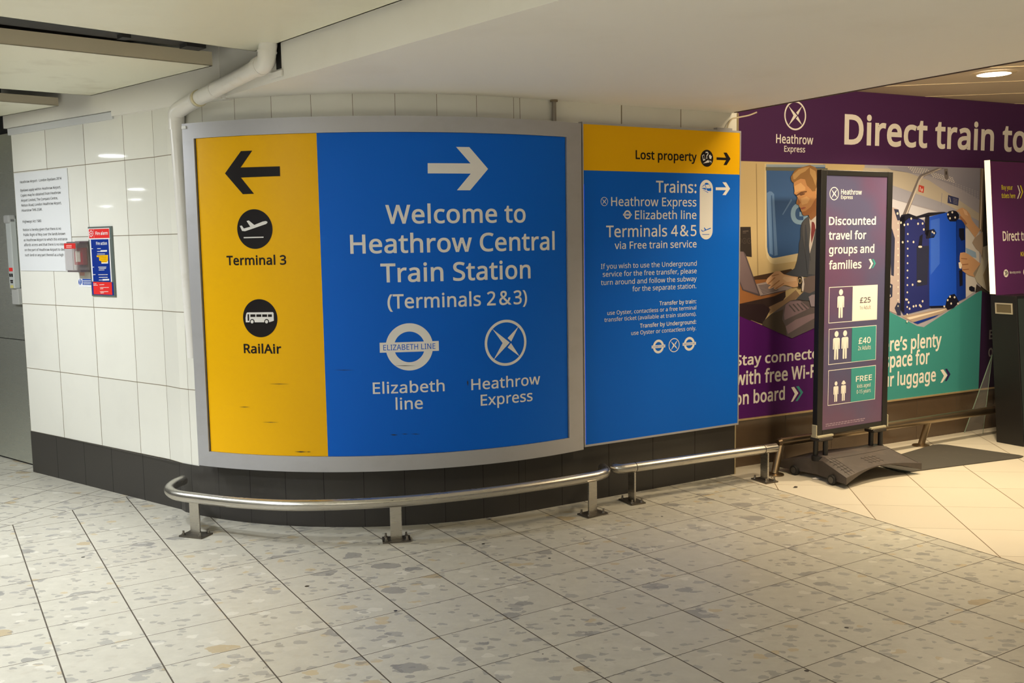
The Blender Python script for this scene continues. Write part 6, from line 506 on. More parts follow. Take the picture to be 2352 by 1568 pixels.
["M","FW","printed_photo","teal_panel",[["P",2,"n_grey",["11696 20950 11696 11483 14225 10283 17661 8878 18425 8748 18737 8881 24884 11336 24659 20975"]],["P",3,"n_ceil",["13973 20874 24592 20974 24592 18415 22011 19366 18506 20269 14457 20618"]],["P",3,"n_cream",["11531 20725 13978 20725 16149 20483 18521 19928 24581 17343 24555 16538 20259 17959 14502 19368 11566 19581"]],["P",4,"n_panel",["11564 19663 14496 19535 20247 18219 24541 16806 24574 16179 20799 17436 14532 18532 11592 18761"]],["P",4,"n_white",["11592 18761 14532 18532 17355 17952 20283 17436 20808 17261 17397 16925 11635 17362"]],["P",5,"n_ceil",["19956 18998 20007 18998 19973 18045 19922 18045"]],["P",5,"n_light",["16341 20865 16317 20841 16257 20830 16196 20838 16171 20862 16195 20886 16254 20897 16315 20888"]],["P",5,"n_light",["16517 20751 16493 20726 16432 20715 16372 20724 16346 20747 16370 20772 16430 20783 16491 20774"]],["P",5,"n_light",["16693 20636 16668 20612 16608 20601 16547 20609 16521 20633 16545 20657 16606 20668 16667 20659"]],["P",5,"n_light",["16869 20521 16845 20497 16784 20486 16723 20495 16697 20518 16721 20542 16782 20553 16843 20545"]],["P",5,"n_light",["16586 20853 16562 20829 16502 20818 16441 20826 16415 20850 16439 20874 16499 20885 16560 20877"]],["P",5,"n_light",["16762 20739 16738 20714 16678 20703 16617 20712 16591 20735 16615 20760 16675 20771 16736 20762"]],["P",5,"n_light",["16939 20624 16914 20600 16854 20588 16793 20597 16767 20621 16791 20645 16851 20656 16912 20647"]],["P",5,"n_light",["17116 20509 17091 20484 17031 20473 16970 20482 16943 20506 16968 20530 17028 20541 17089 20532"]],["P",5,"n_light",["16832 20841 16807 20817 16747 20806 16686 20815 16660 20838 16684 20862 16744 20873 16806 20865"]],["P",5,"n_light",["17008 20727 16984 20702 16924 20691 16862 20700 16836 20723 16861 20748 16921 20759 16982 20750"]],["P",5,"n_light",["17185 20612 17161 20587 17101 20576 17039 20585 17013 20608 17037 20633 17098 20644 17159 20635"]],["P",5,"n_light",["17363 20496 17339 20472 17278 20461 17217 20470 17190 20493 17215 20518 17275 20529 17337 20520"]],["P",5,"n_light",["17078 20830 17054 20805 16993 20794 16932 20803 16906 20826 16930 20850 16991 20862 17052 20853"]],["P",5,"n_light",["17255 20715 17231 20690 17170 20679 17109 20688 17083 20711 17107 20736 17168 20747 17229 20738"]],["P",5,"n_light",["17433 20599 17409 20575 17348 20564 17286 20573 17260 20596 17284 20621 17345 20632 17407 20623"]],["P",5,"n_light",["17611 20484 17587 20459 17526 20448 17464 20457 17438 20481 17462 20505 17523 20516 17585 20507"]],["P",5,"n_light",["17325 20818 17301 20793 17240 20782 17179 20791 17153 20814 17177 20839 17238 20850 17299 20841"]],["P",5,"n_light",["17503 20703 17479 20678 17418 20667 17356 20676 17330 20699 17354 20724 17415 20735 17477 20726"]],["P",5,"n_light",["17681 20587 17657 20563 17596 20552 17534 20560 17508 20584 17532 20608 17593 20619 17655 20611"]],["P",5,"n_light",["17860 20471 17836 20447 17775 20436 17713 20445 17686 20468 17711 20493 17772 20504 17834 20495"]],["P",5,"n_light",["17573 20806 17549 20781 17488 20770 17426 20779 17400 20802 17424 20827 17485 20838 17547 20829"]],["P",5,"n_light",["17752 20690 17727 20666 17666 20655 17605 20664 17578 20687 17603 20712 17663 20723 17725 20714"]],["P",5,"n_light",["17931 20575 17906 20550 17845 20539 17783 20548 17757 20572 17781 20596 17842 20607 17904 20598"]],["P",5,"n_light",["18110 20459 18086 20434 18024 20423 17962 20432 17936 20456 17960 20480 18021 20491 18084 20482"]],["P",5,"n_light",["17822 20794 17798 20769 17736 20758 17675 20767 17648 20790 17673 20815 17734 20826 17796 20817"]],["P",5,"n_light",["18001 20678 17977 20654 17915 20643 17853 20651 17827 20675 17851 20699 17913 20711 17975 20702"]],["P",5,"n_light",["18181 20562 18156 20538 18095 20527 18033 20536 18006 20559 18031 20584 18092 20595 18154 20586"]],["P",5,"n_light",["18361 20446 18336 20422 18275 20411 18212 20420 18186 20443 18210 20468 18272 20479 18334 20470"]],["P",5,"n_light",["18072 20782 18047 20757 17986 20746 17924 20755 17897 20778 17922 20803 17983 20814 18045 20805"]],["P",5,"n_light",["18251 20666 18227 20641 18165 20630 18103 20639 18077 20663 18101 20687 18162 20698 18225 20690"]],["P",5,"n_light",["18431 20550 18407 20525 18345 20514 18283 20523 18256 20547 18281 20571 18342 20582 18405 20574"]],["P",5,"n_light",["18612 20434 18587 20409 18526 20398 18463 20407 18437 20431 18461 20455 18523 20466 18585 20457"]],["P",5,"n_light",["18322 20770 18297 20745 18236 20734 18174 20743 18147 20766 18172 20791 18233 20802 18295 20793"]],["P",5,"n_light",["18502 20654 18478 20629 18416 20618 18354 20627 18327 20650 18352 20675 18413 20686 18475 20677"]],["P",5,"n_light",["18683 20538 18658 20513 18597 20502 18534 20511 18507 20534 18532 20559 18594 20570 18656 20561"]],["P",5,"n_light",["18864 20421 18839 20396 18778 20385 18715 20394 18688 20418 18713 20443 18775 20454 18837 20445"]],["P",5,"n_light",["18834 20532 18809 20507 18748 20496 18685 20505 18658 20529 18683 20553 18745 20564 18807 20555"]],["P",5,"n_light",["18915 20422 18890 20397 18828 20386 18765 20395 18738 20419 18763 20443 18825 20455 18888 20446"]],["P",5,"n_light",["18995 20312 18970 20287 18908 20276 18846 20285 18819 20309 18843 20334 18905 20345 18968 20336"]],["P",5,"n_light",["19076 20202 19051 20177 18989 20166 18926 20175 18899 20199 18924 20224 18986 20235 19049 20226"]],["P",5,"n_light",["19088 20494 19063 20469 19001 20458 18939 20467 18912 20490 18936 20515 18998 20526 19061 20517"]],["P",5,"n_light",["19169 20384 19144 20359 19082 20348 19019 20357 18992 20380 19017 20405 19079 20416 19142 20407"]],["P",5,"n_light",["19250 20273 19225 20249 19163 20238 19100 20247 19073 20270 19098 20295 19160 20306 19223 20297"]],["P",5,"n_light",["19331 20163 19306 20138 19243 20127 19180 20136 19153 20160 19178 20185 19240 20196 19304 20187"]],["P",5,"n_light",["19343 20455 19318 20430 19256 20419 19193 20428 19166 20452 19191 20477 19253 20488 19316 20479"]],["P",5,"n_light",["19424 20345 19399 20320 19337 20309 19274 20318 19247 20342 19272 20367 19334 20378 19397 20369"]],["P",5,"n_light",["19505 20235 19480 20210 19418 20199 19355 20208 19328 20232 19352 20256 19415 20267 19478 20258"]],["P",5,"n_light",["19586 20124 19561 20099 19499 20088 19436 20097 19409 20121 19433 20146 19496 20157 19559 20148"]],["P",5,"n_light",["19599 20417 19574 20392 19511 20381 19448 20390 19421 20414 19446 20438 19508 20450 19572 20441"]],["P",5,"n_light",["19680 20306 19655 20282 19592 20270 19529 20279 19502 20303 19527 20328 19589 20339 19653 20330"]],["P",5,"n_light",["19761 20196 19736 20171 19674 20160 19610 20169 19583 20193 19608 20218 19671 20229 19734 20220"]],["P",5,"n_light",["19843 20085 19818 20060 19755 20049 19692 20058 19664 20082 19689 20107 19752 20118 19816 20109"]],["P",5,"n_light",["19855 20378 19830 20353 19767 20342 19704 20351 19677 20375 19702 20400 19764 20411 19828 20402"]],["P",5,"n_light",["19937 20268 19912 20243 19849 20232 19785 20241 19758 20265 19783 20289 19846 20300 19909 20291"]],["P",5,"n_light",["20018 20157 19993 20132 19931 20121 19867 20130 19840 20154 19865 20179 19927 20190 19991 20181"]],["P",5,"n_light",["20100 20046 20075 20021 20012 20010 19949 20019 19921 20043 19946 20068 20009 20079 20073 20070"]],["P",5,"n_light",["20112 20339 20087 20315 20025 20303 19961 20312 19934 20336 19959 20361 20021 20372 20085 20363"]],["P",5,"n_light",["20194 20229 20169 20204 20106 20193 20043 20202 20015 20226 20040 20250 20103 20262 20167 20253"]],["P",5,"n_light",["20276 20118 20251 20093 20188 20082 20124 20091 20097 20115 20122 20140 20185 20151 20249 20142"]],["P",5,"n_light",["20358 20006 20333 19982 20270 19970 20206 19980 20179 20004 20204 20029 20267 20040 20331 20030"]],["P",5,"n_light",["20371 20301 20345 20276 20282 20265 20219 20274 20191 20298 20216 20322 20279 20334 20343 20325"]],["P",5,"n_light",["20453 20190 20428 20165 20365 20154 20301 20163 20273 20187 20298 20212 20361 20223 20425 20214"]],["P",5,"n_light",["20535 20078 20510 20053 20447 20042 20383 20051 20355 20076 20380 20100 20444 20112 20508 20102"]],["P",5,"n_light",["20618 19967 20592 19942 20529 19931 20465 19940 20437 19964 20463 19989 20526 20000 20590 19991"]],["P",5,"n_light",["20630 20262 20604 20237 20541 20226 20477 20235 20450 20259 20475 20284 20538 20295 20602 20286"]],["P",5,"n_light",["20712 20150 20687 20125 20624 20114 20559 20123 20532 20148 20557 20172 20620 20184 20685 20174"]],["P",5,"n_light",["20795 20039 20769 20014 20706 20003 20642 20012 20614 20036 20640 20061 20703 20072 20767 20063"]],["P",5,"n_light",["20878 19927 20852 19902 20789 19891 20724 19901 20697 19925 20722 19950 20786 19961 20850 19951"]],["P",5,"n_light",["20890 20223 20864 20198 20801 20186 20737 20196 20709 20220 20734 20245 20798 20256 20862 20247"]],["P",5,"n_light",["20972 20111 20947 20086 20884 20075 20819 20084 20792 20108 20817 20133 20880 20144 20945 20135"]],["P",5,"n_light",["21055 19999 21030 19974 20966 19963 20902 19973 20874 19997 20900 20022 20963 20033 21028 20024"]],["P",5,"n_light",["21138 19888 21113 19863 21049 19852 20985 19861 20957 19885 20982 19910 21046 19921 21111 19912"]],["P",5,"n_light",["21150 20183 21125 20158 21061 20147 20997 20156 20969 20180 20994 20205 21058 20217 21123 20207"]],["P",5,"n_light",["21233 20072 21208 20047 21144 20035 21080 20045 21052 20069 21077 20094 21141 20105 21206 20096"]],["P",5,"n_light",["21317 19960 21291 19935 21227 19924 21163 19933 21135 19957 21160 19982 21224 19993 21289 19984"]],["P",5,"n_light",["21400 19848 21375 19823 21311 19812 21246 19821 21218 19845 21244 19870 21307 19881 21372 19872"]],["P",5,"n_light2",["21299 19794 21273 19769 21209 19758 21145 19767 21117 19792 21142 19817 21206 19828 21271 19818"]],["P",5,"n_light2",["21306 19646 21280 19621 21216 19610 21152 19620 21124 19644 21149 19669 21213 19680 21278 19670"]],["P",5,"n_light2",["21313 19498 21287 19473 21223 19462 21159 19472 21131 19496 21156 19521 21220 19532 21285 19522"]],["P",5,"n_light2",["21320 19350 21294 19325 21230 19314 21166 19324 21138 19348 21163 19373 21227 19384 21292 19374"]],["P",5,"n_light2",["21615 19720 21589 19695 21525 19684 21460 19693 21432 19717 21458 19742 21522 19754 21587 19744"]],["P",5,"n_light2",["21622 19572 21596 19547 21532 19536 21467 19545 21439 19569 21465 19594 21529 19605 21594 19596"]],["P",5,"n_light2",["21629 19423 21603 19398 21539 19387 21474 19397 21446 19421 21472 19446 21536 19457 21601 19448"]],["P",5,"n_light2",["21636 19275 21610 19250 21546 19239 21481 19248 21453 19273 21479 19298 21543 19309 21608 19299"]],["P",5,"n_light2",["21932 19645 21906 19620 21842 19609 21777 19619 21749 19643 21775 19668 21839 19679 21904 19670"]],["P",5,"n_light2",["21939 19497 21914 19472 21849 19461 21784 19470 21756 19495 21782 19520 21846 19531 21911 19521"]],["P",5,"n_light2",["21946 19348 21921 19323 21856 19312 21791 19322 21763 19346 21789 19371 21853 19382 21918 19372"]],["P",5,"n_light2",["21954 19199 21928 19174 21864 19163 21798 19173 21770 19197 21796 19222 21860 19233 21926 19224"]],["P",5,"n_light2",["22251 19570 22225 19545 22160 19534 22095 19544 22067 19568 22093 19593 22157 19604 22222 19595"]],["P",5,"n_light2",["22258 19421 22232 19396 22168 19385 22102 19395 22074 19419 22100 19444 22164 19455 22230 19446"]],["P",5,"n_light2",["22265 19272 22239 19247 22175 19236 22109 19246 22081 19271 22107 19296 22172 19307 22237 19297"]],["P",5,"n_light2",["22273 19123 22247 19098 22182 19087 22117 19097 22089 19122 22114 19147 22179 19158 22244 19148"]],["P",5,"n_light2",["22571 19495 22545 19470 22480 19459 22414 19469 22386 19493 22412 19518 22477 19529 22542 19520"]],["P",5,"n_light2",["22578 19346 22552 19321 22487 19310 22422 19319 22393 19344 22419 19369 22484 19380 22550 19371"]],["P",5,"n_light2",["22585 19197 22560 19172 22495 19161 22429 19170 22401 19195 22427 19220 22491 19231 22557 19221"]],["P",5,"n_light2",["22593 19047 22567 19022 22502 19011 22436 19021 22408 19046 22434 19071 22499 19082 22564 19072"]],["P",5,"n_light2",["22892 19420 22866 19395 22801 19384 22735 19393 22707 19418 22732 19443 22797 19454 22863 19444"]],["P",5,"n_light2",["22899 19270 22873 19245 22808 19234 22742 19244 22714 19268 22740 19293 22805 19304 22871 19295"]],["P",5,"n_light2",["22907 19121 22881 19095 22816 19084 22750 19094 22721 19119 22747 19144 22812 19155 22878 19145"]],["P",5,"n_light2",["22914 18971 22888 18946 22823 18935 22757 18945 22729 18969 22755 18994 22820 19005 22886 18995"]],["P",5,"n_light2",["23215 19344 23189 19319 23123 19308 23057 19317 23028 19342 23054 19367 23120 19378 23186 19369"]],["P",5,"n_light2",["23222 19194 23196 19169 23131 19158 23064 19168 23036 19192 23062 19217 23127 19228 23194 19219"]],["P",5,"n_light2",["23230 19044 23204 19019 23138 19008 23072 19018 23044 19042 23070 19068 23135 19079 23201 19069"]],["P",5,"n_light2",["23237 18894 23211 18869 23146 18858 23080 18868 23051 18893 23077 18918 23142 18929 23209 18919"]],["P",5,"n_light2",["23538 19268 23512 19243 23447 19232 23380 19241 23352 19266 23378 19291 23443 19302 23510 19293"]],["P",5,"n_light2",["23546 19118 23520 19092 23454 19081 23388 19091 23359 19116 23385 19141 23451 19152 23517 19142"]],["P",5,"n_light2",["23554 18967 23528 18942 23462 18931 23396 18941 23367 18966 23393 18991 23459 19002 23525 18992"]],["P",5,"n_light2",["23562 18817 23535 18792 23470 18781 23403 18791 23375 18816 23401 18841 23466 18852 23533 18842"]],["P",5,"n_light2",["23864 19191 23838 19166 23772 19155 23705 19165 23676 19190 23702 19215 23768 19226 23835 19216"]],["P",5,"n_light2",["23872 19041 23845 19016 23780 19005 23713 19014 23684 19039 23710 19065 23776 19075 23843 19066"]],["P",5,"n_light2",["23879 18890 23853 18865 23787 18854 23720 18864 23692 18889 23718 18914 23784 18925 23851 18915"]],["P",5,"n_light2",["23887 18740 23861 18714 23795 18703 23728 18713 23699 18738 23726 18763 23791 18774 23858 18764"]],["P",5,"n_light2",["24190 19115 24164 19089 24098 19078 24031 19088 24002 19113 24028 19138 24094 19149 24161 19140"]],["P",5,"n_light2",["24198 18964 24172 18938 24106 18928 24039 18937 24010 18962 24036 18988 24102 18999 24169 18989"]],["P",5,"n_light2",["24206 18813 24180 18788 24114 18777 24047 18787 24018 18811 24044 18837 24110 18848 24177 18838"]],["P",5,"n_light2",["24214 18662 24188 18636 24122 18626 24054 18636 24026 18661 24052 18686 24118 18697 24185 18687"]],["P",6,"n_pole",["15721 17356 17269 20079 17446 20294 17812 20445 19362 20885 20190 20884 18068 20262 17702 20086 17527 19828 16270 17355"]],["P",7,"n_polel",["16050 17355 17375 19911 17660 20213 19618 20838 19936 20845 17943 20277 17644 20000 16172 17355"]],["P",6,"n_pole",["20128 20849 20538 20857 20674 20132 20487 20000 20225 20125"]],["P",7,"n_dark",["20291 20645 20470 20648 20482 20389 20302 20403"]],["P",5,"n_red",["17413 19589 17989 19476 17947 18980 17370 19103"]],["P",6,"n_light",["17518 19445 17593 19429 17579 19148 17504 19164"]],["P",6,"n_light",["17697 19319 17822 19295 17806 19082 17681 19106"]],["P",5,"n_navy",["20695 18857 21916 18612 21866 18033 20645 18256"]],["P",6,"n_grey",["21263 18616 21764 18515 21765 18488 21265 18590"]],["P",6,"n_grey",["21269 18503 21769 18401 21771 18374 21270 18477"]],["P",6,"n_grey",["21274 18389 21775 18287 21776 18260 21275 18363"]],["P",6,"n_grey",["21279 18276 21780 18173 21782 18146 21281 18250"]],["P",6,"n_grey",["20805 18701 20897 18684 21044 18310 20939 18327"]],["P",4,"n_pale",["22756 16283 24439 16180 24628 12571 24216 11316 23094 10817"]],["P",5,"n_sky",["22898 14769 23577 14579 24126 14389 24217 13937 23063 14141"]],["P",5,"n_white",["17011 17269 18501 17438 20537 17523 18642 17093 17521 16925"]],["P",6,"n_case",["13846 17735 14675 17904 15160 17778 15524 17102 15847 9800 15081 10010 13980 10422"]],["P",7,"n_cased",["14775 17778 15283 17736 15530 16933 15191 16935"]],["P",7,"n_cased",["14425 16517 14674 16262 14975 15583 14957 12777 14675 12871 14464 15420"]],["P",7,"n_cased",["14272 12372 14859 12139 14855 11240 14557 11124 14311 11262"]],["P",7,"n_cased",["15129 10370 15418 10787 15789 10685 15823 9802 15454 9837"]],["P",7,"n_rivet",["15344 16722 15325 16675 15274 16655 15222 16675 15199 16723 15219 16771 15269 16790 15321 16770"]],["P",7,"n_rivet",["15362 16248 15343 16200 15292 16181 15240 16201 15217 16249 15236 16297 15287 16316 15339 16296"]],["P",7,"n_rivet",["15380 15773 15360 15725 15309 15706 15257 15726 15234 15775 15254 15822 15304 15842 15357 15821"]],["P",7,"n_rivet",["15397 15297 15378 15249 15327 15230 15275 15251 15252 15299 15271 15347 15322 15366 15374 15345"]],["P",7,"n_rivet",["15415 14820 15396 14773 15345 14753 15293 14774 15269 14823 15289 14871 15340 14890 15392 14869"]],["P",7,"n_rivet",["15433 14343 15413 14295 15362 14276 15310 14297 15287 14346 15307 14394 15357 14413 15410 14392"]],["P",7,"n_rivet",["15451 13865 15431 13817 15380 13798 15328 13819 15305 13868 15324 13916 15375 13935 15427 13914"]],["P",7,"n_rivet",["15468 13386 15449 13338 15398 13319 15346 13341 15322 13390 15342 13437 15393 13456 15445 13435"]],["P",7,"n_rivet",["15486 12906 15467 12858 15416 12840 15363 12861 15340 12910 15360 12958 15411 12977 15463 12955"]],["P",7,"n_rivet",["15504 12426 15485 12378 15433 12359 15381 12381 15358 12430 15377 12478 15428 12497 15481 12475"]],["P",7,"n_rivet",["15522 11944 15502 11896 15451 11878 15399 11900 15376 11950 15395 11997 15446 12016 15499 11994"]],["P",7,"n_rivet",["15540 11462 15520 11414 15469 11396 15417 11418 15393 11468 15413 11516 15464 11534 15517 11512"]],["P",7,"n_rivet",["15558 10980 15538 10932 15487 10914 15434 10936 15411 10986 15431 11034 15482 11052 15535 11029"]],["P",7,"n_rivet",["15576 10496 15556 10448 15505 10430 15452 10453 15429 10503 15449 10550 15500 10568 15553 10546"]],["P",8,"n_rivet",["14593 15841 14564 15770 14488 15741 14411 15771 14377 15843 14406 15915 14481 15944 14559 15913"]],["P",8,"n_rivet",["14569 15503 14540 15432 14465 15403 14387 15434 14353 15506 14382 15578 14457 15606 14535 15576"]],["P",8,"n_rivet",["14666 12786 14637 12714 14561 12687 14484 12719 14449 12792 14478 12864 14554 12891 14632 12859"]],["P",8,"n_rivet",["14682 12017 14652 11946 14577 11918 14499 11951 14464 12025 14494 12096 14569 12124 14647 12091"]],["P",8,"n_rivet",["14682 11333 14653 11262 14577 11235 14499 11268 14464 11342 14494 11413 14570 11440 14648 11407"]],["P",8,"n_rivet",["15281 17441 15252 17369 15176 17340 15099 17370 15064 17441 15093 17513 15169 17542 15247 17513"]],["P",7,"n_navycase",["15451 17103 15601 17314 16390 17423 18021 16923 18489 16230 18794 15013 19001 10192 16130 9804 15707 10257"]],["P",8,"n_black2",["15451 17103 15968 17271 16187 9931 15784 10167"]],["P",8,"n_black2",["15451 17103 15600 17339 16389 17440 17387 17182 17395 16968 16403 17100 15806 16720 15466 16722"]],["P",9,"n_rivet",["16412 15906 16389 15852 16329 15830 16268 15853 16240 15908 16263 15962 16323 15984 16385 15961"]],["P",9,"n_rivet",["16427 15359 16404 15305 16344 15283 16283 15307 16255 15361 16278 15415 16338 15437 16400 15414"]],["P",9,"n_rivet",["16442 14811 16419 14757 16359 14735 16298 14759 16270 14814 16293 14868 16353 14889 16415 14866"]],["P",9,"n_rivet",["16458 14262 16435 14208 16374 14186 16313 14210 16285 14265 16308 14319 16368 14341 16430 14317"]],["P",9,"n_rivet",["16473 13712 16450 13658 16390 13636 16328 13661 16300 13716 16324 13770 16384 13791 16446 13767"]],["P",9,"n_rivet",["16488 13161 16465 13106 16405 13085 16343 13110 16315 13165 16339 13220 16399 13241 16461 13216"]],["P",9,"n_rivet",["16503 12609 16480 12554 16420 12534 16358 12558 16331 12614 16354 12668 16414 12689 16476 12664"]],["P",9,"n_rivet",["16519 12056 16496 12001 16435 11981 16373 12006 16346 12062 16369 12116 16429 12136 16491 12112"]],["P",9,"n_rivet",["16534 11502 16511 11447 16450 11427 16388 11452 16361 11508 16384 11562 16444 11583 16507 11558"]],["P",9,"n_rivet",["16549 10947 16526 10892 16466 10872 16404 10898 16376 10954 16399 11008 16460 11028 16522 11003"]],["P",9,"n_rivet",["16565 10391 16542 10337 16481 10316 16419 10342 16391 10399 16415 10453 16475 10473 16537 10447"]],["P",9,"n_rivet",["16580 9834 16557 9780 16496 9760 16434 9786 16407 9842 16430 9896 16490 9916 16553 9890"]],["P",9,"n_rivet",["16596 9276 16572 9222 16512 9202 16449 9228 16422 9285 16445 9339 16506 9359 16568 9333"]],["P",9,"n_rivet",["16748 17056 16722 16990 16654 16963 16583 16990 16552 17057 16578 17123 16646 17150 16717 17122"]],["P",9,"n_rivet",["16396 16631 16370 16565 16302 16538 16231 16566 16200 16633 16226 16699 16294 16726 16365 16698"]],["P",9,"n_rivet",["16030 16591 16004 16525 15936 16498 15866 16526 15835 16592 15861 16658 15929 16685 15999 16657"]],["P",9,"n_rivet",["15658 16763 15632 16697 15565 16670 15495 16698 15464 16764 15490 16830 15558 16857 15627 16829"]],["P",9,"n_rivet",["17507 16668 17481 16601 17411 16574 17340 16602 17308 16669 17334 16735 17404 16763 17475 16735"]],["P",9,"n_rivet",["18006 16682 17979 16615 17909 16588 17838 16616 17806 16683 17832 16750 17902 16777 17974 16749"]],["P",9,"n_rivet",["18150 16233 18123 16166 18053 16139 17981 16167 17949 16235 17976 16301 18045 16329 18118 16300"]],["P",9,"n_rivet",["17065 15299 17039 15232 16970 15205 16899 15234 16867 15301 16894 15368 16963 15394 17034 15366"]],["P",9,"n_rivet",["15897 15298 15870 15232 15802 15206 15732 15234 15701 15301 15727 15367 15795 15393 15865 15365"]],["P",9,"n_rivet",["17095 12062 17069 11995 16999 11970 16928 12000 16896 12068 16923 12135 16992 12160 17063 12130"]],["P",9,"n_rivet",["16431 10960 16405 10894 16336 10869 16265 10900 16234 10969 16260 11035 16329 11060 16400 11029"]],["P",9,"n_rivet",["16713 10732 16686 10665 16617 10640 16546 10671 16514 10740 16541 10806 16610 10831 16681 10800"]],["P",9,"n_rivet",["16843 10248 16817 10181 16748 10156 16676 10188 16644 10257 16671 10323 16740 10348 16812 10317"]],["P",9,"n_rivet",["17261 10403 17235 10336 17165 10311 17093 10343 17061 10412 17088 10478 17157 10503 17229 10472"]],["P",9,"n_rivet",["17535 10434 17509 10367 17439 10342 17367 10374 17335 10443 17361 10510 17431 10535 17503 10503"]],["P",9,"n_rivet",["17949 10459 17922 10392 17852 10367 17780 10399 17747 10468 17774 10535 17844 10560 17917 10529"]],["P",9,"n_rivet",["18079 10366 18052 10299 17982 10274 17909 10305 17877 10375 17904 10442 17974 10467 18047 10436"]],["P",9,"n_rivet",["18253 10753 18226 10686 18155 10661 18083 10692 18050 10761 18077 10828 18147 10854 18220 10822"]],["P",8,"n_strap",["17328 14950 18706 14997 18630 12008 17450 11919"]],["P",8,"n_black2",["17633 15721 17963 15890 17912 15027 17501 14991"]],["P",10,"n_rivet",["17928 14923 17887 14873 17776 14844 17637 14846 17523 14879 17478 14931 17519 14981 17630 15010 17769 15008 17883 14975"]],["P",10,"n_rivet",["17937 12294 17895 12244 17783 12216 17644 12221 17530 12256 17485 12309 17525 12358 17637 12386 17777 12382 17891 12346"]],["P",8,"n_bluecase",["18613 17179 19140 17282 20537 17523 21584 17347 21736 16907 22015 10548 20610 10252 18931 10328"]],["P",9,"n_bluel",["18776 16920 19785 17089 19942 13592 18955 12742"]],["P",8,"n_blued",["21651 17040 22394 16905 22761 16460 23094 10817 22017 10503"]],["P",9,"n_black2",["18157 17266 18631 17352 18654 16229 18511 15711 18189 15887"]],["P",9,"n_black2",["17015 17183 18498 17507 20277 17558 20538 17506 18573 17222 17390 17097"]],["P",9,"n_black2",["20542 17419 20791 17611 21308 17672 21676 17611 21978 17347 21990 17083 21610 16820 20958 16823 20688 17043"]],["P",10,"n_rivet",["20803 17366 20775 17304 20703 17279 20629 17305 20596 17366 20623 17428 20695 17454 20769 17428"]],["P",10,"n_rivet",["21289 17523 21261 17461 21189 17436 21114 17461 21081 17523 21108 17585 21181 17611 21255 17585"]],["P",10,"n_rivet",["21050 17068 21023 17006 20950 16981 20876 17007 20842 17069 20870 17130 20942 17156 21017 17130"]],["P",10,"n_rivet",["21634 17128 21606 17066 21534 17040 21459 17066 21425 17128 21453 17190 21525 17216 21601 17190"]],["P",9,"n_black2",["18279 16146 19184 16268 19478 15961 19213 15598 18330 15523"]],["P",10,"n_rivet",["19093 16034 19069 15973 19007 15948 18943 15974 18915 16036 18938 16097 19000 16122 19064 16096"]],["P",10,"n_rivet",["19287 15945 19264 15884 19202 15859 19138 15885 19109 15947 19132 16008 19194 16033 19258 16007"]],["P",9,"n_black2",["20743 10201 20847 10776 21224 11117 21746 11186 21995 10952 22309 10490 21667 10070 21015 9966"]],["P",10,"n_rivet",["21335 10979 21307 10917 21234 10893 21158 10923 21125 10987 21153 11049 21226 11072 21301 11043"]],["P",10,"n_rivet",["21865 10912 21837 10850 21763 10827 21687 10856 21653 10921 21681 10983 21755 11006 21831 10977"]],["P",10,"n_rivet",["21085 10721 21057 10659 20984 10636 20909 10666 20875 10730 20903 10792 20976 10815 21051 10786"]],["P",10,"n_rivet",["21492 10436 21464 10374 21391 10351 21315 10380 21281 10445 21309 10507 21382 10530 21458 10501"]],["P",10,"n_rivet",["22287 10401 22259 10339 22185 10316 22108 10345 22074 10410 22102 10473 22176 10496 22253 10466"]],["P",10,"n_rivet",["20715 10247 20687 10185 20614 10163 20539 10192 20506 10257 20533 10318 20606 10341 20681 10312"]],["P",9,"n_black2",["22029 16289 22624 16284 22734 15395 22340 15311 22059 15669"]],["P",9,"n_black2",["22188 13002 22582 13080 22670 11823 22315 11746"]],["P",9,"n_black2",["18904 10355 20738 10309 20745 10157 19065 10189"]],["P",5,"n_tube",["15887 9712 20617 10100 21661 10205 20376 9684 17712 9182 17083 9233"]],["P",6,"n_tubel",["16448 9571 20620 10029 21140 10094 20366 9907 16826 9421"]],["P",6,"n_blued",["17210 9183 20118 9652 19610 9455 17718 9024"]],["P",6,"n_black2",["23455 11661 23721 11741 24134 11591 24151 11273 23744 11289 23467 11435"]],["P",5,"n_dark",["24324 11856 24885 11564 24897 11336 24224 11180"]],["P",10,"n_skin",["21598 17611 21956 17787 22346 17893 22819 17699 23192 17416 23526 16900 23947 16541 24507 16161 23931 15540 23298 16100 22743 16549 22328 16905 21986 17171 22178 17276 21969 17523"]],["P",11,"n_skind",["21986 17171 22113 17276 22659 16904 22938 16636 22743 16549"]],["P",11,"n_skinl",["22349 17831 22823 17611 23040 17257 22637 17346"]],["P",10,"n_skin",["22253 14380 22716 14416 23258 14245 24019 13833 24689 13475 24091 12425 23341 12592 22561 12973 22429 13486 22202 13803 22200 14115"]],["P",11,"n_skind",["22339 13978 23074 13917 23077 13855 22382 13906"]],["P",11,"n_skind",["22496 13484 23228 13511 23232 13439 22513 13403"]],["P",11,"n_skind",["22582 13080 23315 13105 23319 13042 22639 13007"]],["P",11,"n_tubel",["22078 13628 22288 13668 22498 13440 22420 13129 22179 13180"]],["P",10,"n_sleeve",["23904 15541 24828 16015 25003 13739 24601 14380 24112 14659 23614 15160"]],["P",10,"n_sleevel",["24093 12389 23832 12730 24689 13475 24893 14780 25732 14993 26057 11063 25163 11508 24315 12038"]],["P",11,"n_sleeved",["25038 12559 25540 13454 25836 14356 26052 11155 25515 11358"]],["P",9,"n_frame",["24297 20932 24783 20942 24829 17790 24749 15953 24330 16181 24325 18858"]],["P",10,"n_tubel",["24432 20935 24594 20938 24625 17790 24574 16179 24493 16179 24460 18859"]]]],
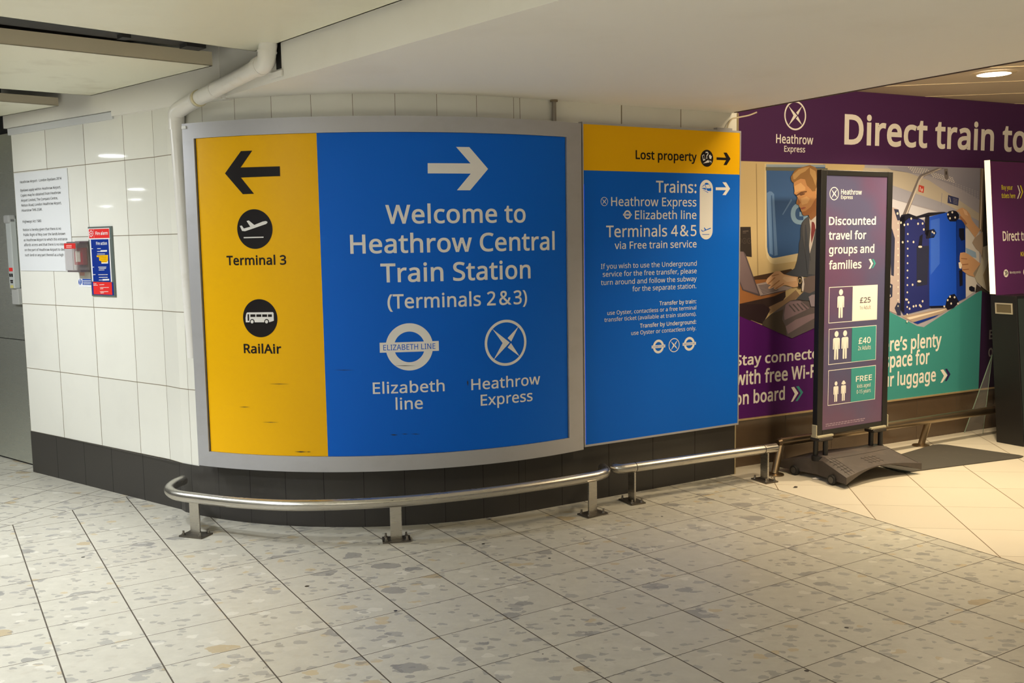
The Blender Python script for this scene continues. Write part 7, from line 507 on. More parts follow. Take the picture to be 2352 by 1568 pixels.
["M","FW","lettering",0,[["T",2,"muralwhite","There’s plenty",12645,20476,7143,999,0.9,14],["T",2,"muralwhite","space for",14232,19171,5883,1055,0.9,9],["T",2,"muralwhite","your luggage",12818,19948,4446,967,0.9,12]]],
["M","FW","chevron",0,[["P",2,"muralwhite",["20447 5259 20779 5285 21287 4772 20715 4241 20493 4233 20877 4766"]],["P",2,"hxnavy",["20964 5297 21225 5303 21640 4834 21233 4327 21010 4306 21322 4808"]]]],
["M","FW","end_panel",0,[["P",1,"hxdark",["25046 3350 42000 3350 42000 20950 25046 20950"]]]],
["M","FW","printed_strip","end_panel",[["P",2,"n_wood",["24756 20942 33113 20979 33816 10570 26375 10849 24897 11336 24710 16178"]]]],
["M","FW","lettering",0,[["T",2,"muralgrey","Enjoy",26117,26581,7355,708,0.9,1],["T",2,"muralgrey","our",26089,26660,5926,877,0.9,1]]],
["B","ST","poster",0,[["P",0,"st_purple",["500 3180 6300 3180 6300 19720 500 19720"]]]],
["B","ST","emblem","poster",[["P",1,"stwhite",["1665 18556 1663 18597 1656 18638 1646 18678 1633 18717 1615 18755 1594 18790 1569 18823 1541 18854 1511 18882 1477 18906 1442 18928 1405 18945 1366 18959 1325 18969 1285 18975 1243 18977 1202 18975 1161 18969 1121 18959 1082 18945 1045 18928 1009 18906 976 18882 945 18854 918 18823 893 18790 872 18755 854 18717 840 18678 830 18638 824 18597 822 18556 824 18515 830 18474 840 18434 854 18395 872 18357 893 18322 918 18289 945 18258 976 18230 1009 18206 1045 18184 1082 18167 1121 18153 1161 18143 1202 18137 1243 18135 1285 18137 1325 18143 1366 18153 1405 18167 1442 18184 1477 18206 1511 18230 1541 18258 1569 18289 1594 18322 1615 18357 1633 18395 1646 18434 1656 18474 1663 18515","1616 18556 1614 18593 1609 18629 1600 18664 1588 18699 1572 18732 1553 18763 1532 18792 1507 18820 1480 18844 1450 18866 1419 18885 1386 18900 1352 18913 1316 18922 1280 18927 1243 18929 1207 18927 1171 18922 1135 18913 1101 18900 1068 18885 1036 18866 1007 18844 980 18820 955 18792 933 18763 915 18732 899 18699 887 18664 878 18629 872 18593 870 18556 872 18519 878 18483 887 18448 899 18413 915 18380 933 18349 955 18319 980 18292 1007 18268 1036 18246 1068 18227 1101 18212 1135 18199 1171 18190 1207 18185 1243 18183 1280 18185 1316 18190 1352 18199 1386 18212 1419 18227 1450 18246 1480 18268 1507 18292 1532 18319 1553 18349 1572 18380 1588 18413 1600 18448 1609 18483 1614 18519"]],["P",1,"stwhite",["977 18823 1317 18556 989 18258 1173 18556"]],["P",1,"stwhite",["1507 18846 1349 18574 1275 18640"]],["P",1,"stwhite",["1515 18289 1342 18545 1273 18468"]]]],
["B","ST","lettering","poster",[["T",1,"stwhite","Heathrow",1869,3829,18516,318,0.5,8],["T",1,"stwhite","Express",1877,2976,18232,216,0.4,7]]],
["B","ST","lettering","poster",[["T",1,"stwhite","Discounted",808,5257,16569,487,0.85,10],["T",1,"stwhite","travel for",817,4353,15628,511,0.85,10],["T",1,"stwhite","groups and",857,5165,14719,511,0.85,10],["T",1,"stwhite","families",884,3951,13718,516,0.85,8]]],
["B","ST","chevron","poster",[["P",1,"stwhite",["4640 14280 4848 14299 5085 13986 4835 13650 4662 13632 4894 13968"]],["P",1,"teal",["4953 14273 5127 14281 5365 13991 5096 13679 4939 13659 5173 13972"]]]],
["B","ST","price_box","poster",[["P",1,"stwhite",["939 10205 5588 10205 5588 12557 939 12557","979 10245 5548 10245 5548 12517 979 12517"]],["P",2,"stcream",["3153 10245 5548 10245 5548 12517 3153 12517"]],["P",2,"stwhite",["2234 12189 2227 12240 2209 12288 2179 12329 2140 12360 2095 12380 2046 12387 1998 12380 1952 12360 1913 12329 1884 12288 1865 12240 1858 12189 1865 12138 1884 12090 1913 12049 1952 12018 1998 11998 2046 11992 2095 11998 2140 12018 2179 12049 2209 12090 2227 12138"]],["P",2,"stwhite",["1806 11942 1726 11867 1726 11190 1816 11190 1854 11716 1854 10543 1886 10505 2008 10505 2027 11183 2065 11183 2084 10505 2206 10505 2238 10543 2238 11716 2276 11190 2366 11190 2366 11867 2286 11942"]],["T",3,"stgrey","£25",3871,4912,11406,343,0.6,3],["T",3,"stgrey2","1x Adult",3868,4944,10961,247,0.0,8]]],
["B","ST","price_box","poster",[["P",1,"stwhite",["987 7479 5569 7479 5569 9834 987 9834","1027 7519 5529 7519 5529 9794 1027 9794"]],["P",2,"teal",["3169 7519 5529 7519 5529 9794 3169 9794"]],["P",2,"stwhite",["1895 9465 1888 9516 1870 9564 1840 9605 1801 9636 1756 9656 1707 9663 1658 9656 1613 9636 1574 9605 1544 9564 1525 9516 1519 9465 1525 9414 1544 9366 1574 9325 1613 9294 1658 9274 1707 9267 1756 9274 1801 9294 1840 9325 1870 9366 1888 9414"]],["P",2,"stwhite",["1467 9218 1387 9142 1387 8464 1476 8464 1515 8992 1515 7817 1547 7779 1668 7779 1688 8457 1726 8457 1745 7779 1867 7779 1899 7817 1899 8992 1937 8464 2027 8464 2027 9142 1947 9218"]],["P",2,"stwhite",["2702 9465 2696 9516 2677 9564 2647 9605 2608 9636 2563 9656 2514 9663 2466 9656 2420 9636 2381 9605 2351 9564 2333 9516 2326 9465 2333 9414 2351 9366 2381 9325 2420 9294 2466 9274 2514 9267 2563 9274 2608 9294 2647 9325 2677 9366 2696 9414"]],["P",2,"stwhite",["2274 9218 2194 9142 2194 8464 2284 8464 2322 8992 2322 7817 2354 7779 2476 7779 2495 8457 2533 8457 2553 7779 2674 7779 2706 7817 2706 8992 2745 8464 2834 8464 2834 9142 2754 9218"]],["T",3,"stwhite","£40",3821,5005,8678,394,0.6,3],["T",3,"stwhite","2x Adults",3783,5037,8247,283,0.0,9]]],
["B","ST","price_box","poster",[["P",1,"stwhite",["1009 4774 5593 4774 5593 7115 1009 7115","1049 4814 5553 4814 5553 7075 1049 7075"]],["P",2,"teal",["3183 4814 5553 4814 5553 7075 3183 7075"]],["P",2,"stwhite",["1884 6190 1879 6227 1866 6261 1844 6290 1816 6313 1784 6327 1749 6332 1713 6327 1681 6313 1653 6290 1631 6261 1618 6227 1613 6190 1618 6153 1631 6118 1653 6089 1681 6066 1713 6052 1749 6047 1784 6052 1816 6066 1844 6089 1866 6118 1879 6153"]],["P",2,"stwhite",["1575 6011 1518 5957 1518 5468 1582 5468 1610 5849 1610 5002 1633 4974 1721 4974 1735 5463 1762 5463 1776 4974 1864 4974 1887 5002 1887 5849 1915 5468 1979 5468 1979 5957 1922 6011"]],["P",2,"stwhite",["2601 6190 2597 6227 2583 6261 2562 6290 2534 6313 2501 6327 2466 6332 2431 6327 2398 6313 2370 6290 2349 6261 2335 6227 2331 6190 2335 6153 2349 6118 2370 6089 2398 6066 2431 6052 2466 6047 2501 6052 2534 6066 2562 6089 2583 6118 2597 6153"]],["P",2,"stwhite",["2293 6011 2235 5957 2235 5468 2300 5468 2327 5849 2327 5002 2351 4974 2438 4974 2452 5463 2480 5463 2494 4974 2581 4974 2604 5002 2604 5849 2632 5468 2697 5468 2697 5957 2639 6011"]],["P",2,"stwhite",["2380 6147 2373 6183 2352 6209 2323 6218 2295 6209 2274 6183 2266 6147 2274 6111 2295 6085 2323 6076 2352 6085 2373 6111"]],["P",2,"stwhite",["2666 6147 2658 6183 2637 6209 2608 6218 2580 6209 2559 6183 2551 6147 2559 6111 2580 6085 2608 6076 2637 6085 2658 6111"]],["T",3,"stwhite","FREE",3642,5215,6142,359,0.6,4],["T",3,"stwhite","kids aged",3777,5088,5707,251,0.0,9],["T",3,"stwhite","0-15 years",3737,5119,5321,250,0.0,10]]],
["B","ST","small_print","poster",[["P",1,"stfaint",["850 3520 1164 3520 1164 3590 850 3590"]],["P",1,"stfaint",["1214 3520 1509 3520 1509 3590 1214 3590"]],["P",1,"stfaint",["1559 3520 1775 3520 1775 3590 1559 3590"]],["P",1,"stfaint",["1825 3520 2005 3520 2005 3590 1825 3590"]],["P",1,"stfaint",["2055 3520 2292 3520 2292 3590 2055 3590"]],["P",1,"stfaint",["2342 3520 2556 3520 2556 3590 2342 3590"]],["P",1,"stfaint",["2606 3520 2906 3520 2906 3590 2606 3590"]],["P",1,"stfaint",["2956 3520 3146 3520 3146 3590 2956 3590"]],["P",1,"stfaint",["3196 3520 3425 3520 3425 3590 3196 3590"]],["P",1,"stfaint",["3475 3520 3729 3520 3729 3590 3475 3590"]],["P",1,"stfaint",["3779 3520 4108 3520 4108 3590 3779 3590"]],["P",1,"stfaint",["4158 3520 4394 3520 4394 3590 4158 3590"]],["P",1,"stfaint",["4444 3520 4629 3520 4629 3590 4444 3590"]],["P",1,"stfaint",["850 3401 1001 3401 1001 3471 850 3471"]],["P",1,"stfaint",["1051 3401 1366 3401 1366 3471 1051 3471"]],["P",1,"stfaint",["1416 3401 1711 3401 1711 3471 1416 3471"]],["P",1,"stfaint",["1761 3401 1940 3401 1940 3471 1761 3471"]],["P",1,"stfaint",["1990 3401 2224 3401 2224 3471 1990 3471"]],["P",1,"stfaint",["2274 3401 2497 3401 2497 3471 2274 3471"]],["P",1,"stfaint",["2547 3401 2817 3401 2817 3471 2547 3471"]],["P",1,"stfaint",["2867 3401 3169 3401 3169 3471 2867 3471"]],["P",1,"stfaint",["3219 3401 3360 3401 3360 3471 3219 3471"]],["P",1,"stfaint",["3410 3401 3537 3401 3537 3471 3410 3471"]],["P",1,"stfaint",["3587 3401 3899 3401 3899 3471 3587 3471"]],["P",1,"stfaint",["3949 3401 4169 3401 4169 3471 3949 3471"]],["P",1,"stfaint",["4219 3401 4514 3401 4514 3471 4219 3471"]]]],
["Y","LW","lettering",0,[["T",1,"ink","Heathrow Airport - London Byelaws 2014",953,6341,20299,168,0.05,38],["T",1,"ink","Byelaws apply within Heathrow Airport.",942,6188,19737,169,0.05,38],["T",1,"ink","Copies may be obtained from Heathrow",923,6147,19393,169,0.05,36],["T",1,"ink","Airport Limited, The Compass Centre,",925,5731,19050,169,0.05,36],["T",1,"ink","Nelson Road, London Heathrow Airport,",926,6151,18718,170,0.05,37],["T",1,"ink","Hounslow TW6 2GW.",927,3651,18372,170,0.05,17],["T",1,"ink","Highways Act 1980",936,3428,17612,170,0.05,17],["T",1,"ink","Notice is hereby given that there is no",927,5888,17048,171,0.05,39],["T",1,"ink","Public Right of Way over the lands known",937,6383,16704,171,0.05,40],["T",1,"ink","as Heathrow Airport to which this entrance",927,6581,16352,171,0.05,42],["T",1,"ink","affords access and that there is no intent",939,5954,16018,172,0.05,39],["T",1,"ink","on the part of Heathrow Airport to ded",957,5871,15674,172,0.05,36],["T",1,"ink","such land or any part thereof as a high",959,5827,15322,172,0.05,38]]],
["F","LW","red_header",0,[["P",1,"white",["9233 16352 11678 16352 11678 17055 9233 17055"]],["P",2,"signred",["9319 16432 11643 16432 11643 17011 9319 17011"]],["P",3,"white",["9901 16446 9917 16446 9917 17000 9901 17000"]],["P",3,"white",["9819 16728 9802 16694 9769 16680 9738 16695 9729 16730 9746 16764 9779 16778 9810 16763"]],["P",3,"white",["9761 16616 9744 16582 9711 16568 9680 16583 9671 16618 9688 16652 9722 16666 9752 16651"]],["P",3,"white",["9640 16558 9623 16523 9589 16509 9559 16524 9550 16559 9567 16594 9600 16608 9631 16593"]],["P",3,"white",["9512 16581 9495 16546 9461 16532 9430 16547 9421 16582 9438 16617 9472 16631 9502 16616"]],["P",3,"white",["9437 16674 9419 16640 9386 16626 9355 16641 9346 16676 9363 16710 9397 16724 9427 16709"]],["P",3,"white",["9450 16794 9433 16760 9399 16746 9369 16761 9359 16796 9376 16831 9410 16844 9441 16829"]],["P",3,"white",["9546 16885 9528 16850 9495 16837 9464 16852 9455 16887 9472 16921 9506 16935 9536 16920"]],["P",3,"white",["9678 16903 9661 16869 9628 16855 9597 16870 9588 16905 9605 16939 9639 16953 9669 16938"]],["P",3,"white",["9786 16841 9769 16807 9736 16793 9706 16808 9696 16843 9713 16877 9747 16891 9777 16876"]],["P",3,"white",["9645 16731 9629 16698 9594 16678 9554 16679 9524 16700 9516 16733 9532 16766 9566 16786 9606 16785 9636 16764"]],["T",3,"white","Fire alarm",10085,11479,16639,199,0.8,10]]],
["F","LW","blue_body",0,[["P",1,"white",["9345 13693 11635 13693 11635 16366 9345 16366"]],["P",2,"noticeblue",["9493 13692 11510 13692 11510 16357 9493 16357"]],["T",3,"white","Fire action",10100,11332,16016,182,0.8,11]]],
["F","LW","lettering",0,[["P",3,"n_light",["9443 15793 9703 15798 9699 15759 9439 15754"]],["P",3,"n_light",["10185 15794 10601 15798 10596 15759 10181 15755"]],["P",3,"n_light",["10166 15619 10550 15623 10546 15585 10162 15580"]],["P",3,"n_light",["10149 15457 11039 15460 11035 15422 10144 15419"]],["P",3,"n_light",["9509 14625 9704 14633 9700 14594 9504 14586"]],["P",3,"n_light",["10186 14627 11109 14637 11104 14599 10182 14588"]],["P",3,"n_light",["10241 14543 11068 14553 11064 14515 10237 14504"]],["P",3,"n_light",["10230 14444 10868 14455 10864 14416 10226 14405"]],["P",3,"n_light",["9521 14150 9813 14159 9809 14120 9517 14111"]],["P",3,"n_light",["10134 14147 11215 14163 11211 14125 10130 14109"]],["P",3,"n_light",["10180 13978 11198 13995 11194 13957 10176 13940"]],["P",3,"n_light",["10161 13809 10546 13820 10542 13781 10157 13770"]],["P",3,"white",["10555 15672 11301 15681 11291 15584 10545 15574"]],["P",3,"white",["10582 13856 11342 13878 11332 13780 10571 13757"]],["P",3,"white",["10426 15365 11375 15375 11319 14840 10572 14832 10566 15004 10421 15021"]],["P",4,"signyellow",["10079 15352 11363 15375 11348 15003 11241 14993 11213 14906 10580 14898 10564 14993 10356 15014 10337 15246 10081 15247"]],["P",5,"ink",["10227 15295 11243 15313 11242 15299 10226 15281"]],["P",5,"ink",["10343 15186 11232 15209 11231 15195 10342 15172"]],["P",5,"ink",["10459 15077 11221 15104 11220 15091 10457 15063"]],["P",5,"ink",["10575 14969 11210 15000 11209 14986 10573 14955"]]]],
["F","LW","red_footer",0,[["P",1,"noticeblue",["9285 12848 11747 12848 11747 13663 9285 13663"]],["P",2,"signred",["9454 12880 11600 12880 11600 13666 9454 13666"]],["P",3,"n_light",["9487 13552 9845 13568 9841 13532 9483 13517"]],["P",3,"n_light",["9477 13463 9997 13481 9993 13446 9473 13427"]],["P",3,"n_light",["10192 13505 10756 13524 10752 13489 10189 13470"]],["P",3,"n_light",["10237 13329 11256 13356 11252 13321 10234 13294"]],["P",3,"n_light",["10260 13245 10613 13261 10610 13226 10257 13209"]],["P",3,"n_light",["10209 13067 11165 13095 11162 13060 10205 13032"]],["P",3,"n_light",["10264 12987 10649 13005 10646 12969 10261 12951"]]]],
["N","LW","symbol",0,[["P",1,"signblue2",["8049 13449 9215 13449 9215 13835 8049 13835"]],["P",1,"signblue2",["7946 13636 7934 13585 7910 13538 7875 13497 7833 13465 7785 13445 7736 13438 7688 13444 7644 13463 7609 13493 7583 13533 7570 13580 7569 13631 7582 13682 7606 13729 7641 13770 7683 13801 7731 13822 7781 13829 7829 13823 7872 13804 7907 13773 7932 13733 7946 13686"]],["P",2,"white",["7716 13795 7837 13797 7785 13572 7717 13571"]],["P",2,"white",["7797 13507 7788 13485 7766 13469 7739 13463 7712 13468 7694 13484 7690 13506 7699 13528 7721 13544 7749 13550 7775 13545 7793 13529"]],["P",2,"n_light",["8106 13742 9151 13755 9146 13712 8101 13699"]],["P",2,"n_light",["8134 13642 9140 13655 9135 13612 8129 13598"]],["P",2,"n_light",["8163 13541 9129 13554 9124 13512 8158 13498"]]]],
["K","KI","lettering","screen",[["T",1,"kyellow","Buy your",1254,2646,19230,337,0.5,8],["T",1,"kyellow","tickets here",1212,2931,18594,341,0.5,12]]],
["K","KI","chevron","screen",[["P",1,"muralwhite",["3249 19567 3366 19579 3630 19050 3278 18544 3145 18543 3480 19049"]],["P",1,"kyellow",["3583 19572 3717 19584 3967 19074 3632 18588 3496 18566 3815 19062"]]]],
["K","KI","lettering","screen",[["T",1,"muralwhite","Direct train",1147,3727,15345,694,0.8,8],["T",1,"kyellow","Kids",3322,3675,14120,322,0.6,2]]],
["K","KI","icon","screen",[["P",1,"muralwhite",["1654 12858 1648 12916 1631 12972 1603 13023 1566 13069 1521 13106 1470 13133 1414 13150 1355 13156 1297 13150 1241 13133 1190 13106 1144 13069 1107 13023 1080 12972 1063 12916 1057 12858 1063 12800 1080 12744 1107 12692 1144 12647 1190 12610 1241 12582 1297 12565 1355 12559 1414 12565 1470 12582 1521 12610 1566 12647 1603 12692 1631 12744 1648 12800"]],["P",2,"ink",["1183 13036 1269 13051 1426 12856 1244 12688 1158 12673 1312 12850"]],["P",2,"ink",["1354 13049 1441 13064 1584 12860 1416 12700 1329 12685 1483 12854"]],["T",1,"muralwhite","Non-stop service",1837,3212,12814,191,0.1,16]]],
["K","KI","icon","screen",[["P",1,"muralwhite",["4144 12871 4138 12929 4121 12985 4094 13036 4056 13081 4011 13119 3960 13146 3904 13163 3846 13169 3787 13163 3731 13146 3680 13119 3635 13081 3598 13036 3570 12985 3553 12929 3547 12871 3553 12812 3570 12756 3598 12705 3635 12660 3680 12623 3731 12595 3787 12578 3846 12572 3904 12578 3960 12595 4011 12623 4056 12660 4094 12705 4121 12756 4138 12812"]]]]]
CAPU = 458.0
_gc = {}
def glyph(ch, bold):
    """triangles of one letter, cap height 1"""
    GLYPHS.setdefault('~', (70, [])); k = (ch, round(bold, 2))
    if k in _gc: return _gc[k]
    adv, polys = GLYPHS[ch]
    vs_, fs = [], []
    if polys:
        cu = bpy.data.curves.new('g', 'CURVE'); cu.dimensions = '2D'; cu.fill_mode = 'FRONT'
        for p in polys:
            n = [int(x) for x in p.split()]; pts = list(zip(n[::2], n[1::2]))
            s = cu.splines.new('POLY'); s.points.add(len(pts) - 1); s.use_cyclic_u = True
            for q, (x, y) in zip(s.points, pts): q.co = (x / CAPU, y / CAPU, 0, 1)
        d_ = bold * 19 / CAPU; cu.offset = d_; exp_ = 0; per = 0
        for sp in cu.splines:
            P_ = [p.co for p in sp.points]
            for a, b in zip(P_, P_[1:] + P_[:1]): exp_ += (a.x * b.y - b.x * a.y) / 2; per += (a - b).length
        exp_ = abs(exp_) + per * d_
        ob = bpy.data.objects.new('g', cu); COL.objects.link(ob)
        me = bpy.data.meshes.new_from_object(ob)
        vs_ = [(v.co.x, v.co.y, 0) for v in me.vertices]; fs = [tuple(p.vertices) for p in me.polygons]
        got = sum(p.area for p in me.polygons)
        if bold and abs(got - exp_) > .035 * exp_ + .006:      # the outset outline crossed itself: thicken with shifted copies
            bpy.data.meshes.remove(me); cu.offset = 0; cu.update_tag(); bpy.context.view_layer.update()
            me = bpy.data.meshes.new_from_object(ob)
            v0 = [(v.co.x, v.co.y) for v in me.vertices]; f0 = [tuple(p.vertices) for p in me.polygons]; vs_, fs = [], []
            for k_ in range(12):
                o_ = len(vs_); vs_ += [(x + d_ * math.cos(k_ * PI / 6), y + d_ * math.sin(k_ * PI / 6), .06 * k_) for x, y in v0]; fs += [tuple(o_ + i for i in q) for q in f0]
        bpy.data.objects.remove(ob); bpy.data.curves.remove(cu); bpy.data.meshes.remove(me)
    _gc[k] = (adv / CAPU, vs_, fs)
    return _gc[k]
def layout(s, bold):
    x = 0; out = []
    for ch in s:
        adv, vs_, fs = glyph(ch, bold)
        if s == 'x': pass
        out.append((x, vs_, fs, adv)); x += adv + bold * .03
    return out
def extent(items):
    lo = min(x + min(v[0] for v in vs_) for x, vs_, fs, a in items if vs_); hi = max(x + max(v[0] for v in vs_) for x, vs_, fs, a in items if vs_)
    return lo, hi
def tess(rings):
    vs_ = [(p[0], p[1], 0) for r in rings for p in r]
    tri = tessellate_polygon([[Vector((p[0], p[1], 0)) for p in r] for r in rings])
    return vs_, [tuple(t) for t in tri]
LAYER = .0006
def surf(code, base):
    if code == 'S1': return lambda u, z, l: arc_pt(SC_, base + LAYER * l, u / SR, z)
    O, U, V = {'P2': (RT + RN * .04, RD, Z), 'FW': (FW0, FWU, Z), 'ST': (ST0, STU, Z), 'LW': (LW0, LWU, Z), 'KI': (K0 + KS * .045, KW, KTn)}[code]
    N = U.cross(V).normalized()
    return lambda u, z, l: O + U * u + V * z + N * (base + LAYER * l)
def art_mesh(code, base, items):
    """returns an MB plus its list of materials"""
    fn = surf(code, base); mb = MB(); mats = []
    def mi(n):
        if n not in mats: mats.append(n)
        return mats.index(n)
    bm = bmesh.new()
    for it in items:
        if it[0] == 'P':
            _, l, mn, rings = it
            R_ = []
            for r in rings:
                n = [int(x) / 10000 for x in r.split()]; R_.append(list(zip(n[::2], n[1::2])))
            vs_, fs = tess(R_)
        else:
            _, l, mn, s, u0, u1, zb, cap, bold, nfit = it[:10]; rng = it[10] if len(it) > 10 else (0, 999)
            its = layout(s, bold); lo, hi = extent(its[:nfit]); k = (u1 - u0) / 10000 / (hi - lo); h = cap / 10000
            vs_, fs = [], []
            for x, gv, gf, a in its[rng[0]:rng[1]]:
                o = len(vs_); vs_ += [(u0 / 10000 + (x + vx - lo) * k, zb / 10000 + vy * h, dl) for vx, vy, dl in gv]; fs += [tuple(o + i for i in q) for q in gf]
        m = mi(mn)
        vv = [bm.verts.new((a, b, l + dl)) for a, b, dl in vs_]
        for q in fs:
            try: bm.faces.new([vv[i] for i in q]).material_index = m
            except ValueError: pass
    if code == 'S1':
        us = [v.co.x for v in bm.verts]; u = math.floor(min(us) / .02) * .02
        while u < max(us):
            bmesh.ops.bisect_plane(bm, geom=bm.verts[:] + bm.edges[:] + bm.faces[:], plane_co=(u, 0, 0), plane_no=(1, 0, 0)); u += .02
    for fc in bm.faces:
        if fc.normal.z < 0: fc.normal_flip()
    bm.verts.index_update()
    mb.v = [fn(v.co.x, v.co.y, v.co.z) for v in bm.verts]; mb.f = [[v.index for v in fc.verts] for fc in bm.faces]; mb.m = [fc.material_index for fc in bm.faces]
    mb.uv = {}
    bm.free()
    return mb, [MATS[n] for n in mats]
def build_plain(mb, name, mats, parent):
    me = bpy.data.meshes.new(name); off = root_loc(parent)
    me.from_pydata([v - off for v in mb.v], [], mb.f)
    for m in mats: me.materials.append(m)
    me.polygons.foreach_set('material_index', mb.m); me.update()
    return link(name, me, parent)
def words_of(items):
    """one part per printed line; large lines one part per word"""
    out = []
    for it in items:
        if it[0] == 'T' and it[7] > 330 and ' ' in it[3]:
            k = 0
            for w in it[3].split(' '):
                out.append([list(it) + [(k, k + len(w))]]); k += len(w) + 1
        else: out.append([it])
    return out
def art(code, root, base, skip=()):
    last = {}
    for t, s, n, p, items in ART:
        if t != code or n in skip: continue
        par = last.get(p, None) if p else root
        if p and par is None: par = next(c for c in root.children if c.name.split('.')[0] == p)
        for grp in (words_of(items) if n in ('lettering', 'scuff_mark', 'chevron') else [items]):
            mb, ms = art_mesh(s, base, grp)
            o = build_plain(mb, n, ms, par)
        if not p: last[n] = o
def face(code, base, u0, u1, z0, z1, name, m, parent, n=1, layer=0):
    fn = surf(code, base); mb = MB()
    for k in range(n):
        a = u0 + (u1 - u0) * k / n; b = u0 + (u1 - u0) * (k + 1) / n
        mb.add([fn(a, z0, layer), fn(b, z0, layer), fn(b, z1, layer), fn(a, z1, layer)], [(0, 1, 2, 3)])
    o = build_plain(mb, name, [m], parent)
    o.data.polygons.foreach_set('use_smooth', [True] * len(o.data.polygons))
    bm = bmesh.new(); bm.from_mesh(o.data); bmesh.ops.remove_doubles(bm, verts=bm.verts, dist=1e-5); bm.to_mesh(o.data); bm.free()
    return o

# ------------------------------------------------------------------ curved welcome sign
q = arc_pt(SC_, SR, 0, .339)
R = thing('welcome_sign', q, 'big curved yellow and blue welcome sign in a grey metal frame', 'sign')
su0, su1, iu0, iu1, sz0, sz1, iz0, iz1 = -.958, 1.413, -.876, 1.300, .339, 2.255, .425, 2.171
fr = MB()
def arcbox(mb, u0, u1, z0, z1, r0, r1, n):
    for k in range(n):
        a = (u0 + (u1 - u0) * k / n) / SR; b = (u0 + (u1 - u0) * (k + 1) / n) / SR
        A = lambda r, th, z: arc_pt(SC_, r, th, z)
        P = [A(r0, a, z0), A(r1, a, z0), A(r1, b, z0), A(r0, b, z0), A(r0, a, z1), A(r1, a, z1), A(r1, b, z1), A(r0, b, z1)]
        fs = [(1, 2, 6, 5), (4, 5, 6, 7), (3, 2, 1, 0), (0, 3, 7, 4)]
        if k == 0: fs.append((0, 1, 5, 4))
        if k == n - 1: fs.append((2, 3, 7, 6))
        mb.add(P, fs)
arcbox(fr, su0, su1, sz0, iz0, 1.925, SR, 96); arcbox(fr, su0, su1, iz1, sz1, 1.925, SR, 96)
arcbox(fr, su0, iu0, iz0, iz1, 1.986, SR, 6); arcbox(fr, iu1, su1, iz0, iz1, 1.925, SR, 6)
fo = fr.build('frame', M_ALU, R)
bm = bmesh.new(); bm.from_mesh(fo.data); bmesh.ops.remove_doubles(bm, verts=bm.verts, dist=1e-4); bmesh.ops.recalc_face_normals(bm, faces=bm.faces); bm.to_mesh(fo.data); bm.free()
us = -.1405
bk = MB(); arcbox(bk, iu0 - .01, iu1 + .01, iz0 - .01, iz1 + .01, 1.95, 1.982, 96); bk.build('backing', M_DARK, R)
face('S1', 1.990, iu0 + .007, us, iz0 + .001, iz1 - .001, 'yellow_panel', MATS['signyellow'], R, 40)
face('S1', 1.990, us, iu1 - .004, iz0 + .001, iz1 - .001, 'blue_panel', MATS['signblue'], R, 80)
art('S', R, 1.9904)
clip = MB(); clip.obox(arc_pt(SC_, SR, -.955 / SR, 2.226), Vector((math.cos(-.47), math.sin(-.47), 0)), Z, Vector((math.sin(-.47), -math.cos(-.47), 0)), (0, .032), (0, .016), (0, .006)); clip.build('security_tag', mat('clear_tag', (214, 214, 210), .3), R)

# ------------------------------------------------------------------ flat direction sign
o = RT + RD * .41 + RN * .04
R = thing('direction_sign', (o.x, o.y, .345), 'flat blue sign with a yellow top band for lost property and trains', 'sign')
ca = MB(); pu0, pu1, pz0, pz1 = .3975, 1.640, .345, 2.268
ca.obox(RT, RD, Z, RN, (pu0, pu1), (pz0, pz0 + .012), (.002, .043)); ca.obox(RT, RD, Z, RN, (pu0, pu1), (pz1 - .012, pz1), (.002, .043))
ca.obox(RT, RD, Z, RN, (pu0, pu0 + .007), (pz0 + .012, pz1 - .012), (.002, .043)); ca.obox(RT, RD, Z, RN, (pu1 - .009, pu1), (pz0 + .012, pz1 - .012), (.002, .043)); ca.obox(RT, RD, Z, RN, (pu0 + .007, pu1 - .009), (pz0 + .012, pz1 - .012), (.002, .032))
ca.build('casing', M_ALU, R)
zy = 1.990
face('P2', .0, pu0 + .007, pu1 - .009, zy, pz1 - .012, 'yellow_panel', MATS['signyellow'], R)
face('P2', .0, pu0 + .007, pu1 - .009, pz0 + .012, zy, 'blue_panel', MATS['signblue'], R)
art('D', R, .0004)
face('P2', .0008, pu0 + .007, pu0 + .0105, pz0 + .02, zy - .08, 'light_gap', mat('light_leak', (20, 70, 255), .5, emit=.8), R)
o = RT + RD * 1.48 + RN * .02 + Z * 2.27
lug = MB(); lug.obox(RT, RD, Z, RN, (1.44, 1.57), (2.268, 2.282), (.006, .036)); lug.build('top_bracket', M_ALU, R)

# ------------------------------------------------------------------ mural
R = thing('wall_mural', FW0 + FWU * .9 + Z * .335 + FWN * .004, 'full height purple and teal train advert mural on the back wall', 'mural')
bk = MB(); bk.obox(FW0, FWU, Z, FWN, (-.06, 4.2), (.336, 2.612), (.0005, .004)); bk.build('backing_board', mat('mural_board', (90, 70, 90), .6), R)
art('M', R, .0042)

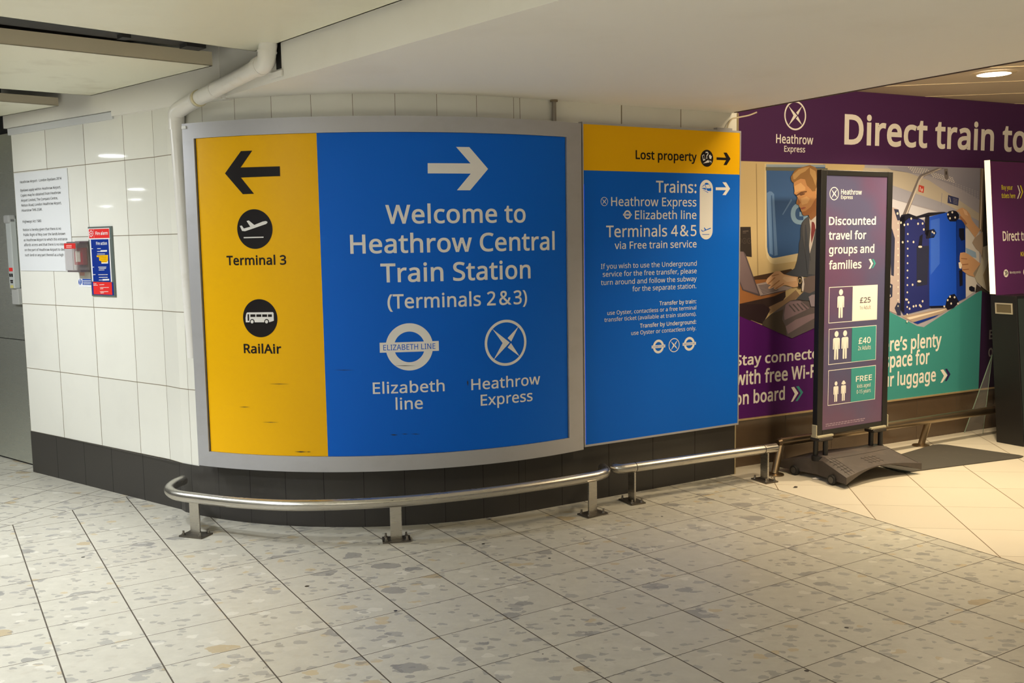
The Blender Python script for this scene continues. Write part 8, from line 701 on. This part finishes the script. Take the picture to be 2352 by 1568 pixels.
# ------------------------------------------------------------------ notices on the tiled left wall
def notice(nm, u0, u1, z0, z1, th, m, label, cat, code, base, bodyname='board'):
    c = LW0 + LWU * (u0 + u1) / 2 + Z * z0
    r = thing(nm, c, label, cat)
    b = MB(); b.obox(LW0, LWU, Z, LWN, (u0, u1), (z0, z1), (.0008, th)); b.build(bodyname, m, r, bevel=.001)
    art(code, r, base)
    return r
notice('byelaws_notice', .016, .706, 1.432, 2.100, .006, mat('notice_white', (226, 228, 230), .3), 'large white byelaws notice with black text on the tiled wall', 'notice', 'Y', .0064)
notice('fire_notice', .919, 1.188, 1.275, 1.716, .010, mat('notice_frame', (112, 122, 118), .4, .4), 'tall red and blue fire alarm instructions notice in a grey frame', 'notice', 'F', .0104)
notice('mandatory_notice', .757, .925, 1.331, 1.386, .002, mat('sticker_white', (236, 236, 238), .35), 'small white sticker with a blue mandatory symbol under the fire call point', 'sticker', 'N', .0024)
# fire call point under its clear cover
cu0, cu1, cz0, cz1 = .766, .910, 1.428, 1.628
R = thing('fire_call_point', LW0 + LWU * .85 + Z * cz0, 'red fire call point under a clear plastic cover beside the fire notice', 'fire call point')
M_CLR = mat('clear_smoky_plastic', (190, 182, 180), .12, alpha=.24)
m = MB(); m.obox(LW0, LWU, Z, LWN, (cu0 - .008, cu1 + .005), (cz0, cz1), (.001, .012)); m.build('back_plate', mat('smoky_plate', (132, 124, 122), .3), R, bevel=.002)
m = MB(); m.obox(LW0, LWU, Z, LWN, (.795, .900), (1.475, 1.585), (.012, .045)); rb = m.build('call_box', mat('call_red', (170, 28, 34), .3), R, bevel=.003)
m = MB(); m.obox(LW0, LWU, Z, LWN, (.820, .875), (1.495, 1.565), (.045, .048)); m.build('glass_window', mat('call_glass', (228, 222, 205), .2), rb)
m = MB(); t_ = .003
for (u, v, n) in (((cu0, cu1), (cz0 + .012, cz1 - .012), (.087, .09)), ((cu0, cu0 + t_), (cz0 + .012, cz1 - .012), (.012, .087)), ((cu1 - t_, cu1), (cz0 + .012, cz1 - .012), (.012, .087)), ((cu0 + t_, cu1 - t_), (cz1 - .015, cz1 - .012), (.012, .087)), ((cu0 + t_, cu1 - t_), (cz0 + .012, cz0 + .015), (.012, .087))): m.obox(LW0, LWU, Z, LWN, u, v, n)
cv = m.build('cover', M_CLR, R)
m = MB(); m.obox(LW0, LWU, Z, LWN, (cu0 - .006, cu1 + .005), (cz1 - .014, cz1 - .004), (.012, .07)); m.obox(LW0, LWU, Z, LWN, (cu0 - .004, cu1 + .004), (cz0 + .002, cz0 + .014), (.012, .075)); m.build('cover_rim', mat('smoky_rim', (120, 110, 112), .25), cv)
m = MB(); m.obox(LW0, LWU, Z, LWN, (cu0 + .002, cu1 - .006), (1.580, 1.614), (.0903, .0915)); lb = m.build('warning_strip', mat('warn_red', (206, 44, 40), .4), cv)
m = MB()
for k in range(2): m.obox(LW0, LWU, Z, LWN, (cu0 + .03, cu1 - .05 + k * .0), (1.598 - k * .01, 1.602 - k * .01), (.0916, .0919))
m.build('small_print', mat('strip_print', (240, 200, 190), .5), cv)
m = MB(); m.obox(LW0, LWU, Z, LWN, (.835, .885), (cz0 - .022, cz0), (.03, .034)); m.build('pull_tab', mat('tab_pink', (206, 160, 150), .4), R)

# strip unit on the steel door
c = SD0 + SDU * -.06 + Z * 1.18
R = thing('help_point', c, 'slim pale grey strip unit mounted on the steel door', 'help point')
m = MB(); m.obox(SD0, SDU, Z, SDN, (-.075, .0), (1.30, 1.80), (.001, .045)); m.build('body', mat('pale_plastic', (176, 180, 178), .4), R, bevel=.006)
m = MB(); m.obox(SD0, SDU, Z, SDN, (-.085, .0), (1.765, 1.825), (.001, .055)); m.build('end_cap', mat('pale_cap', (160, 160, 158), .4), R, bevel=.012)
m = MB(); m.obox(SD0, SDU, Z, SDN, (-.085, .02), (1.185, 1.30), (.001, .03)); m.build('foot_box', mat('grey_foot', (168, 168, 164), .4), R, bevel=.004)
m = MB(); m.obox(SD0, SDU, Z, SDN, (-.062, -.008), (1.425, 1.45), (.045, .047)); m.build('red_label', MATS['signred'], R)
m = MB(); m.obox(SD0, SDU, Z, SDN, (-.062, -.042), (1.385, 1.408), (.045, .047)); m.obox(SD0, SDU, Z, SDN, (-.032, -.012), (1.385, 1.408), (.045, .047)); m.obox(SD0, SDU, Z, SDN, (-.055, -.015), (1.352, 1.362), (.045, .047)); m.obox(SD0, SDU, Z, SDN, (-.05, -.015), (1.34, 1.348), (.045, .047)); m.build('black_symbols', MATS['ink'], R)
m = MB(); m.obox(SD0, SDU, Z, SDN, (-.056, -.014), (1.305, 1.325), (.045, .047)); m.build('yellow_label', mat('pale_yellow', (196, 186, 110), .5), R)

# ------------------------------------------------------------------ drain pipe, conduit, cable
BD = Vector((1.547, -1.796, 0)).normalized(); BN = Vector((BD.y, -BD.x, 0))
R = thing('drain_pipe', (-1.852, 5.506, .95), 'white plastic drain pipe elbowing down beside the curved sign', 'pipe')
vp = Vector((-1.868, 5.515, 0))
m = MB(); m.tube([vp + Z * .95 + LWU * .062, vp + Z * 2.26], .040, 24); m.build('upright_pipe', M_PIPE, R, smooth=True)
A_ = vp + Z * 2.30; B_ = Vector((-1.72, 5.415, 2.385)); Cc = Vector((-1.20, 4.835, 2.462)); D_ = Vector((-1.11, 4.80, 2.56))
t1 = (Cc - B_).normalized()
el = [vp + Z * 2.235] + smooth_path([vp + Z * 2.26, vp + Z * 2.30 + t1 * .006, vp + Z * 2.335 + t1 * .03, B_ - t1 * .03, B_ + t1 * .02], 6)
m = MB(); m.tube(el, .044, 24); m.build('elbow', M_PIPE, R, smooth=True)
m = MB(); m.tube([B_, Cc], .040, 24); m.build('sloping_pipe', M_PIPE, R, smooth=True)
for k, (p, ln) in enumerate(((B_ + t1 * .03, .02),)):
    m = MB(); m.tube([p, p + t1 * ln], .0455, 24); m.build('sealed_joint', M_JOINT, R, smooth=True)
pb = B_ + t1 * .22
m = MB(); m.tube([pb, pb + t1 * .03], .043, 24)
for sgn in (-1, 1):
    side = BN.cross(t1).normalized() * sgn; s_a = pb + t1 * .015 + side * .03 - BN * .01
    m.obox(s_a, side, t1, BN, (0, .012 if sgn < 0 else .040), (-.012, .012), (-.045, -.038))
m.build('pipe_clip', M_PIPE, R, smooth=True)
el = smooth_path([Cc - t1 * .05, Cc, Cc + t1 * .035 + Z * .012, Cc + t1 * .05 + Z * .05, Cc + t1 * .055 - BN * .01 + Z * .12], 6)
m = MB(); m.tube(el, .044, 24); m.build('elbow', M_PIPE, R, smooth=True)
m = MB(); m.tube([Cc - t1 * .055, Cc - t1 * .01], .0475, 24); m.obox(Cc - t1 * .03 + BD * .0, BD, Z, BN, (.0, .13), (-.058, -.03), (-.055, -.045)); m.build('collar_bracket', M_PIPE, R, smooth=True)
m = MB(); m.tube([Cc + t1 * .048 + Z * .045, Cc + t1 * .05 + Z * .055], .0475, 24); m.build('socket_ring', M_PIPE, R, smooth=True)
gap = MB(); g0 = Vector((-1.102, 4.81, 0)); gap.obox(g0, BD, Z, BN, (-.05, .0), (2.44, 2.60), (-.02, .003)); tag(gap.build('wall_gap', M_DARK, base=(g0.x, g0.y, 2.44)), 'dark broken slot in the beam where the drain pipe enters', 'gap')

cpt = RT + RD * .218 + RN * .02
m = MB(); m.tube([cpt + Z * 2.245, cpt + Z * 2.384], .0125, 16); R = thing('conduit', cpt + Z * 2.245, 'short grey conduit between the curved sign and the soffit', 'conduit')
m.build('tube', mat('conduit_metal', (150, 142, 130), .4, .6), R, smooth=True)
m = MB(); m.tube([cpt + Z * 2.374, cpt + Z * 2.3845], .022, 16); m.build('flange', mat('conduit_flange', (130, 116, 92), .5), R, smooth=True)
cb0 = RT + RD * 1.54 + RN * .02 + Z * 2.282
path = smooth_path([cb0, cb0 + RD * .012 + Z * .03, cb0 + RD * .06 + Z * .065 - RN * .02, cb0 + RD * .115 + Z * .078 - RN * .01, cb0 + RD * .17 + Z * .09 + RN * .02, cb0 + RD * .21 + Z * .108 + RN * .05], 8)
m = MB(); m.tube(path, .005, 10); tag(m.build('cable', mat('cream_cable', (206, 192, 164), .5), base=tuple(cb0), smooth=True), 'thin cream cable looping from the flat blue sign to the soffit edge', 'cable')

# ------------------------------------------------------------------ guard rails
def post(parent, p, top, U, w=.062, th=.012, label=None, angle_plate=0):
    N = Vector((U.y, -U.x, 0))
    m = MB(); m.obox(Vector((p.x, p.y, 0)), U, Z, N, (-w / 2, w / 2), (.006, top), (-th / 2, th / 2)); po = m.build('post', M_STEEL, parent, bevel=.0015)
    m = MB(); m.obox(Vector((p.x, p.y, 0)), U, Z, N, (-.075, .075), (.0004, .009), (-.05, .05)); m.build('base_plate', M_PLATE, po, bevel=.001)
    for a in (-.055, .055):
        for b in (-.034, .034):
            c = Vector((p.x, p.y, 0)) + U * a + N * b
            m = MB(); m.tube([c + Z * .008, c + Z * .017], .010, 6); m.tube([c + Z * .017, c + Z * .032], .0058, 10); m.build('bolt', M_BOLT, po)
    return po
GR = 'low guard rails along the foot of the walls'
z1 = .215
R = thing('guard_rail', (-.65, 5.03, 0), 'curved steel guard rail in front of the big curved sign', 'guard rail', GR)
rp = [(-1.95, 5.56), (-1.968, 5.47), (-1.962, 5.37), (-1.925, 5.285), (-1.86, 5.213), (-1.743, 5.152), (-1.444, 5.03), (-1.106, 4.968), (-.646, 5.012), (-.194, 5.156), (.169, 5.325), (.430, 5.472), (.494, 5.520), (.532, 5.570), (.545, 5.63), (.536, 5.70)]
m = MB(); m.tube(smooth_path([(x, y, z1) for x, y in rp], 8), .0295, 24); m.build('rail_tube', M_STEEL, R, smooth=True)
post(R, Vector((-1.757, 5.165, 0)), z1 - .02, Vector((.94, -.34, 0)).normalized())
post(R, Vector((-.636, 5.025, 0)), z1 - .02, Vector((.985, .17, 0)).normalized())
post(R, Vector((.452, 5.455, 0)), z1 - .02, Vector((.80, .60, 0)).normalized())
R = thing('guard_rail', (1.15, 5.93, 0), 'straight steel guard rail under the flat blue direction sign', 'guard rail', GR)
a_, b_ = Vector((.628, 5.669, .212)), Vector((1.718, 6.205, .212)); dd = (b_ - a_).normalized(); nn = Vector((dd.y, -dd.x, 0))
m = MB(); m.tube([a_ - nn * .05 + dd * .0, a_ - nn * .035 + dd * .002, a_ - nn * .012 + dd * .012, a_ + dd * .035, b_ - dd * .05, b_], .0295, 24); m.build('rail_tube', M_STEEL, R, smooth=True)
m = MB(); m.tube([a_ + dd * .115, a_ + dd * .119], .0302, 24); m.tube([b_ - dd * .105, b_ - dd * .101], .0302, 24); m.build('joint_ring', M_DARK, R, smooth=True)
post(R, a_ + dd * .095 + nn * .0, .19, nn * -1, w=.07, th=.012); post(R, b_ - dd * .09, .19, nn * -1, w=.07, th=.012)
R = thing('guard_rail', (2.6, 6.85, 0), 'bronze toned guard rail with slanted posts along the back wall mural', 'guard rail', GR)
a_, b_ = Vector((1.800, 6.400, .203)), Vector((4.6, 7.93, .203)); dd = (b_ - a_).normalized(); nn = Vector((dd.y, -dd.x, 0))
m = MB(); m.tube([a_, b_], .030, 24); rl = m.build('rail_tube', M_BRONZE, R, smooth=True)
m = MB(); m.tube([a_ - dd * .022, a_ - dd * .0], .030, 24, radii=[.020, .031]); m.build('end_cap', mat('bronze_cap', (96, 80, 62), .35, .8), R, smooth=True)
for pb_, pt_ in ((Vector((1.745, 6.325, 0)), a_ + dd * .01 - Z * .01), (Vector((3.075, 7.145, 0)), Vector((3.115, 7.12, .19)))):
    m = MB(); m.tube([pb_ + Z * .004, pt_], .024, 20); po = m.build('post', M_BRONZE, R, smooth=True)
    m = MB(); m.tube([pb_ + Z * .0005, pb_ + Z * .007, pb_ + Z * .010], .062, 28, radii=[.064, .062, .045]); m.build('foot_disc', M_BRONZE, po, smooth=True)

# ------------------------------------------------------------------ banner stand
R = thing('banner_stand', ST0 + STU * .325, 'black framed discount fares banner stand on a wheeled grey base', 'banner stand')
fu0, fu1, fz0, fz1 = 0.0, .680, .287, 2.005
m = MB(); O = ST0
w_ = (.048, .050, .036, .038)   # left, right, bottom, top
for (u, v) in (((fu0, iu0 := .050), (fz0, fz1)), ((.630, fu1), (fz0, fz1)), ((.050, .630), (fz0, .320)), ((.050, .630), (1.970, fz1))):
    m.obox(O, STU, Z, STN, u, v, (-.034, .006))
m.build('frame', M_BLACK, R, bevel=.003)
m = MB(); m.obox(O, STU, Z, STN, (.04, .64), (.30, 1.99), (-.03, -.002)); m.build('back_board', mat('board_dark', (40, 36, 40), .6), R)
mb_, ms_ = art_mesh('ST', .0, next(x[4] for x in ART if x[0] == 'B' and x[2] == 'poster'))
po = build_plain(mb_, 'poster', ms_, R)
art('B', R, .0002, skip=('poster',))
# weighted base: arched body with splayed edges
def base_top(u, v):
    """u 0..1 along, v -1..1 front(+)/back(-)"""
    bow = math.sin(PI * u)
    ridge = .155 - .004 * bow
    edge = .074 + .030 * bow
    a = abs(v)
    return ridge if a < .2 else ridge + (edge - ridge) * ((a - .2) / .8)
def base_low(u, v):
    bow = math.sin(PI * u); a = abs(v)
    return .030 + .048 * bow * a + .02 * bow
bu0, bu1, bf_ = -.040, .682, .288
nu, nv = 24, 20
vt, fs_ = [], []
def bp(i, j, top):
    u = i / nu; v = -1 + 2 * j / nv
    half = bf_ * (1 - .12 * math.sin(PI * u))      # waisted long sides
    long_ = bu0 + (bu1 - bu0) * u
    sq = .05 * (1 - abs(v)) ** 1.0                  # ends slightly drawn in at the ridge
    long_ += sq if u == 0 else (-sq if u == 1 else sq * (1 - 2 * u) * (1 if u < .15 or u > .85 else .0))
    z = base_top(u, v) if top else base_low(u, v)
    if i in (0, nu): z = z - (.03 if top else 0) * (1 - abs(v))
    return ST0 + STU * long_ + STN * (v * half) + Z * z
for top in (1, 0):
    for i in range(nu + 1):
        for j in range(nv + 1): vt.append(bp(i, j, top))
W_ = nv + 1; off = (nu + 1) * W_
for i in range(nu):
    for j in range(nv):
        a = i * W_ + j; fs_.append((a, a + 1, a + W_ + 1, a + W_)); a += off; fs_.append((a, a + W_, a + W_ + 1, a + 1))
for i in range(nu):
    for j in (0, nv):
        a = i * W_ + j; b = (i + 1) * W_ + j; fs_.append((a, b, b + off, a + off))
for j in range(nv):
    for i in (0, nu):
        a = i * W_ + j; fs_.append((a, a + 1, a + 1 + off, a + off))
m = MB(); m.add(vt, fs_)
M_BASE = painted('weathered_black_plastic', (74, 66, 62), (112, 98, 88), .55, .6, 9, .5)
bs = m.build('base', M_BASE, R, smooth=True)
m = MB()
def groove(pts):
    P = []
    for u, v in pts:
        half = bf_ * (1 - .12 * math.sin(PI * u)); P.append(ST0 + STU * (bu0 + (bu1 - bu0) * u) + STN * (v * half) + Z * (base_top(u, v) + .0004))
    m.tube(smooth_path(P, 4), .0012, 6)
for k in range(3): groove([(.07 + .04 * k, .22), (.08 + .04 * k, .5), (.06 + .04 * k, .97)])
for k in range(6): groove([(.05, .3 + .11 * k), (.11, .31 + .11 * k), (.16, .30 + .11 * k)])
for k in range(3): groove([(.42, .55 + .12 * k), (.52, .56 + .12 * k), (.62, .55 + .12 * k)])
for k in range(4): groove([(.44 + .05 * k, .5), (.45 + .05 * k, .85)])
groove([(.90, .25), (.93, .6), (.97, .97)]); groove([(.10, .3), (.5, .34), (.90, .3)])
m.build('moulded_grooves', mat('groove_dark', (34, 30, 28), .7), bs)
for k, v in enumerate((-.16, .16)):
    c = ST0 + STU * (-.020) + STN * v + Z * .033
    m = MB(); m.tube([c - STU * .016, c + STU * .016], .0325, 24); wh = m.build('wheel', mat('wheel_rubber', (30, 28, 27), .6), R, smooth=True, bevel=.003)
    m = MB(); m.tube([c - STU * .0185, c - STU * .0155], .020, 20); m.build('hub', mat('wheel_hub', (78, 74, 70), .4), wh, smooth=True)
for uc in (.055, .590):
    for dv in (-.024, .024):
        c = ST0 + STU * (uc) + STN * (dv * .8) - STN * .012 + STU * dv
        m = MB(); pts = []; rad = []
        for k in range(23):
            pts.append(c + Z * (.135 + .125 * k / 22)); rad.append(.0175 if k % 2 else .0160)
        m.tube(pts, .017, 18, radii=rad); m.build('spring_post', mat('spring_black', (26, 25, 25), .35), R, smooth=True)
    cc = ST0 + STU * uc - STN * .012
    m = MB(); ring = [cc + STU * (.062 * math.cos(t * PI / 16)) + STN * (.048 * math.sin(t * PI / 16)) for t in range(32)]
    m.add([p + Z * (.1515) for p in ring], [list(range(32))]); m.add([p + Z * .1515 for p in ring] + [p + Z * .12 for p in ring], [(i, (i + 1) % 32, 32 + (i + 1) % 32, 32 + i) for i in range(32)])
    m.build('post_socket', mat('socket_dark', (22, 20, 20), .6), R)
    sgn = -1 if uc < .3 else 1
    m = MB(); m.obox(cc, STU, Z, STN, (-.060, .072) if sgn < 0 else (-.072, .060), (.252, .275), (-.04, .045)); m.build('clamp', mat('clamp_black', (52, 46, 40), .4), R, bevel=.008)
    m = MB(); m.obox(cc, STU, Z, STN, (-.062, .085) if sgn < 0 else (-.085, .066), (.275, .290), (-.028, .034)); m.obox(ST0, STU, Z, STN, (-.010, -.002) if sgn < 0 else (.682, .690), (.275, .36), (-.03, .01)); m.build('clamp_plate', mat('clamp_cream', (196, 188, 160), .35, .3), R, bevel=.003)

# ------------------------------------------------------------------ kiosk
R = thing('ticket_kiosk', K0 + KS * .1 + KW * .3, 'black ticket kiosk with a purple screen at the right edge of the hall', 'ticket kiosk')
def kp(s, w, h): return K0 + KS * s + KW * w + KT * h
m = MB(); kw_ = .62
m.hexa([kp(0, 0, .002), kp(.212, 0, .002), kp(.212, kw_, .002), kp(0, kw_, .002), kp(0, 0, 1.120), kp(.208, 0, 1.120), kp(.208, kw_, 1.120), kp(0, kw_, 1.120)]); m.build('pedestal', mat('kiosk_black', (22, 20, 20), .38), R, bevel=.003)
m = MB(); m.hexa([kp(.2125, .012, .03), kp(.2145, .012, .03), kp(.2145, kw_ - .012, .03), kp(.2125, kw_ - .012, .03), kp(.2085, .012, 1.10), kp(.2105, .012, 1.10), kp(.2105, kw_ - .012, 1.10), kp(.2085, kw_ - .012, 1.10)]); m.build('front_panel', mat('kiosk_front', (44, 52, 50), .3), R)
m = MB()
def hb(s0_, s1_, h0, h1, d0, d1): m.hexa([kp(s0_, d0, h0), kp(s1_, d0, h0), kp(s1_, d1, h0), kp(s0_, d1, h0), kp(s0_, d0, h1), kp(s1_, d0, h1), kp(s1_, d1, h1), kp(s0_, d1, h1)])
hb(.038, .176, .982, .992, -.006, -.0005); hb(.038, .176, 1.054, 1.064, -.006, -.0005); hb(.038, .048, .992, 1.054, -.006, -.0005); hb(.166, .176, .992, 1.054, -.006, -.0005)
hd = m.build('handle', mat('satin_nickel', (214, 202, 178), .4, .7), R)
m = MB(); hb(.048, .166, .992, 1.054, -.003, -.0006); m.build('recess', mat('handle_recess', (120, 108, 84), .45, .6), hd)
sh0, sh1 = 1.124, 2.135
m = MB(); m.hexa([kp(.0, 0, sh0), kp(.042, 0, sh0), kp(.042, kw_, sh0), kp(.0, kw_, sh0), kp(.0, 0, sh1), kp(.042, 0, sh1), kp(.042, kw_, sh1), kp(.0, kw_, sh1)]); m.build('screen_housing', M_BLACK, R)
m = MB(); m.hexa([kp(-.001, -.003, sh0 + .004), kp(.044, -.003, sh0 + .004), kp(.044, .0, sh0 + .004), kp(-.001, .0, sh0 + .004), kp(-.001, -.003, sh1), kp(.044, -.003, sh1), kp(.044, .0, sh1), kp(-.001, .0, sh1)]); m.build('light_strip', mat('lit_edge', (255, 236, 205), .5, emit=1.0), R)
m = MB(); a_ = K0 + KS * .0445
m.quad(a_ + KTn * sh0, a_ + KW * kw_ + KTn * sh0, a_ + KW * kw_ + KTn * sh1, a_ + KTn * sh1)
s_ = build_plain(m, 'screen', [mat('screen_purple', (92, 36, 92), .25)], R)
art('K', R, .0002)
# clear acrylic fin behind the kiosk
R = MB(); pa = Vector((3.792, 7.548, .632)); pl = Vector((3.615, 7.595, .002)); pr_ = Vector((3.731, 7.530, .002))
def slab(mb, P, n, th, mi=0):
    k = len(P); a = [p + n * th for p in P]; mb.add(P + a, [list(range(k))[::-1], list(range(k, 2 * k))] + [(i, (i + 1) % k, k + (i + 1) % k, k + i) for i in range(k)], mi)
th_ = thing('acrylic_panel', (3.70, 7.60, 0), 'clear acrylic triangular fin leaning behind the kiosk', 'acrylic panel')
slab(R, [pl, pr_, pa], (pr_ - pl).cross(pa - pl).normalized(), .006); R.build('sheet', mat('clear_acrylic', (200, 205, 202), .05, alpha=.06), th_)
m = MB(); m.tube([pl, pa], .004, 8); m.tube([pr_, pa], .0022, 8); m.build('polished_edge', mat('acrylic_edge', (150, 176, 156), .2, alpha=.55), th_)

# ------------------------------------------------------------------ mat, scraps, downlight
mp = [Vector((2.585, 6.33, 0)), Vector((2.72, 6.20, 0)), Vector((3.62, 6.71, 0)), Vector((3.66, 6.78, 0)), Vector((3.22, 7.16, 0))]
MP = [(2.50, 6.60), (2.585, 6.345), (2.62, 6.318), (3.59, 6.69), (3.63, 6.73), (3.62, 6.765), (3.27, 7.14), (3.22, 7.165), (3.17, 7.15)]
m = MB(); m.prism(MP, .0006, .006); m.add([], [])
tag(m.build('floor_mat', painted('rubber_mat', (70, 66, 60), (92, 86, 76), .7, .6, 12), base=(3.1, 6.7, 0)), 'dark grey rubber floor mat in front of the kiosk', 'mat')
def scrap(nm, x, y, pts, m_, label, cat):
    mb = MB(); n = len(pts); random.seed(int(x * 1000))
    P = [Vector((x + a, y + b, .001 + random.uniform(0, .006))) for a, b in pts]; c = Vector((x, y, .010))
    mb.add(P + [c], [(i, (i + 1) % n, n) for i in range(n)]); tag(mb.build(nm, m_, base=(x, y, 0)), label, cat)
scrap('paper_scrap', 1.985, 6.20, [(-.03, -.02), (.0, -.03), (.04, -.01), (.05, .015), (.01, .02), (-.025, .01)], mat('scrap_white', (206, 200, 196), .6), 'crumpled white paper scrap under the banner stand base', 'litter')
scrap('dirt_clump', 1.785, 5.985, [(-.014, -.006), (.0, -.012), (.012, -.006), (.016, .004), (.0, .010), (-.012, .006)], mat('clump_dark', (44, 34, 26), .8), 'small dark dirt clump on the beige tiles before the banner stand', 'litter')
scrap('paper_wad', -.145, 5.395, [(-.016, -.012), (.006, -.016), (.018, .0), (.012, .012), (-.01, .014)], mat('wad_grey', (150, 148, 148), .6), 'crumpled grey scrap against the dark skirting under the curved sign', 'litter')
dc = Vector((3.142, 6.365, cz))
R = thing('downlight', dc - Z * .01, 'round recessed downlight glowing in the ceiling at upper right', 'downlight')
m = MB(); n = 40
ro = [dc + Vector((.135 * math.cos(2 * PI * k / n), .135 * math.sin(2 * PI * k / n), -.002)) for k in range(n)]; ri = [dc + Vector((.102 * math.cos(2 * PI * k / n), .102 * math.sin(2 * PI * k / n), -.009)) for k in range(n)]
m.add(ro + ri, [(k, (k + 1) % n, n + (k + 1) % n, n + k) for k in range(n)]); m.build('trim_ring', mat('downlight_ring', (214, 196, 164), .4), R, smooth=True)
m = MB(); m.add([dc + Vector((.102 * math.cos(2 * PI * k / n), .102 * math.sin(2 * PI * k / n), -.008)) for k in range(n)], [list(range(n))]); m.build('lens', mat('downlight_lens', (255, 244, 222), .5, emit=9, ecol=(255, 240, 214)), R)
